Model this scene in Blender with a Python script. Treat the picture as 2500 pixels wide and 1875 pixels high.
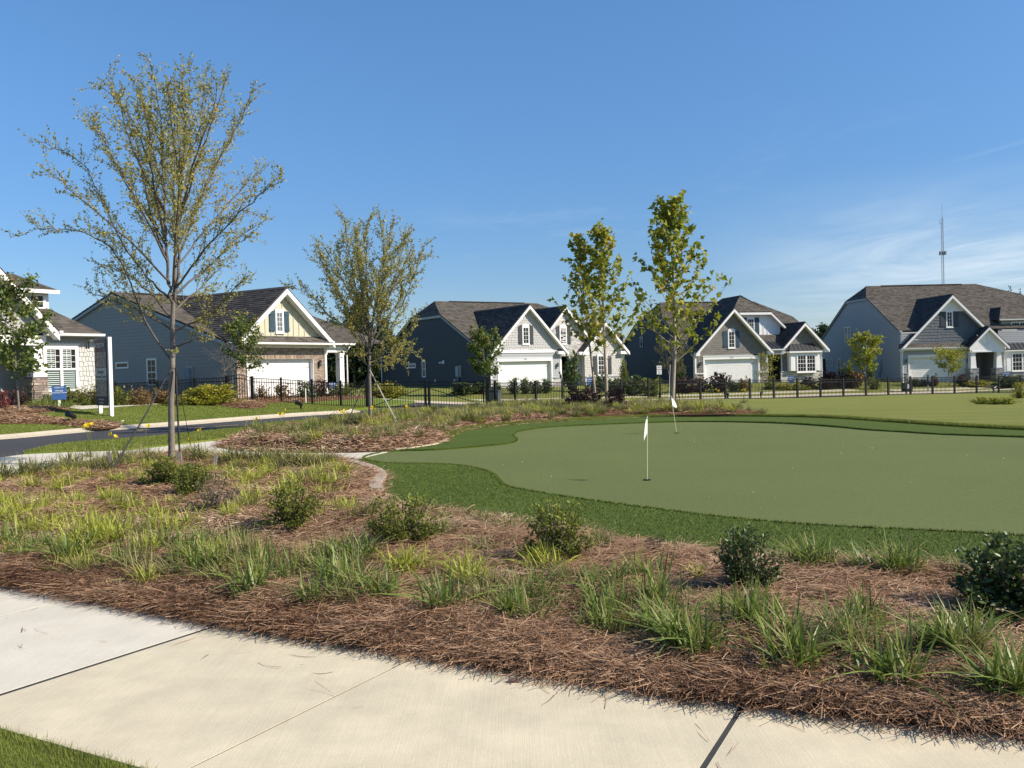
import bpy, bmesh, math, random
import numpy as np
from mathutils import Vector, Matrix, geometry

for o in list(bpy.data.objects): bpy.data.objects.remove(o)
SC = bpy.context.scene
COL = SC.collection
R = math.radians

# ------------------------------------------------------------------ camera
EYE, FPX, ROLL, HOR = 1.6, 2250.0, 0.025, 35.0
PITCH = math.atan(HOR/FPX)
cd = bpy.data.cameras.new("camera"); cam = bpy.data.objects.new("camera", cd); COL.objects.link(cam)
cd.sensor_fit = 'HORIZONTAL'; cd.sensor_width = 36.0; cd.lens = 36.0*FPX/2500.0
cd.clip_start = 0.1; cd.clip_end = 3000
cam.matrix_world = Matrix.Translation((0, 0, EYE)) @ Matrix.Rotation(R(90)-PITCH, 4, 'X') @ Matrix.Rotation(-ROLL, 4, 'Z')
SC.camera = cam

# ------------------------------------------------------------------ light
SUN_EL, SUN_AZ = R(36.5), R(-15)           # sun from camera right, a touch behind the camera
sdir = Vector((math.cos(SUN_EL)*math.cos(SUN_AZ), math.cos(SUN_EL)*math.sin(SUN_AZ), math.sin(SUN_EL)))
sl = bpy.data.lights.new("sun", 'SUN'); sl.energy = 5.0; sl.angle = R(0.53); sl.color = (1.0, 0.90, 0.76)
so = bpy.data.objects.new("sun", sl); COL.objects.link(so); so.location = (40, -10, 40)
so.rotation_euler = sdir.to_track_quat('Z', 'Y').to_euler()

W = bpy.data.worlds.new("World"); SC.world = W; W.use_nodes = True
nt = W.node_tree; nt.nodes.clear()
def nd(t, typ, **k):
    n = t.nodes.new(typ)
    for a, b in k.items(): setattr(n, a, b)
    return n
sky = nd(nt, 'ShaderNodeTexSky'); sky.sky_type = 'NISHITA'; sky.sun_disc = False
sky.sun_elevation = SUN_EL; sky.sun_rotation = math.atan2(sdir.x, sdir.y)
sky.altitude = 200; sky.air_density = 1.0; sky.dust_density = 0.35; sky.ozone_density = 3.0
hsv = nd(nt, 'ShaderNodeHueSaturation'); hsv.inputs['Saturation'].default_value = 1.18
bg = nd(nt, 'ShaderNodeBackground'); bg.inputs['Strength'].default_value = 0.125
out = nd(nt, 'ShaderNodeOutputWorld')
# thin cirrus: noise on the plane of the cloud deck (direction divided by its height)
tc = nd(nt, 'ShaderNodeTexCoord'); sep = nd(nt, 'ShaderNodeSeparateXYZ')
nt.links.new(tc.outputs['Generated'], sep.inputs[0])
mz = nd(nt, 'ShaderNodeMath', operation='MAXIMUM'); mz.inputs[1].default_value = 0.02
nt.links.new(sep.outputs['Z'], mz.inputs[0])
dx = nd(nt, 'ShaderNodeMath', operation='DIVIDE'); dy = nd(nt, 'ShaderNodeMath', operation='DIVIDE')
nt.links.new(sep.outputs['X'], dx.inputs[0]); nt.links.new(mz.outputs[0], dx.inputs[1])
nt.links.new(sep.outputs['Y'], dy.inputs[0]); nt.links.new(mz.outputs[0], dy.inputs[1])
cmb = nd(nt, 'ShaderNodeCombineXYZ'); nt.links.new(dx.outputs[0], cmb.inputs[0]); nt.links.new(dy.outputs[0], cmb.inputs[1])
def cnoise(scale, rot, loc, detail, rough, dist):
    mp = nd(nt, 'ShaderNodeMapping'); mp.inputs['Scale'].default_value = scale; mp.inputs['Rotation'].default_value = (0, 0, rot)
    mp.inputs['Location'].default_value = loc
    nt.links.new(cmb.outputs[0], mp.inputs[0])
    n = nd(nt, 'ShaderNodeTexNoise'); n.inputs['Scale'].default_value = 1; n.inputs['Detail'].default_value = detail
    n.inputs['Roughness'].default_value = rough; n.inputs['Distortion'].default_value = dist
    nt.links.new(mp.outputs[0], n.inputs[0]); return n.outputs[0]
def maprange(v, a, b, c, d):
    m = nd(nt, 'ShaderNodeMapRange'); m.interpolation_type = 'SMOOTHSTEP'
    for i, q in enumerate((a, b, c, d)): m.inputs[i+1].default_value = q
    nt.links.new(v, m.inputs[0]); return m.outputs[0]
def mul(a, b, op='MULTIPLY'):
    m = nd(nt, 'ShaderNodeMath', operation=op)
    for i, q in enumerate((a, b)):
        if isinstance(q, (int, float)): m.inputs[i].default_value = q
        else: nt.links.new(q, m.inputs[i])
    return m.outputs[0]
n_big = cnoise((0.16, 0.09, 1), R(12), (3.1, 1.7, 0), 3, 0.5, 0.4)
n_wisp = cnoise((0.55, 0.30, 1), R(20), (0.3, 5.2, 0), 9, 0.66, 0.9)
# one cirrus bank, low to the right, thinning to the left and overhead
bank = mul(maprange(sep.outputs['X'], 0.16, 0.44, 0, 1), maprange(sep.outputs['Z'], 0.08, 0.20, 1, 0))
sheet_c = mul(mul(bank, maprange(n_wisp, 0.30, 0.70, 0.25, 1.0)), 0.8)
loose = mul(mul(maprange(n_big, 0.52, 0.68, 0, 1), maprange(n_wisp, 0.52, 0.74, 0, 1)), 0.25)
fade = maprange(sep.outputs['Z'], -0.01, 0.10, 0.35, 1)
cov = mul(mul(sheet_c, loose, 'MAXIMUM'), fade)
mx = nd(nt, 'ShaderNodeMix'); mx.data_type = 'RGBA'
lowk = maprange(sep.outputs['Z'], 0.0, 0.42, 0, 1)      # clear dry air: a less milky, bluer horizon all round
kc = nd(nt, 'ShaderNodeMix'); kc.data_type = 'RGBA'; kc.inputs['A'].default_value = (.53, .57, .68, 1); kc.inputs['B'].default_value = (.93, .94, .96, 1); nt.links.new(lowk, kc.inputs['Factor'])
vm = nd(nt, 'ShaderNodeVectorMath', operation='MULTIPLY'); nt.links.new(sky.outputs[0], vm.inputs[0]); nt.links.new(kc.outputs['Result'], vm.inputs[1])
nt.links.new(cov, mx.inputs['Factor']); nt.links.new(vm.outputs[0], hsv.inputs['Color'])
nt.links.new(hsv.outputs[0], mx.inputs['A']); mx.inputs['B'].default_value = (4.3, 5.0, 5.6, 1)
nt.links.new(mx.outputs['Result'], bg.inputs['Color']); nt.links.new(bg.outputs[0], out.inputs['Surface'])

SC.view_settings.view_transform = 'Standard'; SC.view_settings.look = 'None'
SC.view_settings.exposure = 0.5; SC.view_settings.gamma = 1.0; SC.view_settings.use_curve_mapping = False
SC.render.engine = 'CYCLES'

# ------------------------------------------------------------------ picture ray -> place in the world
def ray(px, py):
    dx, dy = px-1250.0, py-937.5
    c, s = math.cos(ROLL), math.sin(ROLL)
    x = dx*c-dy*s; y = dy*c+dx*s
    cy = -y/FPX
    return np.array([x/FPX, math.cos(PITCH)+cy*math.sin(PITCH), -math.sin(PITCH)+cy*math.cos(PITCH)])
def at(px, py, Y):
    r = ray(px, py); return np.array([0, 0, EYE])+r*(Y/r[1])
def flat(px, py, z=0.0):
    r = ray(px, py); return np.array([0, 0, EYE])+r*((z-EYE)/r[2])

# ------------------------------------------------------------------ terrain
CP = [(x, y, 0) for x in (-12, -6, 0, 6, 12) for y in (-6, 2, 8, 14, 20, 26)]
CP += [(-20, 8, 0), (-24, 18, 0), (-16, 27.6, 0), (-14.2, 30, 0), (-11, 32.5, 0), (-7.8, 36.5, -.05), (-10.5, 29.5, 0), (-4, 34, -.03),
       (-14.4, 33, .2), (-17, 33, .40), (-22, 32, .5), (-12, 37, .12), (-12.5, 41, .3), (-18.5, 41, .5), (-26, 38, .55),
       (-14.2, 47.5, .3), (-10.5, 52.5, .25), (-24, 54, .4), (-12.8, 46.5, .3), (-11.2, 45.8, .18), (-9.6, 45.3, .05), (-8.6, 45, -.06),
       (-6.9, 44, -.1), (-4.1, 43, -.18), (-1.3, 43, -.22), (-1, 51, -.38), (1.5, 48, -.34), (6, 42, -.18), (11, 54.5, -.5), (27, 62.5, -.83),
       (34, 64.5, -.95), (46, 68, -1.05), (14, 38, -.25), (24, 46, -.55), (24, 28, -.1), (36, 50, -.75), (-1.7, 73, .1), (10, 82, 0), (-12, 90, .2),
       (15.9, 80, -.15), (28, 83, -.2), (34.7, 82, -.5), (48, 83, -.5), (18, 66, -.84), (9, 61, -.70), (4, 56.5, -.56), (28, 70.5, -.98), (38, 73, -1.12), (-8, 62, -.2),
       (-60, 60, .4), (-40, 120, .3), (0, 130, .1), (50, 130, -.3), (100, 120, -.5), (80, 60, -.9), (-40, 10, 0), (50, 10, -.2), (0, -20, 0)]
CP = np.array(CP, float)
def _tps(r2): return np.where(r2 > 0, 0.5*r2*np.log(np.maximum(r2, 1e-12)), 0)
_n = len(CP)
_A = np.zeros((_n+3, _n+3)); _d = ((CP[:, None, :2]-CP[None, :, :2])**2).sum(-1)
_A[:_n, :_n] = _tps(_d)+np.eye(_n)*8.0
_A[:_n, _n] = 1; _A[:_n, _n+1:] = CP[:, :2]; _A[_n, :_n] = 1; _A[_n+1:, :_n] = CP[:, :2].T
_w = np.linalg.solve(_A, np.concatenate([CP[:, 2], [0, 0, 0]]))
def TV(x, y):
    x = np.asarray(x, float); y = np.asarray(y, float); sh = x.shape
    xx = np.clip(x.ravel(), -90, 110); yy = np.clip(y.ravel(), -25, 150)
    r = np.zeros(xx.size)
    for i in range(0, xx.size, 20000):
        a, b = xx[i:i+20000], yy[i:i+20000]
        r[i:i+20000] = _tps((a[:, None]-CP[:, 0])**2+(b[:, None]-CP[:, 1])**2) @ _w[:_n]+_w[_n]+a*_w[_n+1]+b*_w[_n+2]
    # the green and the sidewalk are level
    k = np.clip((24-yy)/8, 0, 1)*np.clip((16-np.abs(xx))/6, 0, 1)
    return (r*(1-k)).reshape(sh)
def T(x, y): return float(TV(np.array([x]), np.array([y]))[0])
def G(px, py, off=0.0):
    """where the picture ray meets the terrain"""
    r = ray(px, py); ts = np.concatenate([np.linspace(1.5, 30, 300), np.linspace(30.2, 160, 700)])/r[1]
    P = np.array([0, 0, EYE])[None]+r[None]*ts[:, None]
    h = P[:, 2]-TV(P[:, 0], P[:, 1])-off
    i = np.argmax(h < 0) if (h < 0).any() else len(ts)-1
    i = max(i, 1)
    f = h[i-1]/max(h[i-1]-h[i], 1e-9)
    p = P[i-1]+(P[i]-P[i-1])*min(max(f, 0), 1)
    return p
def GL(pts, off=0.0): return [tuple(G(a, b, off)[:2]) for a, b in pts]

# ------------------------------------------------------------------ materials
MATS = {}
def mat(name, col, rough=0.7, var=0.12, scale=8.0, bump=0.0, bscale=None, spec=0.3, metal=0.0, stretch=(1, 1, 1), col2=None, tone=None, detail=6, transl=0.0, coord='Object', big=0.0, bigscale=0.5):
    if name in MATS: return MATS[name]
    m = bpy.data.materials.new(name); m.use_nodes = True; t = m.node_tree; t.nodes.clear()
    o = nd(t, 'ShaderNodeOutputMaterial'); b = nd(t, 'ShaderNodeBsdfPrincipled')
    b.inputs['Roughness'].default_value = rough; b.inputs['Specular IOR Level'].default_value = spec; b.inputs['Metallic'].default_value = metal
    tcn = nd(t, 'ShaderNodeTexCoord'); mp = nd(t, 'ShaderNodeMapping'); mp.inputs['Scale'].default_value = stretch
    t.links.new(tcn.outputs[coord], mp.inputs[0])
    n = nd(t, 'ShaderNodeTexNoise'); n.inputs['Scale'].default_value = scale; n.inputs['Detail'].default_value = detail; n.inputs['Roughness'].default_value = 0.6
    t.links.new(mp.outputs[0], n.inputs[0])
    c = np.array(col); c2 = np.array(col2) if col2 is not None else None
    rmp = nd(t, 'ShaderNodeValToRGB')
    if c2 is None: lo, hi = c*(1-var), c*(1+var)
    else: lo, hi = c, c2
    rmp.color_ramp.elements[0].position = 0.32; rmp.color_ramp.elements[1].position = 0.68
    rmp.color_ramp.elements[0].color = (*lo, 1); rmp.color_ramp.elements[1].color = (*hi, 1)
    t.links.new(n.outputs[0], rmp.inputs[0]); colout = rmp.outputs[0]
    if tone:                                         # per-piece tone carried by the mesh
        at_ = nd(t, 'ShaderNodeAttribute'); at_.attribute_name = 'tone'
        r2 = nd(t, 'ShaderNodeValToRGB'); r2.color_ramp.interpolation = 'LINEAR'
        els = r2.color_ramp.elements
        for i, cc in enumerate(tone):
            e = els[i] if i < 2 else els.new(1.0)
            e.position = i/(len(tone)-1); e.color = (*cc, 1)
        for i in range(len(tone)): els[i].position = i/(len(tone)-1); els[i].color = (*tone[i], 1)
        t.links.new(at_.outputs['Fac'], r2.inputs[0])
        mm = nd(t, 'ShaderNodeMix'); mm.data_type = 'RGBA'; mm.blend_type = 'MULTIPLY'; mm.inputs['Factor'].default_value = 1
        t.links.new(r2.outputs[0], mm.inputs['A']); t.links.new(rmp.outputs[0], mm.inputs['B']); colout = mm.outputs['Result']
    if big:
        nb = nd(t, 'ShaderNodeTexNoise'); nb.inputs['Scale'].default_value = bigscale; nb.inputs['Detail'].default_value = 4
        t.links.new(tcn.outputs[coord], nb.inputs[0])
        mr = nd(t, 'ShaderNodeMapRange'); mr.inputs[1].default_value = 0.3; mr.inputs[2].default_value = 0.7
        mr.inputs[3].default_value = 1-big; mr.inputs[4].default_value = 1+big; t.links.new(nb.outputs[0], mr.inputs[0])
        mm = nd(t, 'ShaderNodeMix'); mm.data_type = 'RGBA'; mm.blend_type = 'MULTIPLY'; mm.inputs['Factor'].default_value = 1
        t.links.new(colout, mm.inputs['A']); t.links.new(mr.outputs[0], mm.inputs['B']); colout = mm.outputs['Result']
    t.links.new(colout, b.inputs['Base Color'])
    if bump:
        bn = nd(t, 'ShaderNodeTexNoise'); bn.inputs['Scale'].default_value = bscale or scale*4; bn.inputs['Detail'].default_value = 4
        t.links.new(mp.outputs[0], bn.inputs[0])
        bp = nd(t, 'ShaderNodeBump'); bp.inputs['Strength'].default_value = min(1, bump); bp.inputs['Distance'].default_value = 0.02
        t.links.new(bn.outputs[0], bp.inputs['Height']); t.links.new(bp.outputs[0], b.inputs['Normal'])
    sh = b.outputs[0]
    if transl:
        tr = nd(t, 'ShaderNodeBsdfTranslucent'); t.links.new(colout, tr.inputs['Color'])
        ms = nd(t, 'ShaderNodeMixShader'); ms.inputs[0].default_value = transl
        t.links.new(sh, ms.inputs[1]); t.links.new(tr.outputs[0], ms.inputs[2]); sh = ms.outputs[0]
    t.links.new(sh, o.inputs[0]); MATS[name] = m
    return m

white = mat('white_paint', (.78, .77, .75), .45, .03, 3)
whiteshake = mat('white_shake_paint', (.50, .485, .45), .6, .06, 9, .1)
lightgrey_shake = mat('pale_grey_shake_paint', (.45, .445, .43), .6, .06, 9, .1)
taupe_shake = mat('taupe_shake_paint', (.205, .19, .165), .65, .08, 9, .1, tone=[(.85, .85, .85), (1.1, 1.1, 1.1)])
slate_shake = mat('slate_shake_paint', (.115, .13, .145), .65, .08, 9, .1)
blue_board = mat('blue_grey_board_paint', (.27, .262, .258), .55, .05, 5)
navy_board = mat('dark_navy_board_paint', (.021, .024, .027), .55, .05, 5)
teal_board = mat('charcoal_teal_board_paint', (.030, .033, .034), .55, .05, 5)
pale_board = mat('pale_blue_board_paint', (.36, .348, .342), .55, .04, 5)
greyboard = mat('grey_board_paint', (.34, .35, .36), .55, .04, 5)
cream = mat('cream_board_paint', (.50, .475, .35), .6, .04, 4)
shutterblue = mat('slate_blue_shutter_paint', (.038, .075, .105), .5, .08, 6)
shuttergrey = mat('charcoal_shutter_paint', (.055, .06, .065), .5, .08, 6)
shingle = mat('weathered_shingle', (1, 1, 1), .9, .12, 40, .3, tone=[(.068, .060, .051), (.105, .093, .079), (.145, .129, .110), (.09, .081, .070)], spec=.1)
shingle_d = mat('dark_shingle', (1, 1, 1), .9, .12, 40, .3, tone=[(.048, .044, .042), (.07, .064, .06), (.10, .09, .083), (.062, .057, .054)], spec=.1)  # darker copy of the shingle; puts shade into the colour of left slopes
slabm = mat('roof_deck', (.06, .055, .05), .9)
brickm = mat('brown_brick', (1, 1, 1), .85, .15, 30, .2, tone=[(.23, .165, .12), (.33, .25, .185), (.40, .32, .245), (.18, .135, .105), (.30, .22, .16)])
mortar = mat('mortar', (.38, .35, .31), .9)
stonem = mat('ledge_stone', (1, 1, 1), .85, .18, 14, .35, tone=[(.24, .18, .15), (.36, .30, .25), (.14, .115, .105), (.30, .23, .185), (.44, .38, .32)])
stone_w = mat('pale_ledge_stone', (1, 1, 1), .85, .18, 14, .35, tone=[(.50, .48, .45), (.62, .60, .56), (.34, .32, .31), (.44, .42, .40), (.66, .64, .61)])
stone_d = mat('grey_ledge_stone', (1, 1, 1), .85, .18, 14, .35, tone=[(.20, .20, .21), (.34, .34, .34), (.12, .125, .135), (.26, .27, .28), (.42, .42, .42)])
metalroof = mat('dark_standing_seam', (.035, .036, .04), .4, .08, 3, spec=.5)
glass = mat('window_glass', (.012, .015, .018), .10, .1, 2, spec=.22)
glass_l = mat('pale_window_glass', (.10, .13, .14), .08, .1, 2, spec=.6)
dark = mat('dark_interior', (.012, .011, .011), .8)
black_metal = mat('black_fence_metal', (.010, .010, .011), .4, .1, 5, spec=.4)
greymetal = mat('grey_utility_metal', (.34, .36, .37), .5, .06, 5)
asphalt = mat('asphalt', (.052, .052, .055), .9, .22, 60, .4, 120, big=.12, bigscale=.4, stretch=(1, 1, 1))
concrete_w = mat('new_white_concrete', (.60, .555, .45), .85, .05, 3, .10, 220, big=.05, bigscale=1.2)
concrete_t = mat('tan_concrete', (.585, .515, .365), .88, .06, 4, .12, 220, big=.08, bigscale=1.0)
concrete_c = mat('curb_concrete', (.50, .43, .32), .88, .08, 5, .2, 60)
jointm = mat('joint_filler', (.045, .045, .045), .9)
paint_y = mat('yellow_line_paint', (.62, .45, .11), .7, .15, 12)
# ------------------------------------------------------------------ object helpers
def link(o, parent=None):
    COL.objects.link(o)
    if parent is not None: o.parent = parent
    return o
def thing(name, label, cat, loc=(0, 0, 0), rz=0.0, group=None):
    o = bpy.data.objects.new(name, None); o.empty_display_size = 0.2
    o.location = loc; o.rotation_euler = (0, 0, rz)
    COL.objects.link(o); return tag(o, label, cat, group)
def tag(o, label=None, cat=None, group=None, kind=None):
    if label: o['label'] = label
    if cat: o['category'] = cat
    if group: o['group'] = group
    if kind: o['kind'] = kind
    return o
def copy_tree(o, parent=None):
    c = o.copy(); COL.objects.link(c)
    if parent is not None: c.parent = parent
    for ch in list(o.children): copy_tree(ch, c)
    return c
def place(o, loc, rz=0.0, s=1.0):
    o.location = loc; o.rotation_euler = (0, 0, rz); o.scale = (s, s, s) if isinstance(s, (int, float)) else s
    return o

def fast_mesh(name, V, F, m, tone=None, smooth=False):
    """V (n,3) array, F (k,3|4) array of one face size"""
    me = bpy.data.meshes.new(name); V = np.asarray(V, np.float32); F = np.asarray(F, np.int32)
    k = F.shape[1]
    me.vertices.add(len(V)); me.vertices.foreach_set('co', V.ravel())
    me.loops.add(F.size); me.loops.foreach_set('vertex_index', F.ravel())
    me.polygons.add(len(F)); me.polygons.foreach_set('loop_start', np.arange(len(F), dtype=np.int32)*k)
    me.update(calc_edges=True)
    if tone is not None:
        a = me.attributes.new('tone', 'FLOAT', 'FACE'); a.data.foreach_set('value', np.asarray(tone, np.float32))
    if smooth: me.polygons.foreach_set('use_smooth', np.ones(len(F), bool))
    me.materials.append(m); me.update()
    return me
class MB:
    def __init__(s): s.v = []; s.f = []; s.t = []
    def add(s, vs, fs, tone=0.5):
        b = len(s.v); s.v += [tuple(map(float, q)) for q in vs]
        for f in fs: s.f.append([b+i for i in f]); s.t.append(tone)
        return s
    def obox(s, o, a, b, c, tone=0.5):
        o, a, b, c = [np.array(q, float) for q in (o, a, b, c)]
        if np.dot(np.cross(a, b), c) < 0: a, b = b, a
        vs = [o, o+a, o+a+b, o+b, o+c, o+a+c, o+a+b+c, o+b+c]
        return s.add(vs, [(0, 3, 2, 1), (4, 5, 6, 7), (0, 1, 5, 4), (1, 2, 6, 5), (2, 3, 7, 6), (3, 0, 4, 7)], tone)
    def box(s, x0, x1, y0, y1, z0, z1, tone=0.5):
        return s.obox((x0, y0, z0), (x1-x0, 0, 0), (0, y1-y0, 0), (0, 0, z1-z0), tone)
    def prism(s, poly, ext, tone=0.5):
        p = [np.array(q, float) for q in poly]; e = np.array(ext, float); n = len(p)
        nn = sum((np.cross(p[i]-p[0], p[i+1]-p[0]) for i in range(1, n-1)), np.zeros(3))
        if np.dot(nn, e) > 0: p = p[::-1]
        vs = p+[q+e for q in p]
        return s.add(vs, [tuple(range(n)), tuple(range(2*n-1, n-1, -1))]+[(i+n, (i+1) % n+n, (i+1) % n, i) for i in range(n)], tone)
    def tube(s, pts, radii, n=6, tone=0.5, cap=True):
        pts = [np.array(p, float) for p in pts]; k = len(pts)
        if isinstance(radii, (int, float)): radii = [radii]*k
        up = np.array([0.31, 0.22, 0.93]); rings = []
        for i in range(k):
            d = pts[min(i+1, k-1)]-pts[max(i-1, 0)]; d = d/(np.linalg.norm(d)+1e-9)
            a = np.cross(d, up)
            if np.linalg.norm(a) < 0.05: a = np.cross(d, np.array([1., 0, 0]))
            a /= np.linalg.norm(a); b = np.cross(d, a)
            rings.append([pts[i]+radii[i]*(math.cos(2*math.pi*j/n)*a+math.sin(2*math.pi*j/n)*b) for j in range(n)])
        vs = [q for r in rings for q in r]; fs = []
        for i in range(k-1):
            for j in range(n): fs.append((i*n+(j+1) % n, i*n+j, (i+1)*n+j, (i+1)*n+(j+1) % n))
        if cap: fs += [tuple(range(n)), tuple((k-1)*n+n-1-j for j in range(n))]
        return s.add(vs, fs, tone)
    def build(s, name, m, parent=None, kind=None, label=None, smooth=False):
        me = bpy.data.meshes.new(name); me.from_pydata(s.v, [], s.f)
        a = me.attributes.new('tone', 'FLOAT', 'FACE'); a.data.foreach_set('value', np.array(s.t, np.float32))
        me.materials.append(m)
        if smooth: me.polygons.foreach_set('use_smooth', np.ones(len(me.polygons), bool))
        me.update(); o = link(bpy.data.objects.new(name, me), parent)
        if kind: o['kind'] = kind
        if label: o['label'] = label
        return o
def mesh_obj(name, me, parent=None, loc=None, kind=None):
    o = bpy.data.objects.new(name, me)
    if loc is not None: o.location = loc
    link(o, parent)
    if kind: o['kind'] = kind
    return o

# ------------------------------------------------------------------ sheets (ground cover of any outline)
def pip(P, poly):
    x, y = P[:, 0], P[:, 1]; c = np.zeros(len(P), bool); n = len(poly)
    for i in range(n):
        x1, y1 = poly[i]; x2, y2 = poly[(i+1) % n]
        k = ((y1 > y) != (y2 > y)) & (x < (x2-x1)*(y-y1)/((y2-y1) if y2 != y1 else 1e-12)+x1)
        c ^= k
    return c
def smooth_line(pts, n=6, closed=False):
    p = [np.array(q, float) for q in pts]; out_ = []; k = len(p)
    rng = range(k) if closed else range(k-1)
    for i in rng:
        p0 = p[(i-1) % k] if (closed or i > 0) else p[0]; p1 = p[i]; p2 = p[(i+1) % k]; p3 = p[(i+2) % k] if (closed or i+2 < k) else p[-1]
        for j in range(n):
            t = j/n; out_.append(tuple(0.5*((2*p1)+(-p0+p2)*t+(2*p0-5*p1+4*p2-p3)*t*t+(-p0+3*p1-3*p2+p3)*t**3)))
    if not closed: out_.append(tuple(p[-1]))
    return out_
def edge_dist(P, poly):
    d = np.full(len(P), 1e9); n = len(poly)
    A = np.array(poly, float); B = np.roll(A, -1, 0)
    for a, b in zip(A, B):
        ab = b-a; t = np.clip(((P-a)@ab)/(ab@ab+1e-12), 0, 1); q = a+t[:, None]*ab
        d = np.minimum(d, np.hypot(*(P-q).T))
    return d
def densify(poly, step):
    o = []; n = len(poly)
    for i in range(n):
        a, b = np.array(poly[i], float), np.array(poly[(i+1) % n], float)
        k = max(1, int(np.linalg.norm(b-a)/step))
        for j in range(k): o.append(tuple(a+(b-a)*j/k))
    return o
def sheet(name, poly, z, m, step=0.5, holes=(), skirt=0.0, parent=None, kind='structure', smooth=True):
    """z: function (x array, y array, P) -> heights"""
    polys = [densify(poly, step)]+[densify(h, step) for h in holes]
    vs, es = [], []
    for q in polys:
        b = len(vs); vs += q; es += [(b+i, b+(i+1) % len(q)) for i in range(len(q))]
    A = np.array(polys[0]); lo, hi = A.min(0), A.max(0)
    gx, gy = np.meshgrid(np.arange(lo[0], hi[0], step), np.arange(lo[1], hi[1], step*0.9))
    g = np.column_stack([(gx+(np.arange(gx.shape[0]) % 2)[:, None]*step*.5).ravel(), gy.ravel()])
    if len(g):
        k = pip(g, polys[0])
        for h in polys[1:]: k &= ~pip(g, h)
        g = g[k]
        if len(g):
            d = np.full(len(g), 1e9)
            for q in polys: d = np.minimum(d, edge_dist(g, q))
            g = g[d > step*0.4]
    vin = [Vector(v) for v in vs]+[Vector(v) for v in g]
    r = geometry.delaunay_2d_cdt(vin, es, [], 0, 1e-5)
    V = np.array([tuple(v) for v in r[0]]); Ft = np.array([f for f in r[2] if len(f) == 3])
    c = V[Ft].mean(1); k = pip(c, polys[0])
    for h in polys[1:]: k &= ~pip(c, h)
    Ft = Ft[k]
    a, b, cc = V[Ft[:, 0]], V[Ft[:, 1]], V[Ft[:, 2]]
    cr = (b[:, 0]-a[:, 0])*(cc[:, 1]-a[:, 1])-(b[:, 1]-a[:, 1])*(cc[:, 0]-a[:, 0])
    Ft[cr < 0] = Ft[cr < 0][:, ::-1]
    Z = z(V[:, 0], V[:, 1]); V3 = np.column_stack([V, Z]); F = [list(f) for f in Ft]
    if skirt:
        cnt = {}
        for f in Ft:
            for i in range(3):
                e = (f[i], f[(i+1) % 3]); cnt[e] = 1
        V3 = list(map(tuple, V3))
        low = {}
        for (i, j) in list(cnt):
            if (j, i) in cnt: continue
            for q in (i, j):
                if q not in low: low[q] = len(V3); V3.append((V3[q][0], V3[q][1], V3[q][2]-skirt))
            F.append([j, i, low[i], low[j]])
    me = bpy.data.meshes.new(name); me.from_pydata([tuple(map(float, v)) for v in V3], [], [[int(i) for i in f] for f in F]); me.materials.append(m)
    if smooth and not skirt: me.polygons.foreach_set('use_smooth', np.ones(len(me.polygons), bool))
    me.update(); o = link(bpy.data.objects.new(name, me), parent)
    if kind: o['kind'] = kind
    return o
def offs(o): return lambda x, y: TV(x, y)+o

# ------------------------------------------------------------------ building walls and roofs
class Fr:
    """a wall plane: o + s*S + n*N + z up, in the building's own axes"""
    def __init__(s, o, S, N): s.o = np.array(o, float); s.S = np.array(S, float); s.N = np.array(N, float)
    def p(s, a, z, n=0.0): return s.o+s.S*a+s.N*n+np.array([0, 0, z])
def fbox(mb, fr, s0, s1, z0, z1, n0, n1, tone=0.5):
    return mb.obox(fr.p(s0, z0, n0), fr.S*(s1-s0), np.array([0, 0, z1-z0]), fr.N*(n1-n0), tone)
def clip2(poly, a, b, c):
    """keep a*x+b*y<=c"""
    o = []; n = len(poly)
    for i in range(n):
        p, q = poly[i], poly[(i+1) % n]; dp = a*p[0]+b*p[1]-c; dq = a*q[0]+b*q[1]-c
        if dp <= 1e-9: o.append(p)
        if (dp < -1e-9 and dq > 1e-9) or (dp > 1e-9 and dq < -1e-9):
            t = dp/(dp-dq); o.append((p[0]+(q[0]-p[0])*t, p[1]+(q[1]-p[1])*t))
    return o
def clipc(poly, cp):
    n = len(cp); A = sum(cp[i][0]*cp[(i+1) % n][1]-cp[(i+1) % n][0]*cp[i][1] for i in range(n))
    if A < 0: cp = cp[::-1]
    for i in range(n):
        p, q = cp[i], cp[(i+1) % n]; a, b = q[1]-p[1], -(q[0]-p[0])
        poly = clip2(poly, a, b, a*p[0]+b*p[1])
        if len(poly) < 3: return []
    return poly
def area2(p): return abs(sum(p[i][0]*p[(i+1) % len(p)][1]-p[(i+1) % len(p)][0]*p[i][1] for i in range(len(p))))/2
def face_poly(mb, fr, poly, nf, tone=0.5):
    """polygon on the wall facing outward; nf(z) gives how far it stands out"""
    vs = [fr.p(a, z, nf(z)) for a, z in poly]
    nn = sum((np.cross(vs[i]-vs[0], vs[i+1]-vs[0]) for i in range(1, len(vs)-1)), np.zeros(3))
    f = tuple(range(len(vs)))
    mb.add(vs, [f if np.dot(nn, fr.N) > 0 else f[::-1]], tone)
def backing(root, fr, polys, m, th=0.12, name='wall'):
    mb = MB()
    for p in polys: mb.prism([fr.p(a, z, -th) for a, z in p], fr.N*th)
    return mb.build(name, m, root)
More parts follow.
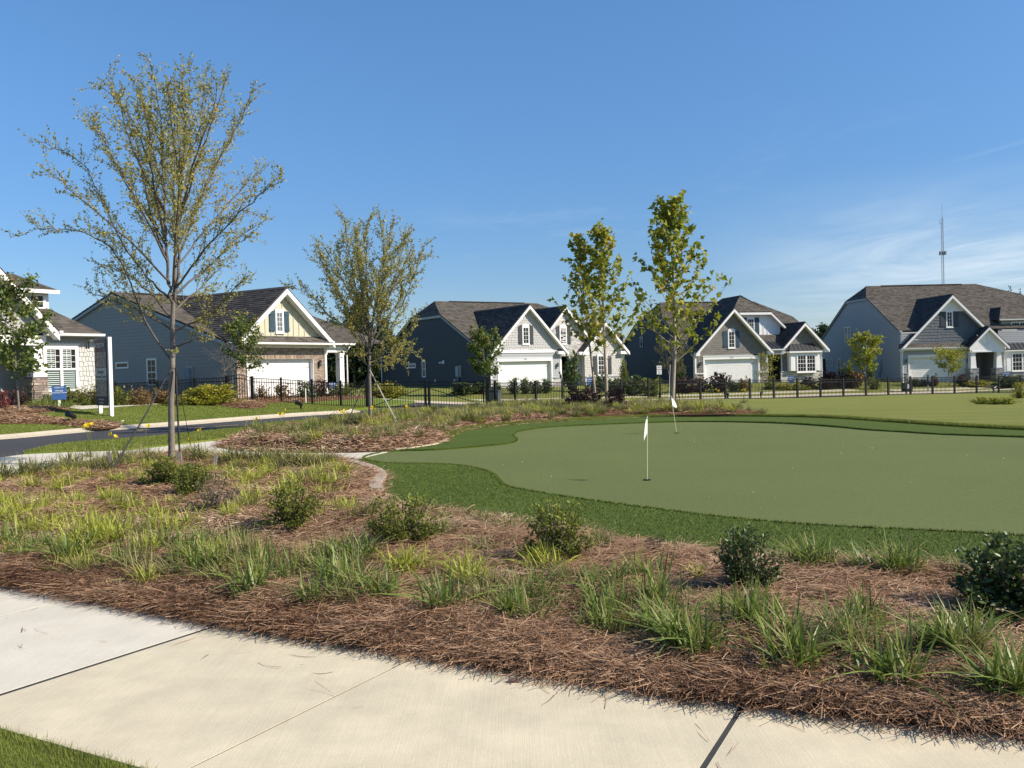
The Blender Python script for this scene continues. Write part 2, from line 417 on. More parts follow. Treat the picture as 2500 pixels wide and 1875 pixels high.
def lap(root, fr, polys, m, exp=0.18, name='siding_board', z00=None):
    """clapboards, each course of each stretch its own board"""
    backing(root, fr, polys, m)
    for p in polys:
        zs = [q[1] for q in p]; z = min(zs) if z00 is None else z00
        while z < max(zs)-0.01:
            q = clip2(clip2(p, 0, 1, z+exp), 0, -1, -z)
            if len(q) >= 3 and area2(q) > 0.004:
                mb = MB(); nf = lambda zz, z=z: 0.004+0.020*(1-(zz-z)/exp)
                face_poly(mb, fr, q, nf)
                lo = [v for v in q if abs(v[1]-z) < 1e-6]
                if len(lo) >= 2:
                    a, b = min(v[0] for v in lo), max(v[0] for v in lo)
                    mb.add([fr.p(a, z, 0), fr.p(b, z, 0), fr.p(b, z, .024), fr.p(a, z, .024)], [(0, 1, 2, 3)])
                mb.build(name, m, root)
            z += exp
def shakes(root, fr, polys, m, mback, w=0.2, exp=0.19, single=False, seed=1, jit=0.028):
    backing(root, fr, polys, mback); rnd = random.Random(seed); mb = MB()
    for p in polys:
        s0, s1 = min(q[0] for q in p), max(q[0] for q in p); z0, z1 = min(q[1] for q in p), max(q[1] for q in p)
        z = z0
        while z < z1:
            a = s0-rnd.random()*w
            while a < s1:
                b = a+w*rnd.uniform(.65, 1.35); dj = rnd.uniform(-jit, jit)
                cell = [(a+.009, z+dj), (b-.009, z+dj), (b-.009, z+exp+.03), (a+.009, z+exp+.03)]
                q = clipc(cell, p)
                if len(q) >= 3 and area2(q) > 0.002:
                    zl = z+dj; tn = rnd.random(); t = MB() if single else mb
                    face_poly(t, fr, q, lambda zz: 0.006+0.028*max(0, 1-(zz-zl)/exp), tn)
                    lo = [v for v in q if abs(v[1]-zl) < 1e-6]
                    if len(lo) >= 2:
                        x0, x1 = min(v[0] for v in lo), max(v[0] for v in lo)
                        t.add([fr.p(x0, zl, 0), fr.p(x1, zl, 0), fr.p(x1, zl, .034), fr.p(x0, zl, .034)], [(0, 1, 2, 3)], tn)
                    if single: t.build('shake', m, root)
                a = b
            z += exp
    if not single: mb.build('shakes', m, root, kind='stuff')
def masonry(root, fr, polys, m, mback, w=(0.2, 0.2), h=(0.065, 0.065), gap=0.01, proud=(0.012, 0.016), single=False, seed=3, name='bricks', each='stone', bond=False):
    backing(root, fr, polys, mback); rnd = random.Random(seed); mb = MB()
    for p in polys:
        s0, s1 = min(q[0] for q in p), max(q[0] for q in p); z0, z1 = min(q[1] for q in p), max(q[1] for q in p)
        z = z0; row = 0
        while z < z1-0.01:
            hh = rnd.uniform(*h); a = s0-(w[0]*.5 if (bond and row % 2) else (0 if bond else rnd.random()*w[1]))
            while a < s1:
                ww = rnd.uniform(*w)
                q = clipc([(a+gap/2, z+gap/2), (a+ww-gap/2, z+gap/2), (a+ww-gap/2, z+hh-gap/2), (a+gap/2, z+hh-gap/2)], p)
                if len(q) >= 3 and area2(q) > 0.0008:
                    pr = rnd.uniform(*proud); t = MB() if single else mb
                    t.prism([fr.p(x, y, 0) for x, y in q], fr.N*pr, rnd.random())
                    if single: t.build(each, m, root)
                a += ww
            z += hh; row += 1
    if not single: mb.build(name, m, root, kind='stuff')
def roof(root, pts, m, exp=0.19, tabw=0.33, th=0.09, seed=1, name='roof_slope'):
    """one roof slope: a deck with courses of shingle tabs, lifted at their butts"""
    P = [np.array(p, float) for p in pts]
    n = np.cross(P[1]-P[0], P[2]-P[0]); n /= np.linalg.norm(n)
    if n[2] < 0: n = -n
    d = np.array([n[0], n[1], 0]); d = d/np.linalg.norm(d); d = d-n*np.dot(d, n); d /= np.linalg.norm(d)   # downhill
    a = np.cross(n, d); o = P[0]
    poly = [(float(np.dot(p-o, a)), float(np.dot(p-o, d))) for p in P]
    deck = MB().prism([p-n*th for p in P], n*th).build(name, slabm, root)
    i0, i1 = min(q[0] for q in poly), max(q[0] for q in poly); j0, j1 = min(q[1] for q in poly), max(q[1] for q in poly)
    rnd = random.Random(seed); mb = MB(); j = j1-math.ceil((j1-j0)/exp)*exp; up = lambda jj, jt, k: 0.004+k*(jj-jt)/exp
    while j < j1-1e-6:
        i = i0-rnd.random()*tabw
        while i < i1:
            w = tabw*rnd.choice((.6, .8, 1, 1.3)); q = clipc([(i, j), (i+w, j), (i+w, j+exp), (i, j+exp)], poly)
            if len(q) >= 3 and area2(q) > .0008:
                k = rnd.uniform(.014, .026); tn = rnd.random()
                vs = [o+a*x+d*y+n*up(y, j, k) for x, y in q]
                nn = sum((np.cross(vs[r]-vs[0], vs[r+1]-vs[0]) for r in range(1, len(vs)-1)), np.zeros(3))
                f = tuple(range(len(vs))); mb.add(vs, [f if np.dot(nn, n) > 0 else f[::-1]], tn)
                lo = sorted(x for x, y in q if abs(y-j-exp) < 1e-6)
                if len(lo) >= 2:
                    mb.add([o+a*lo[0]+d*(j+exp), o+a*lo[-1]+d*(j+exp), o+a*lo[-1]+d*(j+exp)+n*(k+.004), o+a*lo[0]+d*(j+exp)+n*(k+.004)], [(0, 1, 2, 3)], tn)
            i += w
        j += exp
    mb.build('shingles', m, deck, kind='stuff')
    return deck
def strip(root, a, b, w, t, nrm, m, name):
    """trim board from a to b; w measured downwards/sideways (vector), t = thickness along nrm"""
    a, b, w, nrm = [np.array(q, float) for q in (a, b, w, nrm)]
    return MB().obox(a, b-a, w, nrm*t).build(name, m, root)
def rakes(root, fr, pk, ends, m, n0, w=0.24, t=0.05, soffit=0.4):
    """the two rake boards of a gable (with a soffit running back to the wall)"""
    for e in ends:
        a, b = fr.p(pk[0], pk[1], n0), fr.p(e[0], e[1], n0)
        MB().obox(a, b-a, np.array([0, 0, -w]), fr.N*t).build('rake_board', m, root)
        if soffit:
            MB().obox(a+np.array([0, 0, -w*.75]), b-a, np.array([0, 0, -.03]), -fr.N*soffit).build('soffit', m, root)
def gutter(root, a, b, m=None, out_=None, name='gutter', h=0.12):
    a, b = np.array(a, float), np.array(b, float); o_ = np.array(out_, float)
    return MB().prism([a, a+o_*.10+np.array([0, 0, .02]), a+o_*.12+np.array([0, 0, h]), a+np.array([0, 0, h])], b-a).build(name, m or white, root)
def window(root, fr, s0, s1, z0, z1, cols=2, rows=2, sashes=2, trim=0.09, head=0.0, arch=False, m=None, g=None, units=1, sill=True, both=True, mw=0.022, shape='window', proud=0.065):
    m = m or white; g = g or glass
    mb = MB()
    fbox(mb, fr, s0-trim, s0, z0-trim, z1+trim, 0, proud); fbox(mb, fr, s1, s1+trim, z0-trim, z1+trim, 0, proud)
    fbox(mb, fr, s0, s1, z1, z1+trim, 0, proud); fbox(mb, fr, s0, s1, z0-trim, z0, 0, proud)
    if head: fbox(mb, fr, s0-trim-.03, s1+trim+.03, z1+trim, z1+trim+head, 0, proud+.015)
    if arch:
        c = (s0+s1)/2; hw = (s1-s0)/2+trim; pl = [(c-hw, z1+trim)]+[(c+hw*math.cos(t), z1+trim+.05+.18*math.sin(t)) for t in np.linspace(math.pi, 0, 9)]+[(c+hw, z1+trim)]
        mb.prism([fr.p(x, y, 0) for x, y in pl], fr.N*(proud+.01))
    if sill: fbox(mb, fr, s0-trim-.04, s1+trim+.04, z0-trim-.05, z0-trim, 0, proud+.03)
    uw = (s1-s0)/units
    for u in range(1, units): fbox(mb, fr, s0+u*uw-.05, s0+u*uw+.05, z0, z1, 0, proud-.008)
    win = None
    panes = []
    for u in range(units):
        a, b = s0+u*uw+(.05 if u else 0), s0+(u+1)*uw-(.05 if u < units-1 else 0)
        for k in range(sashes):
            c, d = z0+(z1-z0)*k/sashes, z0+(z1-z0)*(k+1)/sashes
            fr_ = .03
            n1 = proud-.014-(.012 if k == 0 and sashes > 1 else 0)
            fbox(mb, fr, a, a+fr_, c, d, .006, n1); fbox(mb, fr, b-fr_, b, c, d, .006, n1)
            fbox(mb, fr, a+fr_, b-fr_, c, c+fr_, .006, n1); fbox(mb, fr, a+fr_, b-fr_, d-fr_, d, .006, n1)
            if both or k == sashes-1:
                for q in range(1, cols): x = a+(b-a)*q/cols; fbox(mb, fr, x-mw/2, x+mw/2, c+fr_, d-fr_, .03, n1+.002)
                for q in range(1, rows): y = c+(d-c)*q/rows; fbox(mb, fr, a+fr_, b-fr_, y-mw/2, y+mw/2, .03, n1+.001)
            panes.append((a+fr_, b-fr_, c+fr_, d-fr_))
    win = mb.build(shape, m, root)
    for a, b, c, d in panes: fbox(MB(), fr, a, b, c, d, 0.004, 0.033).build('pane', g, win)
    return win
def shutter(root, fr, s0, s1, z0, z1, m, arch=0, lab=None):
    mb = MB(); k = 3; w = (s1-s0)/k
    for i in range(k):
        a, b = s0+i*w+.006, s0+(i+1)*w-.006
        t0 = z1+(arch*(i/k) if arch > 0 else -arch*(1-i/k)); t1 = z1+(arch*((i+1)/k) if arch > 0 else -arch*(1-(i+1)/k))
        mb.prism([fr.p(a, z0, .03), fr.p(b, z0, .03), fr.p(b, t1, .03), fr.p(a, t0, .03)], fr.N*.03)
    for z in (z0+.12*(z1-z0), z0+.85*(z1-z0)): fbox(mb, fr, s0, s1, z-.05, z+.05, .06, .08)
    return mb.build('shutter', m, root)
def garage_door(root, fr, s0, s1, z0, z1, rec=0.18, m=None, cols=8, sides=True, trim=0.13, head=0.24, framed=True):
    """sectional door set back in its opening, with raised carriage panels"""
    m = m or white; door = MB(); fbox(door, fr, s0-.02, s1+.02, z0, z1+.02, -rec-.04, -rec); d = door.build('garage_door', m, root)
    sec = (z1-z0)/4
    for k in range(4):
        mb = MB(); a, b = z0+k*sec+.008, z0+(k+1)*sec-.008; fbox(mb, fr, s0, s1, a, b, -rec, -rec+.02)
        cw = (s1-s0)/cols
        for c in range(cols):
            x0, x1 = s0+c*cw+.05, s0+(c+1)*cw-.05
            for (p, q, r, t) in ((x0, x1, a+.05, a+.075), (x0, x1, b-.075, b-.05), (x0, x0+.022, a+.075, b-.075), (x1-.022, x1, a+.075, b-.075)):
                fbox(mb, fr, p, q, r, t, -rec+.02, -rec+.03)
            for g_ in range(1, 5):
                x = x0+.022+(x1-x0-.044)*g_/5; fbox(mb, fr, x-.006, x+.006, a+.075, b-.075, -rec+.02, -rec+.027)
        mb.build('door_panel', m, d)
    for s in ((s0+.05, s0+.38), (s1-.38, s1-.05)):
        fbox(MB(), fr, s[0], s[1], z0+3.3*sec-.012, z0+3.3*sec+.012, -rec+.02, -rec+.035).build('strap_hinge', black_metal, d)
    c = (s0+s1)/2
    for q in (-.09, .05): fbox(MB(), fr, c+q, c+q+.03, z0+1.2*sec, z0+1.2*sec+.25, -rec+.02, -rec+.05).build('handle', black_metal, d)
    j = MB()
    fbox(j, fr, s0-.03, s0, z0, z1, -rec, 0.006); fbox(j, fr, s1, s1+.03, z0, z1, -rec, 0.006); fbox(j, fr, s0-.03, s1+.03, z1, z1+.03, -rec, 0.006)
    if framed:
        fbox(j, fr, s0-.03-trim, s0-.03, z0, z1+.03, .0, .05); fbox(j, fr, s1+.03, s1+.03+trim, z0, z1+.03, 0, .05)
        fbox(j, fr, s0-.03-trim, s1+.03+trim, z1+.03, z1+.03+head, 0, .05); fbox(j, fr, s0-.06-trim, s1+.06+trim, z1+.03+head, z1+.07+head, 0, .08)
    j.build('door_trim', m, root)
    return d
def lantern(root, fr, s, z, plate=True):
    mb = MB()
    if plate: fbox(mb, fr, s-.1, s+.1, z-.12, z+.2, .02, .04)
    b = mb.build('lamp_plate', white, root) if plate else None
    mb = MB(); fbox(mb, fr, s-.07, s+.07, z-.16, z-.14, .06, .2); fbox(mb, fr, s-.075, s+.075, z+.1, z+.13, .055, .205)
    for a in (-.07, .055):
        for n in (.06, .185): fbox(mb, fr, s+a, s+a+.015, z-.14, z+.1, n, n+.015)
    mb.prism([fr.p(s-.06, z+.13, .07), fr.p(s+.06, z+.13, .07), fr.p(s, z+.2, .07)], fr.N*.12); fbox(mb, fr, s-.015, s+.015, z+.02, z+.05, 0.04, .06)
    w = mb.build('wall_lantern', black_metal, root)
    fbox(MB(), fr, s-.05, s+.05, z-.13, z+.09, .078, .183).build('lantern_glass', glass_l, w)
def downspout(root, fr, s, z0, z1, n=.03):
    mb = MB(); mb.tube([fr.p(s, z0, n+.1), fr.p(s, z0+.12, n+.03), fr.p(s, z1-.3, n+.03), fr.p(s, z1, n+.28)], .045, 5)
    return mb.build('downspout', white, root)
def corner(root, fr, s0, s1, z0, z1, n=.034): return fbox(MB(), fr, s0, s1, z0, z1, -.02, n).build('corner_board', white, root)
def building(label, px, py, Y, th):
    P = at(px, py, Y)
    return thing('house', label, 'house', tuple(P), R(th))
def front(v): return Fr((0, v, 0), (1, 0, 0), (0, -1, 0))
def left(u): return Fr((u, 0, 0), (0, 1, 0), (-1, 0, 0))
def right_(u): return Fr((u, 0, 0), (0, 1, 0), (1, 0, 0))
def text(root_or_none, s, size, mtx, m, name='lettering', ext=0.002, align='CENTER', parent=None):
    cu = bpy.data.curves.new(name, 'FONT'); cu.body = s; cu.size = size; cu.align_x = align; cu.align_y = 'CENTER'; cu.extrude = ext
    o = bpy.data.objects.new(name, cu); COL.objects.link(o)
    dg = bpy.context.evaluated_depsgraph_get(); me = bpy.data.meshes.new_from_object(o.evaluated_get(dg))
    bpy.data.objects.remove(o); me.name = name; me.materials.clear(); me.materials.append(m)
    q = bpy.data.objects.new(name, me); link(q, root_or_none); q.matrix_local = mtx
    return q
def on_wall(fr, s, z, n):
    """matrix that stands text on a wall plane"""
    S, N = Vector(fr.S), Vector(fr.N); Z = Vector((0, 0, 1)); p = fr.p(s, z, n)
    return Matrix(((S.x, Z.x, N.x, p[0]), (S.y, Z.y, N.y, p[1]), (S.z, Z.z, N.z, p[2]), (0, 0, 0, 1)))
# ================================================================== HOUSES
def crop(x0, y0, w, Wd):
    k = w/Wd
    return lambda a, b: (x0+a*k, y0+b*k)
def gable_main(root, u0, u1, v0, v1, ze, zr, zc, m, oh=0.3, rh=0.15, right_clip=False, hipl=1.0, hipr=1.0, zb=None, ohf=None):
    """main roof with its ridge along u; clipped gable ends at height zc (None: plain gable)"""
    vm = (v0+v1)/2; s = (zr-ze)/(vm-v0); sb = s if zb is None else (zr-zb)/(v1-vm)
    of = oh if ohf is None else ohf; f0 = v0-of; b0 = v1+oh; zf = ze-s*of; zbk = (ze if zb is None else zb)-sb*oh
    ul, ur = u0-rh, u1+rh
    vf = v0+(zc-ze)/s if zc else vm; vb = v1-(zc-(ze if zb is None else zb))/sb if zc else vm
    Lp = [(ul, f0, zf)]; Rp = [(ur, f0, zf)]
    if zc:
        fr_ = [(ul, f0, zf), (ur, f0, zf)]
        fr_ += [(ur, vf, zc), (ur-hipr, vm, zr)] if right_clip else [(ur, vm, zr)]
        fr_ += [(ul+hipl, vm, zr), (ul, vf, zc)]
        bk = [(ul, b0, zbk), (ul, vb, zc), (ul+hipl, vm, zr)]+([(ur-hipr, vm, zr), (ur, vb, zc)] if right_clip else [(ur, vm, zr)])+[(ur, b0, zbk)]
        roof(root, fr_, m, seed=11); roof(root, bk, m, seed=12, exp=.4, tabw=.8)
        roof(root, [(ul, vf, zc), (ul+hipl, vm, zr), (ul, vb, zc)], m, seed=13)
        if right_clip: roof(root, [(ur, vf, zc), (ur, vb, zc), (ur-hipr, vm, zr)], m, seed=14)
    else:
        roof(root, [(ul, f0, zf), (ur, f0, zf), (ur, vm, zr), (ul, vm, zr)], m, seed=11)
        roof(root, [(ul, b0, zbk), (ul, vm, zr), (ur, vm, zr), (ur, b0, zbk)], m, seed=12, exp=.4, tabw=.8)
    # ridge cap
    a, b = (ul+(hipl if zc else 0)), (ur-(hipr if (zc and right_clip) else 0))
    MB().prism([(a, vm-.16, zr-.16*s+.03), (a, vm, zr+.05), (a, vm+.16, zr-.16*s+.03), (a, vm, zr-.08)], (b-a, 0, 0)).build('ridge_cap', m, root)
    MB().prism([(a+1.5, vm-.2, zr+.02), (a+1.5, vm, zr+.09), (a+1.5, vm+.2, zr+.02)], (b-a-3, 0, 0)).build('ridge_vent', slabm, root)
    return dict(vm=vm, s=s, vf=vf, vb=vb, zf=zf, f0=f0)
def end_wall(v0, v1, ze, zc, zr, vf, vb, zb=None, base=-.3):
    """outline of a clipped gable wall as stacked convex pieces"""
    vm = (v0+v1)/2
    if zc: top = [(v0, base), (v1, base), (v1, ze if zb is None else zb), (vb, zc), (vf, zc), (v0, ze)]
    else: top = [(v0, base), (v1, base), (v1, ze if zb is None else zb), (vm, zr), (v0, ze)]
    return top
def end_trim(root, u, v0, ze, vf, vb, v1, zc, zr, m, zb=None, w=.22):
    fr = left(u); vm = (v0+v1)/2
    pts = [(v0-.3, ze-.12)]+([(vf, zc), (vb, zc)] if zc else [(vm, zr)])+[(v1+.3, (ze if zb is None else zb)-.12)]
    for a, b in zip(pts[:-1], pts[1:]):
        MB().obox(fr.p(a[0], a[1]-.03, .10), fr.p(b[0], b[1], 0)-fr.p(a[0], a[1], 0), np.array([0, 0, -w]), fr.N*.04).build('rake_board', m, root)
def front_gable(root, uc, zp, el, er, zl, zr_, vface, vback, m, oh=0.4, seed=5, w=.26, trimm=None, lv=None):
    """street-facing gable roof: two slopes from the peak, running back into the main roof"""
    vf = vface-oh
    lv = vface+.12 if lv is None else lv; A = [(el, vf, zl), (uc, vf, zp), (uc, vback, zp), (el, lv, zl)]; B = [(er, vf, zr_), (er, max(lv, vface+.6), zr_), (uc, vback, zp), (uc, vf, zp)]
    roof(root, A, m, seed=seed); roof(root, B, m, seed=seed+1)
    rakes(root, Fr((0, 0, 0), (1, 0, 0), (0, -1, 0)), (uc, zp-.09), [(el, zl-.09), (er, zr_-.09)], trimm or white, -vf, w=w, soffit=oh-.04)
    MB().prism([(uc-.14, vf, zp-.08), (uc, vf, zp+.05), (uc+.14, vf, zp-.08)], (0, vback-vf, 0)).build('ridge_cap', m, root)

# ---------------------------------------------------------------- far right: slate shake house
def house_right():
    r = building('grey slate-shake house at the far right, its garage door half in shade', 2202, 936, 82, 3)
    L, F0 = left(0), front(0)
    g = gable_main(r, 0, 15.2, 0, 18.1, 4.63, 9.42, 8.15, shingle, right_clip=True, hipl=1.1, hipr=3.2, ohf=-.1)
    lap(r, L, [end_wall(0, 18.1, 4.63, 8.15, 9.4, g['vf'], g['vb'])], pale_board, exp=.2)
    end_trim(r, 0, 0, 4.63, g['vf'], g['vb'], 18.1, 8.15, 9.4, greyboard)
    corner(r, L, 0, .14, -.3, 4.4); corner(r, L, 17.96, 18.1, -.3, 4.4)
    window(r, L, 10.55, 11.95, 4.05, 5.5, 2, 1, 2, .06, sill=False, units=2)
    window(r, L, 13.2, 13.9, .5, 2.35, 1, 1, 2, .06, sill=False); window(r, L, 15.2, 15.6, 1.65, 2.3, 1, 1, 1, .05, sill=False); window(r, L, 16.5, 16.9, 1.65, 2.3, 1, 1, 1, .05, sill=False)
    fbox(MB(), L, 17.2, 18.3, 0, 2.4, .03, .08).build('side_door', dark, r)
    fbox(MB(), L, 4.0, 4.5, 1.0, 2.1, .03, .16).build('meter_box', greymetal, r)
    MB().tube([L.p(4.25, 0, .08), L.p(4.25, 1.0, .08)], .05, 6).build('conduit', greymetal, r)
    MB().tube([L.p(2.9, 0, .1), L.p(2.9, .45, .1), L.p(1.9, .45, .1)], .035, 6).build('conduit', greymetal, r)
    # garage front
    D0, D1, DT = .74, 5.72, 2.2
    lap(r, F0, [[(0, .9), (D0-.16, .9), (D0-.16, 3.1), (0, 3.1)], [(D1+.16, .9), (6.3, .9), (6.3, 3.1), (D1+.16, 3.1)], [(D0-.16, DT+.2), (D1+.16, DT+.2), (D1+.16, 3.1), (D0-.16, 3.1)], [(0, 3.1), (1.6, 3.1), (1.6, 4.55), (0, 4.55)]], greyboard)
    garage_door(r, F0, D0, D1, -.1, DT)
    masonry(r, F0, [[(0, -.2), (D0-.16, -.2), (D0-.16, .85), (0, .85)], [(D1+.16, -.2), (6.3, -.2), (6.3, .85), (D1+.16, .85)]], stone_d, mortar, (.2, .5), (.08, .16), .012, (.03, .07), seed=8, name='ledge_stones')
    for a, b in ((0, D0-.16), (D1+.16, 6.3)): fbox(MB(), F0, a-.02, b+.02, .85, .92, 0, .1).build('stone_cap', greyboard, r)
    corner(r, F0, 0, .12, .92, 3.1)
    lantern(r, F0, .32, 1.95); lantern(r, F0, 6.05, 1.95)
    # gable over the garage: shakes, white peak panel, skirt roof
    shakes(r, F0, [[(.1, 3.45), (9.0, 3.45), (5.9, 6.35), (3.15, 6.35)]], slate_shake, slate_shake, .36, .26, seed=4, jit=.04)
    backing(r, Fr((0, -.02, 0), (1, 0, 0), (0, -1, 0)), [[(3.3, 6.42), (5.76, 6.42), (4.53, 7.6)]], white, name='peak_panel')
    fbox(MB(), F0, 3.1, 5.95, 6.3, 6.44, 0, .06).build('peak_band', white, r)
    front_gable(r, 4.53, 7.8, -.25, 9.3, 3.12, 3.12, 0, 6.3, shingle_d, oh=.45, seed=21, lv=.02)
    roof(r, [(-.2, -.5, 3.12), (6.2, -.5, 3.12), (6.2, .0, 3.5), (-.2, 0, 3.5)], shingle, seed=23)
    fbox(MB(), F0, -.2, 6.2, 2.9, 3.08, .02, .42).build('eave_soffit', white, r); gutter(r, (-.25, -.5, 3.0), (6.2, -.5, 3.0), out_=(0, -1, 0))
    window(r, F0, 4.2, 4.66, 4.95, 6.25, 2, 4, 1, .08, head=0)
    shutter(r, F0, 3.6, 4.08, 4.9, 6.3, shuttergrey); shutter(r, F0, 4.8, 5.25, 4.9, 6.3, shuttergrey)
    gutter(r, (-.2, -.38, 4.4), (1.3, -.38, 4.4), out_=(0, -1, 0)); downspout(r, F0, .06, 0, 2.9)
    # porch: gabled roof with a king-post panel on two tapered columns over stone piers
    PF = front(-1.0); backing(r, PF, [[(5.75, 3.1), (8.9, 3.1), (7.32, 4.62)], [(5.75, 2.62), (8.9, 2.62), (8.9, 3.1), (5.75, 3.1)]], white, th=.1, name='porch_gable_panel')
    b = MB(); fbox(b, PF, 7.28, 7.36, 3.1, 4.4, 0, .04)
    for q in (-1, 1): b.obox(PF.p(7.32+.05*q, 3.1, .005), PF.p(.95*q, 1.0, 0)-PF.p(0, 0, 0), np.array([-.06*q, 0, .06]), PF.N*.03)
    fbox(b, PF, 5.7, 8.95, 2.6, 2.7, 0, .05); b.build('king_post_trim', white, r)
    front_gable(r, 7.32, 4.86, 5.5, 9.14, 3.1, 3.1, -1.0, 1.5, shingle_d, oh=.3, seed=27, w=.2)
    for u in (6.05, 8.4):
        c = MB(); w0, w1 = .2, .26
        lo = [(u-w1, -.95, 1.2), (u+w1, -.95, 1.2), (u+w1, -.43, 1.2), (u-w1, -.43, 1.2)]; hi = [(u-w0, -.89, 2.6), (u+w0, -.89, 2.6), (u+w0, -.49, 2.6), (u-w0, -.49, 2.6)]
        c.add(lo+hi, [(0, 1, 5, 4), (1, 2, 6, 5), (2, 3, 7, 6), (3, 0, 4, 7), (4, 5, 6, 7)]); c.box(u-.27, u+.27, -.96, -.42, 1.2, 1.3); c.box(u-.25, u+.25, -.94, -.44, 2.5, 2.62)
        c.build('porch_column', white, r)
        for fr, p in ((Fr((0, -1.05, 0), (1, 0, 0), (0, -1, 0)), (u-.38, u+.38)), (Fr((u-.38, 0, 0), (0, 1, 0), (-1, 0, 0)), (-1.05, -.3))):
            masonry(r, fr, [[(p[0], -.2), (p[1], -.2), (p[1], 1.14), (p[0], 1.14)]], stone_d, mortar, (.15, .42), (.08, .15), .012, (.02, .06), seed=int(u*9), name='ledge_stones')
        MB().box(u-.42, u+.42, -1.1, -.26, 1.14, 1.2).build('stone_cap', greyboard, r)
    fbox(MB(), front(3.0), 6.3, 9.3, -.2, 3.2, 0, .05).build('porch_back_wall', greyboard, r)
    fbox(MB(), front(2.9), 6.7, 7.7, 0, 2.2, 0, .05).build('front_door', dark, r)
    fbox(MB(), right_(6.3), -.0, 3.0, -.2, 3.2, -.1, 0).build('porch_side_wall', greyboard, r)
    lap(r, left(9.0), [[(.2, -.2), (3.2, -.2), (3.2, 3.2), (.2, 3.2)]], greyboard)
    # right wing with bay window and upper dormer
    W_ = front(.2); lap(r, W_, [[(9.0, .9), (15, .9), (15, 4.6), (9.0, 4.6)]], greyboard)
    masonry(r, front(-.28), [[(9.25, -.2), (12.5, -.2), (12.5, .78), (9.25, .78)]], stone_d, mortar, (.2, .5), (.08, .16), .012, (.02, .06), seed=18, name='ledge_stones')
    BF = front(-.3); fbox(MB(), BF, 9.25, 12.5, .78, 2.75, -.5, 0).build('bay_wall', white, r)
    window(r, BF, 9.98, 11.8, .9, 2.38, 3, 2, 2, .08, units=2, both=True); fbox(MB(), BF, 9.45, 9.85, .85, 2.3, 0, .04).build('bay_panel', white, r)
    roof_m = MB(); roof_m.prism([(9.15, -.6, 2.76), (12.6, -.6, 2.76), (12.2, .2, 3.35), (9.6, .2, 3.35)], (0, 0, -.06)); bay = roof_m.build('bay_roof', metalroof, r)
    for q in range(8): x = 9.4+q*.42; MB().obox((x, -.6, 2.765), (.03, 0, 0), (.1+.0*q, .8, .59), (0, 0, .035)).build('standing_seam', metalroof, bay)
    fbox(MB(), BF, 9.15, 12.6, 2.62, 2.75, 0, .3).build('eave_fascia', white, r)
    DF = front(.8); backing(r, DF, [[(9.6, 3.9), (13, 3.9), (13, 5.5), (9.6, 5.5)]], greyboard, name='dormer_wall')
    window(r, DF, 10.63, 12.1, 4.05, 5.2, 3, 4, 1, .09, units=2); fbox(MB(), left(9.6), .8, 4.2, 3.9, 5.5, -.08, 0).build('dormer_side', greyboard, r)
    roof(r, [(9.25, .4, 5.5), (13.4, .4, 5.5), (12.2, 2.2, 6.7), (10.5, 2.2, 6.7)], shingle, seed=31); roof(r, [(9.25, .4, 5.5), (10.5, 2.2, 6.7), (10.5, 4.6, 6.7), (9.25, 4.6, 5.5)], shingle_d, seed=32)  # second slope faces left: its shade is put in by the darker shingle
    gutter(r, (9.25, .38, 5.4), (13.4, .38, 5.4), out_=(0, -1, 0)); gutter(r, (9.0, -.3, 4.45), (10.4, -.3, 4.45), out_=(0, -1, 0))
    return r

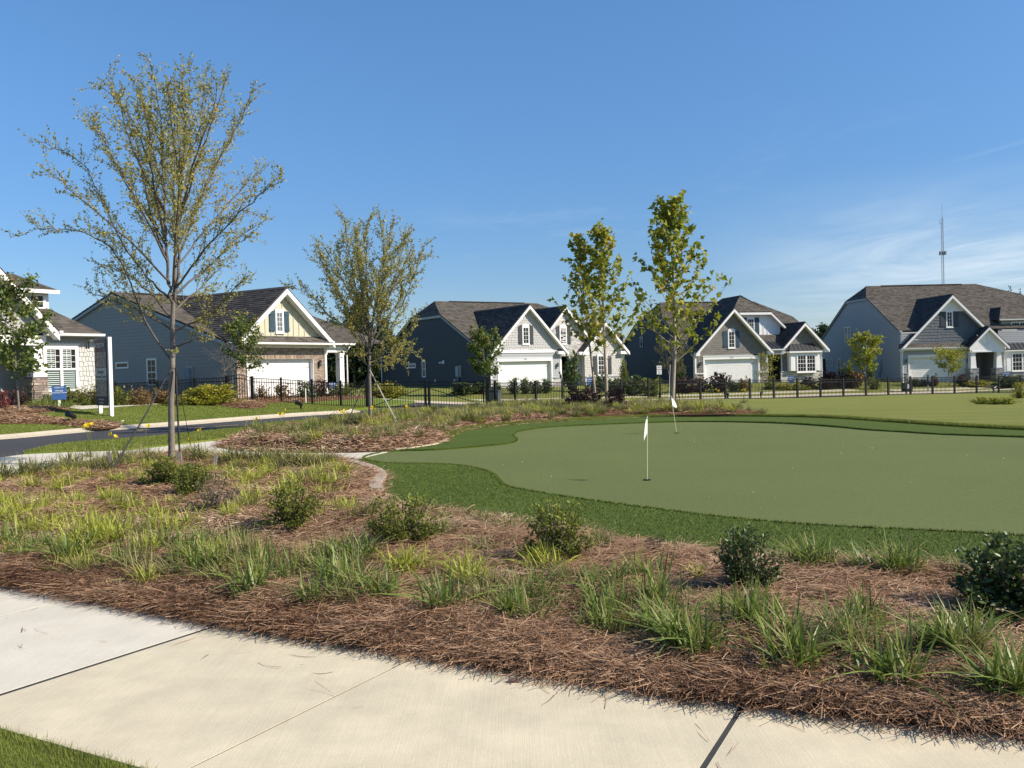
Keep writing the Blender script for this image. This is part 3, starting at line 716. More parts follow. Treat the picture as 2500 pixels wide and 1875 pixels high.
# ---------------------------------------------------------------- taupe shake house right of the sycamores
def house_taupe():
    c = crop(1680, 710, 350, 2074); p = c(105, 1362)
    r = building('taupe shake house with slate blue shutters behind the no-parking sign', p[0], p[1], 80, 13)
    L, F0 = left(0), front(0)
    g = gable_main(r, 0, 13.2, 1.0, 19.4, 3.35, 7.9, 6.2, shingle, right_clip=True, hipl=1.2, hipr=2.2)
    lap(r, L, [end_wall(1.0, 19.4, 3.35, 6.2, 7.9, g['vf'], g['vb']), [(0, -.3), (1.0, -.3), (1.0, 3.2), (0, 2.75)]], teal_board, exp=.2)
    end_trim(r, 0, 1.0, 3.35, g['vf'], g['vb'], 19.4, 6.2, 7.9, greyboard)
    window(r, L, 17.1, 17.75, 1.05, 2.35, 1, 1, 2, .06, sill=False); window(r, L, 12.3, 12.9, 3.7, 4.65, 1, 1, 1, .05, sill=False)
    D0, D1, DT = .92, 5.97, 2.14
    a, b = D0-.16, D1+.16
    shakes(r, F0, [[(.08, 1.0), (a, 1.0), (a, 2.55), (.08, 2.55)], [(b, 1.0), (6.9, 1.0), (6.9, 2.55), (b, 2.55)], [(.08, 2.55), (6.98, 2.55), (6.98, 2.85), (3.58, 6.35), (.08, 2.85)]], taupe_shake, taupe_shake, .2, .17, seed=2, jit=.02)
    masonry(r, F0, [[(0, -.3), (a, -.3), (a, .92), (0, .92)], [(b, -.3), (6.95, -.3), (6.95, .92), (b, .92)]], stonem, mortar, (.2, .45), (.08, .15), .012, (.02, .06), seed=9, name='ledge_stones')
    for x, y in ((0, a), (b, 6.95)): fbox(MB(), F0, x-.02, y+.02, .92, 1.0, 0, .1).build('stone_cap', white, r)
    garage_door(r, F0, D0, D1, -.15, DT, rec=.22)
    text(r, '4215', .17, on_wall(F0, 3.45, DT+.16, .055), dark, 'house_number')
    corner(r, F0, -.02, .12, 1.0, 2.8); corner(r, L, 0, .12, -.2, 2.8); corner(r, F0, 6.8, 6.94, 1.0, 2.8)
    lantern(r, F0, .5, 1.85); lantern(r, F0, 6.5, 1.85); downspout(r, L, .1, 0, 2.7)
    front_gable(r, 3.58, 6.62, -.12, 7.24, 2.78, 2.78, 0, 7.6, shingle_d, oh=.5, seed=41)
    window(r, F0, 3.22, 3.74, 3.2, 4.55, 2, 4, 1, .08, arch=True); shutter(r, F0, 2.68, 3.12, 3.2, 4.65, shutterblue); shutter(r, F0, 3.84, 4.24, 3.2, 4.65, shutterblue)
    for e, q in ((-.1, -1), (7.2, 1)): fbox(MB(), F0, min(e, e-.4*q), max(e, e-.4*q), 2.5, 2.85, .02, .46).build('eave_return', white, r)
    # entry between the two gables
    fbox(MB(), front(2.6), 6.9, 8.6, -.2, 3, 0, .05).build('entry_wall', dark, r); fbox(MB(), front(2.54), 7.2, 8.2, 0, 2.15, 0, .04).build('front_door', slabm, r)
    fbox(MB(), right_(6.95), 0, 2.6, -.2, 2.6, -.08, 0).build('entry_side_wall', taupe_shake, r)
    er = MB().prism([(6.7, -.15, 2.95), (8.9, -.15, 2.95), (8.9, 3.2, 4.3), (6.7, 3.2, 4.3)], (0, 0, -.06)).build('entry_roof', metalroof, r)
    for q in range(6): MB().obox((6.85+q*.36, -.15, 2.956), (.035, 0, 0), (0, 3.35, 1.35), (0, 0, .04)).build('standing_seam', metalroof, er)
    fbox(MB(), F0, 6.95, 8.5, 2.5, 2.92, -.05, .1).build('entry_beam', greyboard, r); gutter(r, (6.9, -.2, 2.85), (8.5, -.2, 2.85), out_=(0, -1, 0))
    # second gable with metal-roofed bay
    G_ = front(.5); shakes(r, G_, [[(8.45, 1.0), (12.5, 1.0), (12.5, 2.9), (8.45, 2.9)], [(8.45, 2.9), (12.5, 2.9), (12.75, 3.0), (10.68, 5.1), (8.5, 3.0)]], taupe_shake, taupe_shake, .2, .17, seed=6, jit=.02)
    masonry(r, front(.4), [[(8.4, -.3), (12.5, -.3), (12.5, .92), (8.4, .92)]], stone_w, mortar, (.2, .45), (.08, .15), .012, (.02, .06), seed=12, name='ledge_stones')
    fbox(MB(), G_, 8.4, 12.55, .92, 1.0, 0, .2).build('stone_cap', greyboard, r)
    lap(r, left(8.45), [[(.5, -.3), (3, -.3), (3, 3), (.5, 3)]], teal_board); lap(r, right_(12.5), [[(.5, -.3), (6, -.3), (6, 3), (.5, 3)]], teal_board)
    front_gable(r, 10.68, 5.34, 8.3, 13.05, 2.92, 2.92, .5, 6.0, shingle_d, oh=.5, seed=45)
    for e, q in ((8.35, -1), (13.0, 1)): fbox(MB(), G_, min(e, e-.35*q), max(e, e-.35*q), 2.6, 2.95, .02, .46).build('eave_return', white, r)
    BF = front(.05); fbox(MB(), BF, 9.1, 12.05, .98, 2.7, -.45, 0).build('bay_wall', white, r)
    window(r, BF, 9.87, 11.58, .92, 2.33, 3, 2, 2, .09, units=2)
    for x in (9.2, 11.72): fbox(MB(), BF, x, x+.34, 1.0, 2.35, 0, .04).build('bay_panel', white, r)
    br = MB().prism([(8.95, -.2, 2.74), (12.2, -.2, 2.74), (11.7, .5, 3.45), (9.45, .5, 3.45)], (0, 0, -.05)).build('bay_roof', metalroof, r)
    for q in range(1, 7): x = 9.1+q*.42; MB().obox((x, -.2, 2.745), (.035, 0, 0), ((10.575-x)*.12, .7, .71), (0, 0, .04)).build('standing_seam', metalroof, br)
    fbox(MB(), BF, 8.95, 12.2, 2.6, 2.73, -.3, .26).build('eave_fascia', white, r)
    corner(r, G_, 12.36, 12.5, 1.0, 2.9); downspout(r, G_, 12.52, 0, 2.8); downspout(r, G_, 8.52, 0, 2.8)
    # upper wing, white board and batten under a clipped gable
    U = front(3.0); w0 = [(3.2, 3.6), (9.9, 3.6), (9.9, 5.2), (8.6, 6.42), (5.0, 6.42), (3.2, 4.6)]
    backing(r, U, [w0], white, name='batten_wall')
    for q in range(17):
        x = 3.4+q*.4; zt = min(6.42, 5.2+(9.9-x)*.94, 4.6+(x-3.2)*1.01)
        fbox(MB(), U, x-.025, x+.025, 3.6, zt, 0, .03).build('batten', white, r)
    roof(r, [(4.9, 2.55, 6.45), (8.75, 2.55, 6.45), (6.85, 4.9, 8.05)], shingle, seed=51)
    roof(r, [(8.75, 2.55, 6.45), (10.3, 2.55, 5.0), (10.3, 9, 5.0), (6.85, 9, 8.05), (6.85, 4.9, 8.05)], shingle, seed=52)
    roof(r, [(4.9, 2.55, 6.45), (6.85, 4.9, 8.05), (6.85, 9, 8.05), (3.0, 9, 4.6), (3.0, 2.55, 4.6)], shingle_d, seed=53)  # left slope of the same roof, its shade coloured in
    fu = Fr((0, 0, 0), (1, 0, 0), (0, -1, 0))
    for p, q in (((4.9, 6.38), (8.75, 6.38)), ((8.75, 6.38), (10.3, 4.93)), ((4.9, 6.38), (3.0, 4.53))):
        MB().obox(fu.p(p[0], p[1], -2.55), fu.p(q[0], q[1], 0)-fu.p(p[0], p[1], 0), np.array([0, 0, -.2]), fu.N*.04).build('rake_board', white, r)
        MB().obox(fu.p(p[0], p[1]-.14, -2.55), fu.p(q[0], q[1], 0)-fu.p(p[0], p[1], 0), np.array([0, 0, -.03]), -fu.N*.4).build('soffit', white, r)
    window(r, U, 6.62, 7.2, 4.75, 5.8, 3, 3, 1, .08, arch=True); shutter(r, U, 6.05, 6.5, 4.6, 5.95, shutterblue); shutter(r, U, 7.32, 7.75, 4.4, 5.95, shutterblue)
    return r

# ---------------------------------------------------------------- navy house in the middle
def house_navy():
    c = crop(1180, 720, 360, 2059); p = c(105, 1310)
    r = building('dark navy house with white shake gable in the middle behind the gate', p[0], p[1], 73, 32)
    L, F0 = left(0), front(0)
    g = gable_main(r, 0, 14.3, 1.0, 21.0, 3.15, 7.75, 6.37, shingle, right_clip=True, hipl=1.0, hipr=2.5, ohf=-.6)
    lap(r, L, [end_wall(1.0, 21.0, 3.15, 6.37, 7.7, g['vf'], g['vb']), [(0, -.3), (1.0, -.3), (1.0, 3.0), (0, 2.8)]], navy_board, exp=.19)
    end_trim(r, 0, 1.0, 3.15, g['vf'], g['vb'], 21.0, 6.37, 7.7, greyboard); corner(r, L, 20.86, 21, -.3, 2.9, .04)
    window(r, L, 11.35, 11.95, 1.05, 2.4, 1, 1, 2, .07, sill=False); window(r, L, 13.35, 14.75, 1.9, 2.2, 1, 1, 1, .07, sill=False)
    mbx = MB(); fbox(mbx, L, 4.75, 5.35, .95, 1.9, .02, .04); fbox(mbx, L, 5.0, 5.45, 1.0, 1.85, .04, .2); m_ = mbx.build('meter_box', greymetal, r)
    MB().tube([L.p(5.2, -.2, .12), L.p(5.2, 1.0, .12)], .05, 6).build('conduit', greymetal, r)
    fbox(MB(), L, 5.5, 5.85, .4, .8, .02, .2).build('junction_box', greymetal, r); fbox(MB(), L, 9.3, 9.55, .5, .8, .02, .08).build('vent_hood', cream, r)
    fl = MB(); fbox(fl, L, 7.7, 8.0, 2.1, 2.4, .02, .06); fl.tube([L.p(7.85, 2.25, .06), L.p(8.2, 2.2, .3)], .07, 7); fl.build('flood_light', white, r)
    D0, D1, DT = .8, 5.8, 2.1
    a, b = D0-.16, D1+.16
    lap(r, F0, [[(0, .75), (a, .75), (a, 2.4), (0, 2.4)], [(b, .75), (6.9, .75), (6.9, 2.4), (b, 2.4)], [(0, 2.4), (6.9, 2.4), (6.9, 2.8), (0, 2.8)]], greyboard)
    fbox(MB(), F0, .05, 6.2, 2.8, 3.05, 0, .07).build('gable_band', white, r)
    shakes(r, F0, [[(.3, 3.05), (6.9, 3.05), (3.61, 6.4)]], lightgrey_shake, mat('shake_backing', (.14, .14, .135)), .24, .2, seed=7)
    masonry(r, F0, [[(0, -.3), (a, -.3), (a, .68), (0, .68)], [(b, -.3), (6.9, -.3), (6.9, .68), (b, .68)]], stone_w, mortar, (.18, .45), (.08, .15), .012, (.02, .06), seed=19, name='ledge_stones')
    for x, y in ((0, a), (b, 6.9)): fbox(MB(), F0, x-.02, y+.02, .68, .76, 0, .1).build('stone_cap', greyboard, r)
    garage_door(r, F0, D0, D1, -.25, DT, rec=.26)
    text(r, '3029', .16, on_wall(F0, 3.3, DT+.16, .055), dark, 'house_number')
    corner(r, F0, 6.72, 6.88, .76, 2.7); corner(r, F0, .0, .13, .76, 2.8); lantern(r, F0, 6.42, 1.75)
    front_gable(r, 3.61, 6.72, -.1, 7.32, 2.9, 2.9, 0, 8.6, shingle_d, oh=.42, seed=61)
    fbox(MB(), F0, 6.35, 7.25, 2.66, 2.9, .02, .4).build('eave_return', white, r)
    window(r, F0, 3.14, 3.66, 3.55, 4.85, 2, 4, 1, .08, arch=True); shutter(r, F0, 2.68, 3.04, 3.5, 4.95, shuttergrey, .15); shutter(r, F0, 3.76, 4.12, 3.5, 4.95, shuttergrey, -.15)
    # stone gable over the arched entry
    S_ = front(1.5); masonry(r, S_, [[(5.9, 2.5), (10.4, 2.5), (10.4, 4.4), (8.34, 6.5), (5.9, 4.0)], [(8.7, .0), (10.0, 0), (10.0, 2.5), (8.7, 2.5)], [(6.9, 0), (7.4, 0), (7.4, 2.5), (6.9, 2.5)]], stone_w, mortar, (.2, .55), (.08, .16), .012, (.02, .06), seed=29, name='ledge_stones')
    front_gable(r, 8.34, 6.78, 5.4, 11.3, 3.6, 3.6, 1.5, 8.8, shingle_d, oh=.35, seed=65)
    window(r, S_, 7.87, 8.45, 3.6, 4.9, 2, 4, 1, .08, arch=True); shutter(r, S_, 7.4, 7.78, 3.5, 5.0, shuttergrey, .12); shutter(r, S_, 8.55, 8.93, 3.5, 5.0, shuttergrey, -.12)
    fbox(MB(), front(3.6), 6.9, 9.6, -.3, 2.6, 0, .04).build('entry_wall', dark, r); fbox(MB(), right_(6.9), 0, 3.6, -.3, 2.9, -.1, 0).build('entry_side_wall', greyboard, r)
    fbox(MB(), front(2.2), 7.4, 8.7, 0, .1, 0, .6).build('porch_step', concrete_c, r)
    # right gable, white shakes
    G_ = front(1.0); shakes(r, G_, [[(10.0, .7), (14.2, .7), (14.2, 2.9), (10.0, 2.9)], [(10.0, 2.9), (14.2, 2.9), (12.09, 5.1)]], whiteshake, mat('shake_backing', (.14, .14, .135)), .24, .2, seed=17)
    masonry(r, front(.9), [[(9.95, -.3), (14.25, -.3), (14.25, .66), (9.95, .66)]], stone_w, mortar, (.2, .45), (.08, .15), .012, (.02, .06), seed=39, name='ledge_stones')
    fbox(MB(), G_, 9.95, 14.25, .64, .72, 0, .2).build('stone_cap', greyboard, r); fbox(MB(), left(10), 1.0, 3.6, -.3, 2.9, -.1, 0).build('gable_side_wall', whiteshake, r)
    front_gable(r, 12.09, 5.45, 9.55, 14.65, 2.85, 2.85, 1.0, 6.5, shingle, oh=.42, seed=69)
    window(r, G_, 11.45, 12.35, .85, 2.45, 3, 2, 2, .09, units=1, head=.1); shutter(r, G_, 10.9, 11.3, .85, 2.45, shuttergrey); shutter(r, G_, 12.5, 12.9, .85, 2.45, shuttergrey)
    corner(r, G_, 14.06, 14.2, .72, 2.85); downspout(r, G_, 14.24, 0, 2.7); fbox(MB(), G_, 13.7, 14.6, 2.6, 2.86, .02, .4).build('eave_return', white, r)
    fbox(MB(), G_, 9.2, 10.2, 2.6, 2.84, .02, .4).build('eave_return', white, r)
    lap(r, right_(14.2), [[(1, -.3), (20, -.3), (20, 2.9), (1, 2.9)]], navy_board, exp=.3)
    return r

# ---------------------------------------------------------------- cream gable brick house
def house_brick():
    c = crop(520, 690, 340, 1659); p = c(295, 1405)
    r = building('blue-grey sided house with cream batten gable over a brick garage', p[0], p[1], 47.5, 56)
    L, F0 = left(0), front(0)
    vm = 10.6; ze, zr, zb, v0, v1 = 3.25, 6.28, 3.25, 1.05, 20.1
    g = gable_main(r, 0, 12.0, v0, v1, ze, zr, None, shingle, oh=.35)
    lap(r, L, [end_wall(v0, v1, ze, None, zr, 0, 0), [(0, -.4), (1.05, -.4), (1.05, 3.1), (0, 2.9)]], blue_board, exp=.19)
    end_trim(r, 0, v0, ze, 0, 0, v1, None, zr, mat('pale_blue_trim', (.33, .38, .44)))
    window(r, L, 6.75, 7.5, .9, 2.3, 2, 2, 2, .07, sill=False); window(r, L, 9.35, 10.45, 1.92, 2.18, 1, 1, 1, .06, sill=False)
    fbox(MB(), L, 3.5, 4.1, .7, 1.88, .02, .05).build('panel_board', greyboard, r); fbox(MB(), L, 3.65, 4.1, .7, 1.75, .05, .18).build('meter_box', mat('blue_grey_box', (.2, .25, .3)), r)
    D0, D1, DT = .68, 5.35, 2.13
    H = DT+.22
    masonry(r, F0, [[(0, -.4), (D0-.04, -.4), (D0-.04, H), (0, H)], [(D1+.04, -.4), (6.2, -.4), (6.2, H), (D1+.04, H)], [(0, H), (6.2, H), (6.2, 2.72), (0, 2.72)]], brickm, mortar, (.21, .21), (.076, .076), .011, (.010, .014), seed=3, name='bricks', bond=True)
    masonry(r, F0, [[(D0-.04, DT+.005), (D1+.04, DT+.005), (D1+.04, H-.004), (D0-.04, H-.004)]], brickm, mortar, (.076, .076), (.21, .21), .011, (.012, .016), seed=5, name='soldier_bricks')
    garage_door(r, F0, D0, D1, -.45, DT, rec=.3, framed=False, m=white)
    fbox(MB(), F0, -.05, 6.25, 2.73, 2.93, .0, .06).build('frieze_board', white, r)
    roof(r, [(-.1, -.62, 2.98), (6.5, -.62, 2.98), (5.9, 0, 3.36), (.5, 0, 3.36)], shingle, seed=71); gutter(r, (-.1, -.62, 2.88), (6.5, -.62, 2.88), out_=(0, -1, 0)); fbox(MB(), F0, -.1, 6.45, 2.9, 2.95, .02, .58).build('eave_soffit', white, r)
    gp = [(.2, 3.3), (6.05, 3.3), (3.13, 5.7)]; backing(r, F0, [gp], cream, name='batten_wall')
    for q in range(15):
        x = .35+q*.4; zt = 3.3+min(x-.2, 6.05-x)*.8219
        if zt > 3.4: fbox(MB(), F0, x-.022, x+.022, 3.3, zt, 0, .03).build('batten', cream, r)
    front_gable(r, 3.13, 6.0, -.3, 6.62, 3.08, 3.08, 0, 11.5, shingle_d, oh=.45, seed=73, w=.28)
    for e, q in ((-.28, -1), (6.6, 1)): fbox(MB(), F0, min(e, e-.4*q), max(e, e-.4*q), 2.96, 3.12, .02, .47).build('eave_return', white, r)
    window(r, F0, 2.72, 3.14, 3.62, 4.65, 2, 4, 1, .08, head=.1, m=white, g=glass_l); shutter(r, F0, 2.22, 2.58, 3.6, 4.72, shutterblue); shutter(r, F0, 3.28, 3.6, 3.6, 4.72, shutterblue)
    lantern(r, F0, 5.78, 1.85, False); downspout(r, F0, 6.22, .9, 2.85)
    # porch to the right, open to the woods behind
    roof(r, [(6.1, -.2, 3.0), (8.5, -.2, 3.0), (8.5, 3.4, 3.9), (6.1, 3.4, 3.9)], shingle, seed=77); gutter(r, (6.1, -.2, 2.9), (8.5, -.2, 2.9), out_=(0, -1, 0))
    P_ = front(.1); fbox(MB(), P_, 6.25, 8.2, 2.5, 2.88, -.25, 0).build('porch_beam', white, r); fbox(MB(), right_(8.2), .1, 3.2, 2.5, 2.88, -.25, 0).build('porch_beam', white, r)
    for u, v in ((7.75, .12), (7.75, 3.0), (6.36, .12)):
        m = MB(); m.box(u-.17, u+.17, v, v+.34, .0, 2.5); m.box(u-.21, u+.21, v-.04, v+.38, -.1, .3); m.box(u-.2, u+.2, v-.03, v+.37, 2.36, 2.5); m.build('porch_column', white, r)
    downspout(r, right_(8.2), .2, .0, 2.85)
    fbox(MB(), P_, 6.2, 8.3, -.35, .02, -3.2, 0).build('porch_slab', concrete_c, r)
    fbox(MB(), right_(6.2), .0, 12, -.4, 3.0, -.1, 0).build('right_wall', blue_board, r)
    return r

# ---------------------------------------------------------------- white shake house at the left edge
def house_left():
    c = crop(0, 650, 260, 1106); p = c(995, 1430)
    r = building('white shake house at the left edge with a blinds-filled twin window', p[0], p[1], 41, 56)
    F0 = front(0)
    w0, w1 = -2.2, -.92
    shakes(r, F0, [[(-2.9, .62), (w0-.12, .62), (w0-.12, 2.74), (-2.9, 2.74)], [(w1+.12, .0), (0, 0), (0, 2.74), (w1+.12, 2.74)], [(w0-.12, 2.62), (w1+.12, 2.62), (w1+.12, 2.74), (w0-.12, 2.74)], [(w0-.12, -.2), (w1+.12, -.2), (w1+.12, .62), (w0-.12, .62)]], whiteshake, mat('shake_backing', (.14, .14, .135)), .17, .21, single=True, seed=31, jit=.03)
    masonry(r, front(-.05), [[(-2.9, -.3), (.0, -.3), (.0, .55), (-2.9, .55)]], stonem, mortar, (.18, .42), (.07, .13), .012, (.02, .05), seed=49, name='ledge_stones')
    # twin window: blinds behind the glass
    win = MB()
    for a, b in ((w0-.14, w0), (w1, w1+.14), (-1.62, -1.50)): fbox(win, F0, a, b, .66, 2.42, 0, .07)
    fbox(win, F0, w0-.14, w1+.14, 2.42, 2.62, 0, .075); fbox(win, F0, w0-.2, w1+.2, 2.62, 2.67, 0, .12); fbox(win, F0, w0-.18, w1+.18, .60, .70, 0, .11)
    for a, b in ((w0, -1.62), (-1.50, w1)):
        fbox(win, F0, a, b, 1.54, 1.61, .01, .06)
        for q in (1, 2): x = a+(b-a)*q/3; fbox(win, F0, x-.01, x+.01, 1.61, 2.42, .03, .045)
        for q in (1, 2): z = 1.61+(2.42-1.61)*q/3; fbox(win, F0, a, b, z-.01, z+.01, .03, .044)
    wi = win.build('window', white, r)
    fbox(MB(), F0, w0, w1, .68, 2.42, -.1, .004).build('window_recess', dark, wi)
    blindm = mat('blind_slat_white', (.42, .50, .48), .5, .03)
    for k in range(20):
        z = .72+k*.086
        if 1.53 < z < 1.61: continue
        for a, b in ((w0+.02, -1.64), (-1.48, w1-.02)):
            cut = .16 if z > 1.6 else 0
            MB().obox(F0.p(a, z, .008), F0.S*(b-a-cut), np.array([0, 0, .043]), F0.N*.012).build('blind_slat', blindm, wi)
    # eave, roof, floodlights
    fbox(MB(), F0, -2.9, .0, 2.74, 2.98, 0, .04).build('frieze_board', greyboard, r); gutter(r, (-2.6, -.52, 2.97), (.17, -.52, 2.97), out_=(0, -1, 0)); fbox(MB(), F0, -2.9, .15, 2.94, 2.98, .02, .5).build('eave_soffit', greyboard, r)
    roof(r, [(.17, -.5, 3.08), (-3.6, 5.2, 6.4), (-9, 5.2, 6.4), (-9, -.5, 3.08)], shingle, seed=81, exp=.16); roof(r, [(.17, -.5, 3.08), (.17, 11, 3.08), (-3.6, 5.2, 6.4)], shingle, seed=82)
    roof(r, [(.17, 11, 3.08), (-9, 11, 3.08), (-9, 5.2, 6.4), (-3.6, 5.2, 6.4)], shingle, seed=83, exp=.4)
    fl = MB()
    for q in (-.28, -.1): fl.tube([F0.p(q-.02, 2.86, .04), F0.p(q, 2.84, .16), F0.p(q+.02, 2.8, .26)], [.03, .05, .08], 8)
    fl.build('flood_light', white, r)
    hk = MB()
    for q in (-.38, -.27): hk.tube([F0.p(q, 2.72, .03), F0.p(q, 2.52, .05)], .012, 5); hk.tube([F0.p(q, 2.54, .05), F0.p(q, 2.48, .05)], .03, 6)
    hk.build('wire_hook', black_metal, r)
    lap(r, right_(0), [[(0, -.3), (11, -.3), (11, 3.0), (0, 3.0)]], greyboard, exp=.25)
    # dormer
    DF = front(1.6); backing(r, DF, [[(-2.3, 3.9), (-1.1, 3.9), (-1.1, 5.0), (-2.3, 5.0)]], white, th=2.0, name='dormer_wall'); window(r, DF, -1.95, -1.35, 4.3, 4.85, 2, 2, 1, .08)
    roof(r, [(-2.6, 1.2, 5.06), (-.82, 1.2, 5.06), (-.82, 5.0, 6.1), (-2.6, 5.0, 6.1)], shingle, seed=85, exp=.16); fbox(MB(), front(1.2), -2.6, -.82, 4.92, 5.08, 0, .04).build('dormer_fascia', white, r)
    # porch gable, tapered column on a stone pier
    PF = front(-1.0); lap(r, PF, [[(-8.4, 3.05), (-2.75, 3.05), (-5.55, 6.2)]], pale_board, exp=.18)
    front_gable(r, -5.55, 6.45, -8.7, -2.42, 3.12, 3.12, -1.0, 4.5, shingle, oh=.45, seed=87, w=.3); fbox(MB(), PF, -8.3, -2.75, 2.55, 2.95, -.4, .05).build('porch_beam', white, r)
    gutter(r, (-2.45, -1.45, 3.02), (-2.3, -1.45, 3.02), out_=(0, -1, 0))
    for u in (-3.08, -5.3):
        c = MB(); w0_, w1_ = .15, .25; z0, z1 = 1.25, 2.56; vv = -.8
        c.add([(u-w1_, vv-w1_, z0), (u+w1_, vv-w1_, z0), (u+w1_, vv+w1_, z0), (u-w1_, vv+w1_, z0), (u-w0_, vv-w0_, z1), (u+w0_, vv-w0_, z1), (u+w0_, vv+w0_, z1), (u-w0_, vv+w0_, z1)], [(0, 1, 5, 4), (1, 2, 6, 5), (2, 3, 7, 6), (3, 0, 4, 7), (4, 5, 6, 7)]); c.build('porch_column', white, r)
        MB().box(u-.34, u+.34, vv-.34, vv+.34, 1.18, 1.25).build('stone_cap', stonem, r)
        for fr, q in ((Fr((0, vv-.3, 0), (1, 0, 0), (0, -1, 0)), u), (Fr((u-.3, 0, 0), (0, 1, 0), (-1, 0, 0)), vv), (Fr((u+.3, 0, 0), (0, 1, 0), (1, 0, 0)), vv)):
            masonry(r, fr, [[(q-.3, -.3), (q+.3, -.3), (q+.3, 1.18), (q-.3, 1.18)]], stonem, mortar, (.14, .38), (.07, .13), .016, (.015, .06), seed=int(abs(u)*7), single=True, each='stone')
    lap(r, front(1.2), [[(-9, -.3), (-2.9, -.3), (-2.9, 3), (-9, 3)]], greyboard); fbox(MB(), front(1.15), -4.9, -3.9, 0, 2.15, 0, .05).build('front_door', dark, r)
    fbox(MB(), Fr((-2.9, 0, 0), (0, 1, 0), (-1, 0, 0)), 0, 1.2, -.3, 2.9, -.1, 0).build('porch_side_wall', greyboard, r)
    fbox(MB(), front(-1.2), -8.5, -2.6, -.4, .05, -2.4, 0).build('porch_slab', concrete_c, r)
    return r
house_right(); house_taupe(); house_navy(); house_brick(); house_left()
# ================================================================== GROUND
RNG = np.random.default_rng(5)
def vnoise(x, y, s, seed=0):
    """smooth value noise"""
    x = np.asarray(x)/s; y = np.asarray(y)/s; xi = np.floor(x).astype(int); yi = np.floor(y).astype(int); fx = x-xi; fy = y-yi
    fx = fx*fx*(3-2*fx); fy = fy*fy*(3-2*fy)
    def h(a, b):
        n = (a*374761393+b*668265263+seed*982451653) & 0x7fffffff; n = (n ^ (n >> 13))*1274126177 & 0x7fffffff; return ((n ^ (n >> 16)) & 0xffff)/65535.
    return (h(xi, yi)*(1-fx)+h(xi+1, yi)*fx)*(1-fy)+(h(xi, yi+1)*(1-fx)+h(xi+1, yi+1)*fx)*fy

def grass_mat(name, a, b, c, stripe=None, scale=1.0):
    m = bpy.data.materials.new(name); m.use_nodes = True; t = m.node_tree; t.nodes.clear()
    o = nd(t, 'ShaderNodeOutputMaterial'); bs = nd(t, 'ShaderNodeBsdfPrincipled'); bs.inputs['Roughness'].default_value = .85; bs.inputs['Specular IOR Level'].default_value = .15
    tcn = nd(t, 'ShaderNodeTexCoord')
    def nz(s, det=6, st=(1, 1, 1), rot=0):
        mp = nd(t, 'ShaderNodeMapping'); mp.inputs['Scale'].default_value = st; mp.inputs['Rotation'].default_value = (0, 0, rot); t.links.new(tcn.outputs['Object'], mp.inputs[0])
        n = nd(t, 'ShaderNodeTexNoise'); n.inputs['Scale'].default_value = s; n.inputs['Detail'].default_value = det; n.inputs['Roughness'].default_value = .65; t.links.new(mp.outputs[0], n.inputs[0]); return n.outputs[0]
    r1 = nd(t, 'ShaderNodeValToRGB'); r1.color_ramp.elements[0].position = .3; r1.color_ramp.elements[1].position = .7
    r1.color_ramp.elements[0].color = (*a, 1); r1.color_ramp.elements[1].color = (*b, 1)
    t.links.new(nz(14*scale, 8), r1.inputs[0])
    mx = nd(t, 'ShaderNodeMix'); mx.data_type = 'RGBA'; t.links.new(r1.outputs[0], mx.inputs['A']); mx.inputs['B'].default_value = (*c, 1)
    mr = nd(t, 'ShaderNodeMapRange'); mr.inputs[1].default_value = .45; mr.inputs[2].default_value = .75; mr.inputs[3].default_value = 0; mr.inputs[4].default_value = .85
    t.links.new(nz(.55*scale, 7, stripe[0] if stripe else (1, 1, 1), stripe[1] if stripe else 0), mr.inputs[0]); t.links.new(mr.outputs[0], mx.inputs['Factor'])
    m2 = nd(t, 'ShaderNodeMix'); m2.data_type = 'RGBA'; m2.blend_type = 'MULTIPLY'; m2.inputs['Factor'].default_value = 1
    mr2 = nd(t, 'ShaderNodeMapRange'); mr2.inputs[1].default_value = .25; mr2.inputs[2].default_value = .75; mr2.inputs[3].default_value = .6; mr2.inputs[4].default_value = 1.35
    t.links.new(nz(120*scale, 3), mr2.inputs[0]); t.links.new(mx.outputs['Result'], m2.inputs['A']); t.links.new(mr2.outputs[0], m2.inputs['B'])
    t.links.new(m2.outputs['Result'], bs.inputs['Base Color'])
    bp = nd(t, 'ShaderNodeBump'); bp.inputs['Strength'].default_value = .9; bp.inputs['Distance'].default_value = .03; t.links.new(nz(70*scale, 4), bp.inputs['Height']); t.links.new(bp.outputs[0], bs.inputs['Normal'])
    t.links.new(bs.outputs[0], o.inputs[0]); return m
lawn_m = grass_mat('lawn_grass', (.155, .175, .032), (.205, .225, .045), (.27, .25, .08), ((.35, 2.2, 1), R(-28)))
lawn_l = grass_mat('lush_lawn_grass', (.115, .165, .022), (.165, .215, .034), (.23, .24, .055))
far_m = grass_mat('ground_grass', (.10, .14, .035), (.15, .18, .05), (.20, .19, .08))
fringe_m = grass_mat('fringe_turf', (.070, .108, .015), (.098, .14, .022), (.11, .145, .028), scale=1.6)
putt_m = mat('putting_turf', (.104, .130, .042), .9, .10, 70.0, .6, 240, col2=(.168, .194, .074), spec=.1, big=.05, bigscale=.35)
straw_bed = mat('pine_straw_litter', (.055, .028, .016), .95, .3, 30, .8, 90, col2=(.20, .11, .062), spec=.05, big=.25, bigscale=1.3, stretch=(1, 1, 1))
needle_m = mat('pine_needles', (1, 1, 1), .75, .1, 3, tone=[(.085, .040, .020), (.28, .155, .085), (.48, .315, .19), (.20, .10, .055), (.64, .48, .32)], spec=.25)

g = sheet('ground', [(-400, -60), (400, -60), (400, 500), (-400, 500)], lambda x, y: TV(x, y)-.10, far_m, step=12)
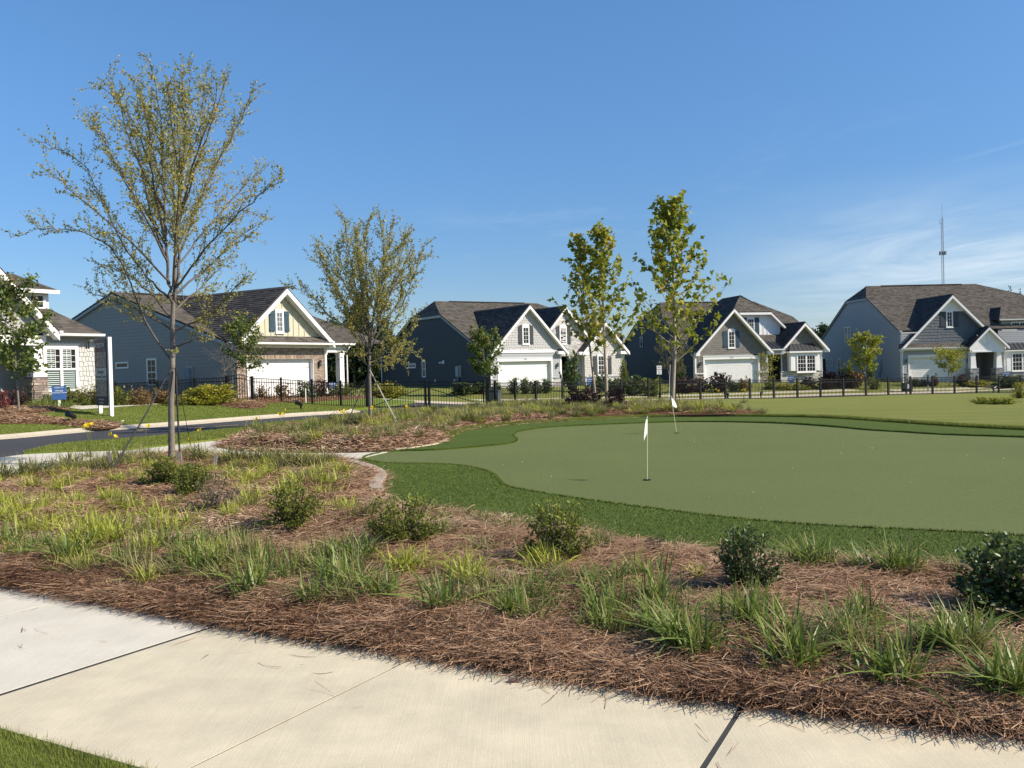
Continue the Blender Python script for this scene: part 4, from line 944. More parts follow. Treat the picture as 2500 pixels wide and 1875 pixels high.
# ---- outlines, traced on the ground
green_top = [(950.6, 1105), (1041, 1093), (1082, 1084), (1097, 1072), (1117, 1059), (1155, 1050), (1218.5, 1042.5), (1358, 1032), (1500, 1025), (1563, 1021.5), (1725, 1019), (1861, 1019.5), (1980, 1022), (2063, 1026), (2198, 1035.6), (2334, 1045), (2500, 1054), (2760, 1066), (3150, 1082)]
green_bot = [(3500, 1480), (2900, 1420), (2500, 1386), (2328, 1369), (2147, 1352), (1921, 1335), (1763, 1326), (1582, 1309), (1413, 1280), (1243, 1255), (1085, 1232), (985, 1222), (945, 1206), (929, 1196), (944, 1174), (941, 1160), (910, 1147), (866, 1131), (866, 1122.7)]
putt_px = [(953, 1105), (1066, 1101), (1168, 1093.5), (1239, 1086.5), (1264, 1078), (1256.5, 1066.6), (1266.6, 1057), (1320, 1048), (1400, 1041.7), (1590, 1034), (1725, 1031.5), (1900, 1035), (2036, 1044), (2117, 1052), (2198, 1057), (2307, 1063.5), (2500, 1070), (2760, 1082), (3080, 1098), (3400, 1390), (2900, 1345), (2500, 1317), (2251, 1303), (2007, 1290.7), (1803, 1274), (1573, 1245.6), (1410, 1223), (1288, 1203), (1235, 1190), (1206, 1162), (1168, 1148), (1117, 1140), (1041, 1136), (940, 1134), (890, 1121)]
F2 = lambda L, z=0.0: [tuple(flat(a, b, z)[:2]) for a, b in L]
fr_top = smooth_line(F2(green_top), 4); fr_bot = smooth_line(F2(green_bot[:13], .11)+F2(green_bot[13:], .04), 4)
fringe_poly = fr_top+fr_bot
putt_poly = smooth_line(F2(putt_px), 4, True)
fo = sheet('fringe_turf', fringe_poly, lambda x, y: TV(x, y)+.035, fringe_m, .5, holes=[putt_poly], skirt=.07)
sheet('putting_green', [tuple(q) for q in putt_poly], lambda x, y: TV(x, y)+.008+.012*(vnoise(x, y, 4, 3)-.5), putt_m, .6)
# right lawn beyond the green: a sod lip, then down to the fence
FEN = smooth_line([(-.8, 43.4), (1.5, 47.3), (5, 49.9), (12, 54.6), (20, 59.2), (28, 63), (36, 66), (50, 70.5)], 6)
bed3_px = [(1090, 1012), (1140, 1003), (1230, 996), (1330, 988), (1430, 991), (1560, 989), (1660, 993), (1760, 999), (1860, 1009), (1850, 1012), (1700, 1014), (1540, 1015), (1400, 1019), (1250, 1022), (1120, 1021)]
lawn_r = fr_top[12:]+[(30, 20), (60, 60)]+[(x, y) for x, y in FEN[::-1] if y > 44]+[(-1.6, 42.4), (-3.0, 39.0), (-6.2, 33.5)]
lp = [tuple(q) for q in lawn_r]
sheet('lawn', lp, lambda x, y: TV(x, y)+.075+.03*(vnoise(x, y, 6, 9)-.5), lawn_m, .8, skirt=.16)
# road with curb
road_far = [(-260, 1086), (0, 1073), (208, 1055), (414, 1040.5), (563, 1029), (725, 1016.5), (861, 1008.5), (880, 1004)]
road_near = [(1137, 1004), (1046, 1010.5), (942, 1017), (807, 1026), (698, 1034), (563, 1051), (460, 1062.5), (354, 1073), (250, 1081.5), (146, 1090), (56, 1110), (0, 1120.5), (-260, 1150)]
rf, rn = smooth_line(GL(road_far), 4), smooth_line(GL(road_near), 4)
road_poly = rf+[(-6.9, 44.6), (-4, 50.5), (1.2, 50.5), (-1.0, 43.3)]+rn
sheet('road', road_poly, offs(.0), asphalt, .7)
curb = thing('curb', None, None); curb['kind'] = 'structure'
def offset_line(line, d):
    L = [np.array(p) for p in line]; o = []
    for i, p in enumerate(L):
        t = L[min(i+1, len(L)-1)]-L[max(i-1, 0)]; t /= np.linalg.norm(t); o.append(tuple(p+d*np.array([-t[1], t[0]])))
    return o
def curb_run(root, line, w, zt, m, seclen=3.0, name='curb_section', prof=None):
    line = [np.array(p) for p in line]; inner, outer = line, [np.array(q) for q in offset_line(line, w)]
    mb = MB(); acc = 0
    for i in range(len(line)-1):
        L = np.linalg.norm(line[i+1]-line[i]); k = max(1, int(L/1.0))
        for j in range(k):
            t0, t1 = j/k, (j+1)/k
            gap = 0.012/L*1.0 if acc+L/k > seclen else 0
            a0, a1 = line[i]+(line[i+1]-line[i])*t0, line[i]+(line[i+1]-line[i])*(t1-gap); b0, b1 = outer[i]+(outer[i+1]-outer[i])*t0, outer[i]+(outer[i+1]-outer[i])*(t1-gap)
            z = [T(*q) for q in (a0, a1, b1, b0)]
            base = len(mb.v)
            vs = [(*a0, z[0]+.012), (*a1, z[1]+.012), (*b1, z[2]+zt), (*b0, z[3]+zt)]
            m0, m1 = a0+(b0-a0)*.55, a1+(b1-a1)*.55
            vs += [(*m0, z[0]+.012+zt*.35), (*m1, z[1]+.012+zt*.35), (*b0, z[3]-.1), (*b1, z[2]-.1), (*a0, z[0]-.1), (*a1, z[1]-.1)]
            mb.add(vs, [(0, 1, 5, 4), (4, 5, 2, 3), (3, 2, 7, 6), (8, 9, 1, 0), (1, 9, 7, 2, 5), (0, 4, 3, 6, 8)])
            acc += L/k
            if acc > seclen: mb.build(name, m, root); mb = MB(); acc = 0
    if mb.v: mb.build(name, m, root)
curb_run(curb, rf, .42, .11, concrete_c)
# yellow centre marks on the road
def stripe(px0, px1, w, m=paint_y):
    a, b = G(*px0)[:2], G(*px1)[:2]; d = (b-a)/np.linalg.norm(b-a); n = np.array([-d[1], d[0]])*w/2
    k = 8; vs = []; fs = []
    for i in range(k+1):
        p = a+(b-a)*i/k
        for q in (p-n, p+n): vs.append((q[0], q[1], T(*q)+.008))
    for i in range(k): fs.append((2*i, 2*i+2, 2*i+3, 2*i+1))
    o = MB().add(vs, fs).build('road_marking', m); o['kind'] = 'structure'
stripe((460, 1046.5), (582, 1038), .10); stripe((774, 1022.5), (890, 1016), .14); stripe((335, 1051), (362, 1049.3), .35)
# far street, its curb, front lawns and sidewalks beyond the fence
st_in, st_out = offset_line(FEN, 1.2), offset_line(FEN, 6.2)
st_in = [(-6, 47.5)]+[q for q in st_in if q[0] > -1]; st_out = [(-7.5, 52.5)]+[q for q in st_out if q[0] > -3]
sheet('street', st_in+st_out[::-1], offs(.0), asphalt, 1.0)
c2 = thing('curb', None, None); c2['kind'] = 'structure'
curb_run(c2, [tuple(q) for q in st_out], .4, .12, concrete_c, 6)
yard = st_out+[(60, 95), (30, 100), (-10, 100), (-24, 75), (-20, 60)]
yo = offset_line(st_out, .4)
sheet('front_lawns', [tuple(q) for q in yo]+[(62, 78), (60, 100), (-14, 100), (-12, 60)], offs(.09), lawn_m, 1.6, skirt=.15)
def path_sheet(name, a, b, w, off, m=concrete_w):
    a, b = np.array(a), np.array(b); d = (b-a)/np.linalg.norm(b-a); n = np.array([-d[1], d[0]])*w/2
    sheet(name, [tuple(a-n), tuple(b-n), tuple(b+n), tuple(a+n)], offs(off), m, 1.0, skirt=.05)
path_sheet('far_sidewalk', (10.3, 66.0), (27.5, 74.0), 1.4, .115, concrete_t); path_sheet('far_sidewalk', (30, 73.6), (52, 80.0), 1.4, .115, concrete_t); path_sheet('far_sidewalk', (-2.5, 58.6), (9.4, 65.5), 1.4, .115, concrete_t)
# left lawn between the curb and the two left houses
cb_out = offset_line(rf, .42)
sheet('left_lawn', [tuple(q) for q in cb_out]+[(-6.4, 45.5), (-5.5, 52), (-8, 66), (-30, 66), (-40, 40)], offs(.10), lawn_l, .8, skirt=.12)
# near grass strip between road and walkway, and the corner lawn at the photographer's feet
wt = [(0, 1119.5), (41.6, 1113.5), (58, 1111.5), (110, 1109), (187, 1105.5), (312, 1102), (414, 1090.5), (481, 1083), (563, 1073)]
strip_top = rn[::-1]
side_top_px = [(-420, 1352), (-200, 1392), (0, 1432), (270, 1483), (540, 1532), (780, 1572), (1020, 1610), (1400, 1670), (1815, 1731), (2160, 1775), (2500, 1811), (2900, 1852), (3300, 1898), (3900, 1966)]
S_up = smooth_line(F2(side_top_px), 4); SW = 1.69; S_lo = offset_line(S_up, -SW)
sheet('corner_lawn', S_lo+[(6, -8), (-12, -8)], lambda x, y: TV(x, y)+.012, lawn_l, .4)
walk = GL([(-300, 1163), (-120, 1135)]+wt)+GL([(530, 1095), (590, 1104), (698, 1108), (861, 1108), (949, 1105)])+GL([(866, 1124), (820, 1127), (700, 1127), (570, 1130), (480, 1132), (300, 1150), (150, 1172), (0, 1192), (-300, 1250)])
sheet('walkway', walk, lambda x, y: TV(x, y)+.02, concrete_w, .5, skirt=.08)
strip_poly = [q for q in strip_top if q[1] > flat(56, 1110)[1]-.2]+GL([(1046, 1016), (960, 1022), (900, 1027), (800, 1040), (720, 1050), (640, 1060)])+GL(wt[2:][::-1])
sheet('verge', strip_poly, lambda x, y: TV(x, y)+.06, lawn_l, .35, skirt=.12)
# sidewalk slabs
base = sheet('sidewalk', S_up+S_lo[::-1], lambda x, y: TV(x, y)+.0185, jointm, .3)
up = np.array(S_up); cum = np.concatenate([[0], np.cumsum(np.hypot(*np.diff(up, axis=0).T))])
def arc(px):
    p = flat(*px)[:2]; return cum[np.argmin(np.hypot(*(up-p).T))]
def on_arc(line, s): L = np.array(line); return np.array([np.interp(s, cum, L[:, 0]), np.interp(s, cum, L[:, 1])])
ja, jb, jc = arc((540, 1532)), arc((1020, 1610)), arc((1815, 1731))
joints = [ja-4.6, ja-3.1, ja-1.55, ja, jb, jc, jc+1.6, jc+3.2]
# B is a shallow tooled groove, A and C are filled expansion joints
for i in range(len(joints)-1):
    s0, s1 = max(joints[i], 0), min(joints[i+1], cum[-1])
    if s1-s0 < .3: continue
    g0 = {3: .02, 5: .013}.get(i, .006); g1 = {3: .02, 5: .013}.get(i+1, .006)
    n = 6; A = [on_arc(S_up, s) for s in np.linspace(s0+g0, s1-g1, n)]; B = [on_arc(S_lo, s) for s in np.linspace(s0+g0, s1-g1, n)]
    # joints run square across the walk: slight skew follows the photograph
    vs = [(*p, .022) for p in A]+[(*p, .022) for p in B]+[(*p, -.08) for p in A]+[(*p, -.08) for p in B]
    fs = [(n+j, n+j+1, j+1, j) for j in range(n-1)]+[(j, j+1, 2*n+j+1, 2*n+j) for j in range(n-1)]+[(n+j+1, n+j, 3*n+j, 3*n+j+1) for j in range(n-1)]
    fs += [(n, 0, 2*n, 3*n), (n-1, 2*n-1, 4*n-1, 3*n-1)]
    MB().add(vs, fs).build('slab', concrete_w if i < 3 else concrete_t, base)
# brushed finish and margins come from the concrete materials below
def brush(m, ang):
    t = m.node_tree; b = [n for n in t.nodes if n.type == 'BSDF_PRINCIPLED'][0]
    tcn = nd(t, 'ShaderNodeTexCoord'); mp = nd(t, 'ShaderNodeMapping'); mp.inputs['Rotation'].default_value = (0, 0, ang); mp.inputs['Scale'].default_value = (230, 2.2, 1); t.links.new(tcn.outputs['Object'], mp.inputs[0])
    n = nd(t, 'ShaderNodeTexNoise'); n.inputs['Scale'].default_value = 1; n.inputs['Detail'].default_value = 3; t.links.new(mp.outputs[0], n.inputs[0])
    old = b.inputs['Normal'].links[0].from_socket if b.inputs['Normal'].links else None
    bp = nd(t, 'ShaderNodeBump'); bp.inputs['Strength'].default_value = .25; bp.inputs['Distance'].default_value = .003; t.links.new(n.outputs[0], bp.inputs['Height'])
    if old: t.links.new(old, bp.inputs['Normal'])
    t.links.new(bp.outputs[0], b.inputs['Normal'])
    # faint blotches and rusty stains
    s = nd(t, 'ShaderNodeTexNoise'); s.inputs['Scale'].default_value = .9; s.inputs['Detail'].default_value = 9; s.inputs['Roughness'].default_value = .7; t.links.new(tcn.outputs['Object'], s.inputs[0])
    mr = nd(t, 'ShaderNodeMapRange'); mr.inputs[1].default_value = .5; mr.inputs[2].default_value = .8; mr.inputs[3].default_value = 0; mr.inputs[4].default_value = .35; t.links.new(s.outputs[0], mr.inputs[0])
    gr = nd(t, 'ShaderNodeTexNoise'); gr.inputs['Scale'].default_value = 210; gr.inputs['Detail'].default_value = 4; t.links.new(tcn.outputs['Object'], gr.inputs[0])
    g2 = nd(t, 'ShaderNodeMapRange'); g2.inputs[1].default_value = .3; g2.inputs[2].default_value = .7; g2.inputs[3].default_value = .88; g2.inputs[4].default_value = 1.08; t.links.new(gr.outputs[0], g2.inputs[0])
    g3 = nd(t, 'ShaderNodeMapRange'); g3.inputs[1].default_value = .3; g3.inputs[2].default_value = .7; g3.inputs[3].default_value = .92; g3.inputs[4].default_value = 1.05; t.links.new(n.outputs[0], g3.inputs[0])
    gm = nd(t, 'ShaderNodeMath', operation='MULTIPLY'); t.links.new(g2.outputs[0], gm.inputs[0]); t.links.new(g3.outputs[0], gm.inputs[1])
    src0 = b.inputs['Base Color'].links[0].from_socket; gx_ = nd(t, 'ShaderNodeMix'); gx_.data_type = 'RGBA'; gx_.blend_type = 'MULTIPLY'; gx_.inputs['Factor'].default_value = 1; t.links.new(src0, gx_.inputs['A']); t.links.new(gm.outputs[0], gx_.inputs['B'])
    src = gx_.outputs['Result']
    mm = nd(t, 'ShaderNodeMix'); mm.data_type = 'RGBA'; t.links.new(mr.outputs[0], mm.inputs['Factor']); t.links.new(src, mm.inputs['A']); mm.inputs['B'].default_value = (.42, .35, .25, 1)
    t.links.new(mm.outputs['Result'], b.inputs['Base Color'])
brush(concrete_t, R(-24)); brush(concrete_w, R(-24))
# ---- planting beds
BED1 = [tuple(q) for q in S_up if q[0] > -6.2][::-1]
BED1 = BED1+[(-7.6, 7.6), tuple(G(-260, 1225)[:2]), tuple(G(-80, 1192)[:2])]+GL([(60, 1168), (200, 1138), (330, 1118), (420, 1112), (480, 1114), (570, 1121), (700, 1123.5), (820, 1126.5), (866, 1125)])+[tuple(q) for q in fr_bot[::-1]][1:]
def in_bed(poly, x, y): return edge_dist(np.column_stack([np.ravel(x), np.ravel(y)]), poly)
def mound(poly, h, soft, amp, seed):
    def z(x, y):
        d = in_bed(poly, x, y); k = np.clip(d/soft, 0, 1); k = k*k*(3-2*k)
        return TV(x, y)+.03+k*h+k*amp*(vnoise(x, y, .55, seed)-.4)+k*amp*.5*(vnoise(x, y, .2, seed+7)-.5)
    return z
z1 = mound(BED1, .07, .5, .10, 1)
bed1 = sheet('planting_bed', BED1, z1, straw_bed, .16, skirt=.06)
BED2 = GL([(530, 1094.5), (590, 1103.5), (698, 1107.5), (861, 1107.5), (948, 1105)])+[tuple(q) for q in fr_top[1:30]]+GL([(1340, 1026), (1200, 1024), (1110, 1019), (1046, 1017), (960, 1023), (900, 1028), (800, 1041), (720, 1051), (640, 1061), (575, 1073), (535, 1085)])
z2 = mound(BED2, .16, .7, .10, 4)
bed2 = sheet('planting_bed', BED2, z2, straw_bed, .28, skirt=.06)
BED3 = smooth_line(GL(bed3_px, .08), 3, True)
z3 = lambda x, y: mound(BED3, .10, .8, .06, 6)(x, y)+.075
bed3 = sheet('planting_bed', BED3, z3, straw_bed, .4, skirt=.05)
# small mulch patches on the left lawn and in front of the houses
def patch(name, pxs, h=.07, off=.10, step=.35):
    P = smooth_line(GL(pxs, off), 4, True); f = mound(P, h, .5, .05, len(bpy.data.objects)); z = lambda x, y: f(x, y)+off-.02
    sheet(name, P, z, straw_bed, step, skirt=.05); return P, z
PATCHES = [patch('mulch_patch', [(-120, 1026), (20, 1019), (110, 1018), (190, 1030), (280, 1033), (292, 1040), (225, 1046), (120, 1036), (-100, 1036)]),
           patch('mulch_patch', [(-120, 998), (60, 996), (150, 998), (172, 1000), (120, 1008), (60, 1015), (-120, 1018)]),
           patch('mulch_patch', [(170, 990), (260, 984), (340, 978), (560, 978), (640, 985), (650, 994), (600, 999), (540, 992), (430, 987), (300, 984), (180, 992)]),
           patch('mulch_patch', [(600, 965), (760, 973), (900, 968), (905, 972), (780, 980), (640, 984), (590, 982)])]
sheet('garden_path', GL([(-100, 1020), (50, 1012), (120, 1003), (170, 997), (165, 990), (300, 993), (390, 986.5), (385, 985.3), (300, 988), (175, 986), (172, 988), (150, 998), (110, 1002), (40, 1012)][0:4]+[(200, 1001), (300, 994), (385, 988), (385, 986), (280, 988), (200, 992), (168, 988), (172, 997), (120, 1008), (60, 1016), (-100, 1026)], .1), offs(.125), concrete_w, .5)
# curved edging kerb at the corner of the green
ed = smooth_line(F2([(862, 1133), (900, 1143), (935, 1158), (944, 1173), (931, 1192), (938, 1205)]), 5)
eo = offset_line(ed, -.17)
sheet('edging', [tuple(q) for q in ed]+[tuple(q) for q in eo][::-1], lambda x, y: TV(x, y)+.085, mat('edging_concrete', (.40, .33, .25), .9, .12, 12, .3), .2, skirt=.15)
e2 = [tuple(q) for q in fr_top[1:44]]
sheet('edging', e2+[tuple(q) for q in offset_line(e2, .09)][::-1], lambda x, y: TV(x, y)+.055, concrete_t, .3, skirt=.1)

# ---- pine straw: loose needles lying over the beds
def rand_in(poly, n, rng):
    A = np.array(poly); lo, hi = A.min(0), A.max(0); o = np.zeros((0, 2))
    while len(o) < n:
        p = rng.uniform(lo, hi, (n*2, 2)); o = np.vstack([o, p[pip(p, poly)]])
    return o[:n]
def needles(name, P, zf, rng, L=(.10, .22), w=.0022, lift=.03, flow=None, tone=None, rough=.25):
    n = len(P); z = zf(P[:, 0], P[:, 1]); a = rng.uniform(0, 2*np.pi, n)
    if flow is not None: a = flow+rng.normal(0, .7, n)
    l = rng.uniform(*L, n); ww = w*rng.uniform(.7, 1.5, n); cur = rng.normal(0, .55, n); pitch = rng.normal(0, rough, n)
    z0 = z+rng.uniform(.0, 1, n)**1.6*lift
    V = np.zeros((n, 4, 2, 3)); pos = np.column_stack([P, z0]).astype(float)
    seg = l/3
    for k in range(4):
        ang = a+cur*(k-1)/2; d = np.column_stack([np.cos(ang)*np.cos(pitch), np.sin(ang)*np.cos(pitch), np.sin(pitch)-.10*k*np.sign(pitch)])
        if k: pos = pos+d*seg[:, None]
        side = np.column_stack([-np.sin(ang), np.cos(ang), rng.normal(0, .6, n)]); side /= np.linalg.norm(side, axis=1)[:, None]
        q = pos.copy(); q[:, 2] = np.maximum(q[:, 2], z+.003)
        V[:, k, 0] = q-side*ww[:, None]; V[:, k, 1] = q+side*ww[:, None]
    idx = (np.arange(n)*8)[:, None]; F = np.concatenate([np.stack([idx[:, 0]+2*k, idx[:, 0]+2*k+1, idx[:, 0]+2*k+3, idx[:, 0]+2*k+2], 1) for k in range(3)])
    tn = np.tile(rng.uniform(0, 1, n) if tone is None else tone(P, rng), 3)
    return mesh_obj(name, fast_mesh(name, V.reshape(-1, 3), F, needle_m, tn), kind='stuff')
def tone1(P, rng):
    b = .6*vnoise(P[:, 0], P[:, 1], .8, 21)+.4*vnoise(P[:, 0], P[:, 1], .22, 22); return np.clip(rng.uniform(0, .66, len(P))+(b-.35)*.95+.16*np.clip(in_bed(S_up+[(40, 40), (-40, 40)], P[:, 0], P[:, 1])-.7, -.9, 1), 0, 1)
rg = np.random.default_rng(77)
Pn = rand_in(BED1, 190000, rg); dist = Pn[:, 1]
keep = rg.uniform(0, 1, len(Pn)) < np.clip((9.5/np.maximum(dist, 4))**1.6, .10, 1)
needles('pine_straw', Pn[keep], lambda x, y: z1(x, y), rg, (.11, .28), .0014, .045, tone=tone1, rough=.22)
# far part of the bed: coarser strands
Pf = rand_in(BED1, 60000, rg); Pf = Pf[Pf[:, 1] > 9]
needles('pine_straw', Pf, lambda x, y: z1(x, y), rg, (.12, .26), .0036, .05, tone=tone1)
# thick roll of straw along the sidewalk edge, spilling over it
sE = rg.uniform(0, cum[-1], 75000); base_p = np.column_stack([np.interp(sE, cum, up[:, 0]), np.interp(sE, cum, up[:, 1])])
tx = np.gradient(up[:, 0], cum); ty = np.gradient(up[:, 1], cum); nx, ny = -np.interp(sE, cum, ty), np.interp(sE, cum, tx)
od = np.abs(rg.normal(0, .24, len(sE)))+.015; pe = base_p+np.column_stack([nx, ny])*od[:, None]
def zroll(x, y):
    d = in_bed(S_up+[(20, 20), (-20, 20)], x, y); return np.maximum(z1(x, y), .02+.055*np.exp(-((d-.17)/.16)**2)*(.3+1.4*vnoise(x, y, .28, 41)))
needles('pine_straw', pe, zroll, rg, (.10, .27), .0014, .035, tone=tone1, rough=.20)
sp = rg.uniform(0, cum[-1], 900); bp_ = np.column_stack([np.interp(sp, cum, up[:, 0]), np.interp(sp, cum, up[:, 1])]); nn_ = np.column_stack([-np.interp(sp, cum, ty), np.interp(sp, cum, tx)])
spill = bp_-nn_*(np.where(rg.uniform(0, 1, len(sp)) < .93, np.abs(rg.normal(0, .05, len(sp))), rg.uniform(.1, 1.0, len(sp))))[:, None]
needles('pine_straw', spill, lambda x, y: np.full(np.shape(x), .024), rg, (.06, .2), .0013, .012, tone=lambda P, r: r.uniform(0, .5, len(P)), rough=.08)
for P, zf, n in ((BED2, z2, 34000), (BED3, z3, 5000)):
    q = rand_in(P, n, rg); needles('pine_straw', q, zf, rg, (.14, .3), .006, .06, tone=tone1)
for P, zf in PATCHES: needles('pine_straw', rand_in(P, 3000, rg), zf, rg, (.14, .3), .008, .05, tone=tone1)

# ---- grass blades where single blades can be seen
blade_m = mat('grass_blade', (1, 1, 1), .7, .15, 2, tone=[(.12, .165, .02), (.17, .22, .032), (.24, .27, .05), (.31, .29, .10)], transl=.35)
def blades(name, P, z, rng, h=(.03, .06), w=.004, m=None, lean=.5):
    n = len(P); a = rng.uniform(0, 2*np.pi, n); hh = rng.uniform(*h, n); l = rng.normal(0, lean, n)*hh
    side = np.column_stack([np.cos(a), np.sin(a), np.zeros(n)])*w; b = np.column_stack([P, z]); tip = b+np.column_stack([-np.sin(a)*l, np.cos(a)*l, hh])
    V = np.stack([b-side, b+side, tip], 1).reshape(-1, 3); F = np.arange(3*n).reshape(-1, 3)
    return mesh_obj(name, fast_mesh(name, V, F, m or blade_m, rng.uniform(0, 1, n)), kind='stuff')
cp = rg.uniform((-3.4, 1.9), (.3, 4.2), (220000, 2)); cp = cp[~pip(cp, S_lo+[(30, 40), (-30, 40)])]
blades('grass', cp, TV(cp[:, 0], cp[:, 1]), rg, (.02, .042), .002)
ce = np.column_stack([np.interp(rg.uniform(0, cum[-1], 9000), cum, np.array(S_lo)[:, 0]), np.zeros(9000)]); sx = rg.uniform(0, cum[-1], 9000)
ce = np.column_stack([np.interp(sx, cum, np.array(S_lo)[:, 0]), np.interp(sx, cum, np.array(S_lo)[:, 1])])+rg.normal(0, .02, (9000, 2))-np.array([0.0, .03])
blades('grass', ce, np.full(9000, .01), rg, (.015, .045), .002)
vp = rand_in(strip_poly, 60000, rg); blades('grass', vp, TV(vp[:, 0], vp[:, 1])+.055, rg, (.03, .07), .007)
# sod lip behind the green
ft = np.array(fr_top[12:]); cu = np.concatenate([[0], np.cumsum(np.hypot(*np.diff(ft, axis=0).T))]); s_ = rg.uniform(0, cu[-1], 40000)
lpnt = np.column_stack([np.interp(s_, cu, ft[:, 0]), np.interp(s_, cu, ft[:, 1])])+np.column_stack([rg.normal(0, .05, 40000), np.abs(rg.normal(0, .18, 40000))])
blades('grass', lpnt, TV(lpnt[:, 0], lpnt[:, 1])+.06, rg, (.03, .08), .006)
ll = rand_in([tuple(q) for q in cb_out]+[(-6.4, 45.5), (-14, 46), (-22, 36)], 90000, rg); blades('grass', ll, TV(ll[:, 0], ll[:, 1])+.09, rg, (.03, .06), .011)
# artificial turf nap on the near fringe
turf_m = mat('turf_nap', (1, 1, 1), .8, .1, 2, tone=[(.075, .115, .016), (.11, .155, .026), (.16, .205, .045)], spec=.15)
fp = rand_in(fringe_poly, 330000, rg); fp = fp[~pip(fp, putt_poly)]; fp = fp[fp[:, 1] < 17]
blades('turf_nap', fp, TV(fp[:, 0], fp[:, 1])+.033, rg, (.012, .022), .0045, turf_m, .7)
pp = np.array(putt_poly); cu = np.concatenate([[0], np.cumsum(np.hypot(*np.diff(pp, axis=0).T))]); s_ = rg.uniform(0, cu[-1], 50000)
ep = np.column_stack([np.interp(s_, cu, pp[:, 0]), np.interp(s_, cu, pp[:, 1])])+rg.normal(0, .02, (50000, 2)); ep = ep[~pip(ep, putt_poly)]
blades('turf_nap', ep, TV(ep[:, 0], ep[:, 1])+.03, rg, (.02, .035), .005, turf_m, .7)
# crumbs on the green
lt = rand_in(putt_poly, 60, rg); lt = lt[lt[:, 1] < 24]
mb = MB()
for x, y in lt:
    s = rg.uniform(.004, .011); a = rg.uniform(0, 6.28); mb.add([(x-s, y, .022), (x+s*math.cos(a), y+s*math.sin(a), .022+s), (x+s, y+.3*s, .024), (x, y-s*.6, .02)], [(0, 3, 2, 1)])
mb.build('leaf_litter', mat('pale_litter', (.6, .56, .42), .8), kind='stuff')
# ================================================================== FENCES AND GATE
fence_mesh = {}
def picket_mesh(h, w=.024):
    k = (round(h, 3), w)
    if k not in fence_mesh:
        m = MB(); m.box(-w/2, w/2, -w/2, w/2, 0, h); me = bpy.data.meshes.new('picket'); me.from_pydata(m.v, [], m.f); me.materials.append(black_metal); fence_mesh[k] = me
    return fence_mesh[k]
def fence(label, pts, h=1.22, spacing=2.0, pk=.117, dz=None, postw=.085, arch=None, limit=300, first_post=True):
    pts = [np.array(p, float) for p in pts]; L = np.concatenate([[0], np.cumsum([np.linalg.norm(b-a) for a, b in zip(pts[:-1], pts[1:])])])
    P = np.array(pts); f = lambda s: np.array([np.interp(s, L, P[:, 0]), np.interp(s, L, P[:, 1])])
    zz = (lambda q: T(*q)) if dz is None else (lambda q: T(*q)+dz(q))
    n = max(1, round(L[-1]/spacing)) if not isinstance(spacing, list) else len(spacing)-1
    st = np.linspace(0, L[-1], n+1) if not isinstance(spacing, list) else np.array(spacing)
    o = f(0); root = thing('fence', label, 'fence', (o[0], o[1], zz(o))); org = np.array([o[0], o[1], zz(o)])
    cnt = 0; rest = MB()
    for i, s in enumerate(st):
        q = f(s); b = np.array([q[0], q[1], zz(q)])-org
        if i or first_post:
            w = postw*(1.5 if arch is not None and i in (arch, arch+1) else 1)
            m = MB(); d = f(min(s+.1, L[-1]))-f(max(s-.1, 0)); d /= np.linalg.norm(d); e = np.array([-d[1], d[0]])
            m.obox(b-np.array([*(d+e)*w/2, .1]), (*d*w, 0), (*e*w, 0), (0, 0, h+.18)); m.obox(b+np.array([*(-(d+e)*(w/2+.008)), h+.08]), (*d*(w+.016), 0), (*e*(w+.016), 0), (0, 0, .025))
            m.build('post', black_metal, root)
        if i == len(st)-1: break
        q2 = f(st[i+1]); c = np.array([q2[0], q2[1], zz(q2)])-org; dv = c-b; dl = np.linalg.norm(dv[:2]); e = np.array([-dv[1], dv[0], 0])/dl
        ar = (lambda t: .16*math.sin(math.pi*t)) if arch == i else (lambda t: 0)
        for z, k in ((h, 1), (h-.17, 1), (.11, 0)):
            m = MB()
            for j in range(6 if (arch == i and k) else 1):
                N = 6 if (arch == i and k) else 1; t0, t1 = j/N, (j+1)/N
                p0, p1 = b+dv*t0+np.array([0, 0, z+ar(t0)*k]), b+dv*t1+np.array([0, 0, z+ar(t1)*k])
                m.obox(p0-e*.014-np.array([0, 0, .016]), p1-p0, e*.028, (0, 0, .034))
            m.build('rail', black_metal, root)
        np_ = int(dl/pk)
        for j in range(1, np_):
            t = j/np_; p = b+dv*t+np.array([0, 0, .05]); hh = h-.05+ar(t)
            if cnt < limit:
                mesh_obj('picket', picket_mesh(round(hh, 2)), root, p); cnt += 1
            else: rest.obox(p-np.array([.01, .01, 0]), (.02, 0, 0), (0, .02, 0), (0, 0, hh))
    if rest.v: rest.build('pickets', black_metal, root, kind='stuff')
    return root
fence('long black metal picket fence running right from the gate to the picture edge', FEN, spacing=2.02)
lf = [(-6.95, 43.95), (-8.3, 44.6), (-9.75, 44.9), (-11.3, 45.1), (-12.75, 45.2), (-14.0, 45.3)]
lw_ = lf+[(-16.0, 46.5), (-18.5, 48.1), (-21.5, 50.0), (-24, 51.6)]
acc = [0]
for a, b in zip(lw_[:-1], lw_[1:]): acc.append(acc[-1]+math.hypot(b[0]-a[0], b[1]-a[1]))
fence('black metal picket fence climbing left from the gate past an arched walk gate', lw_, spacing=acc, arch=4, dz=lambda q: -.28*min(1, max(0, (-14.5-q[0])/5)))
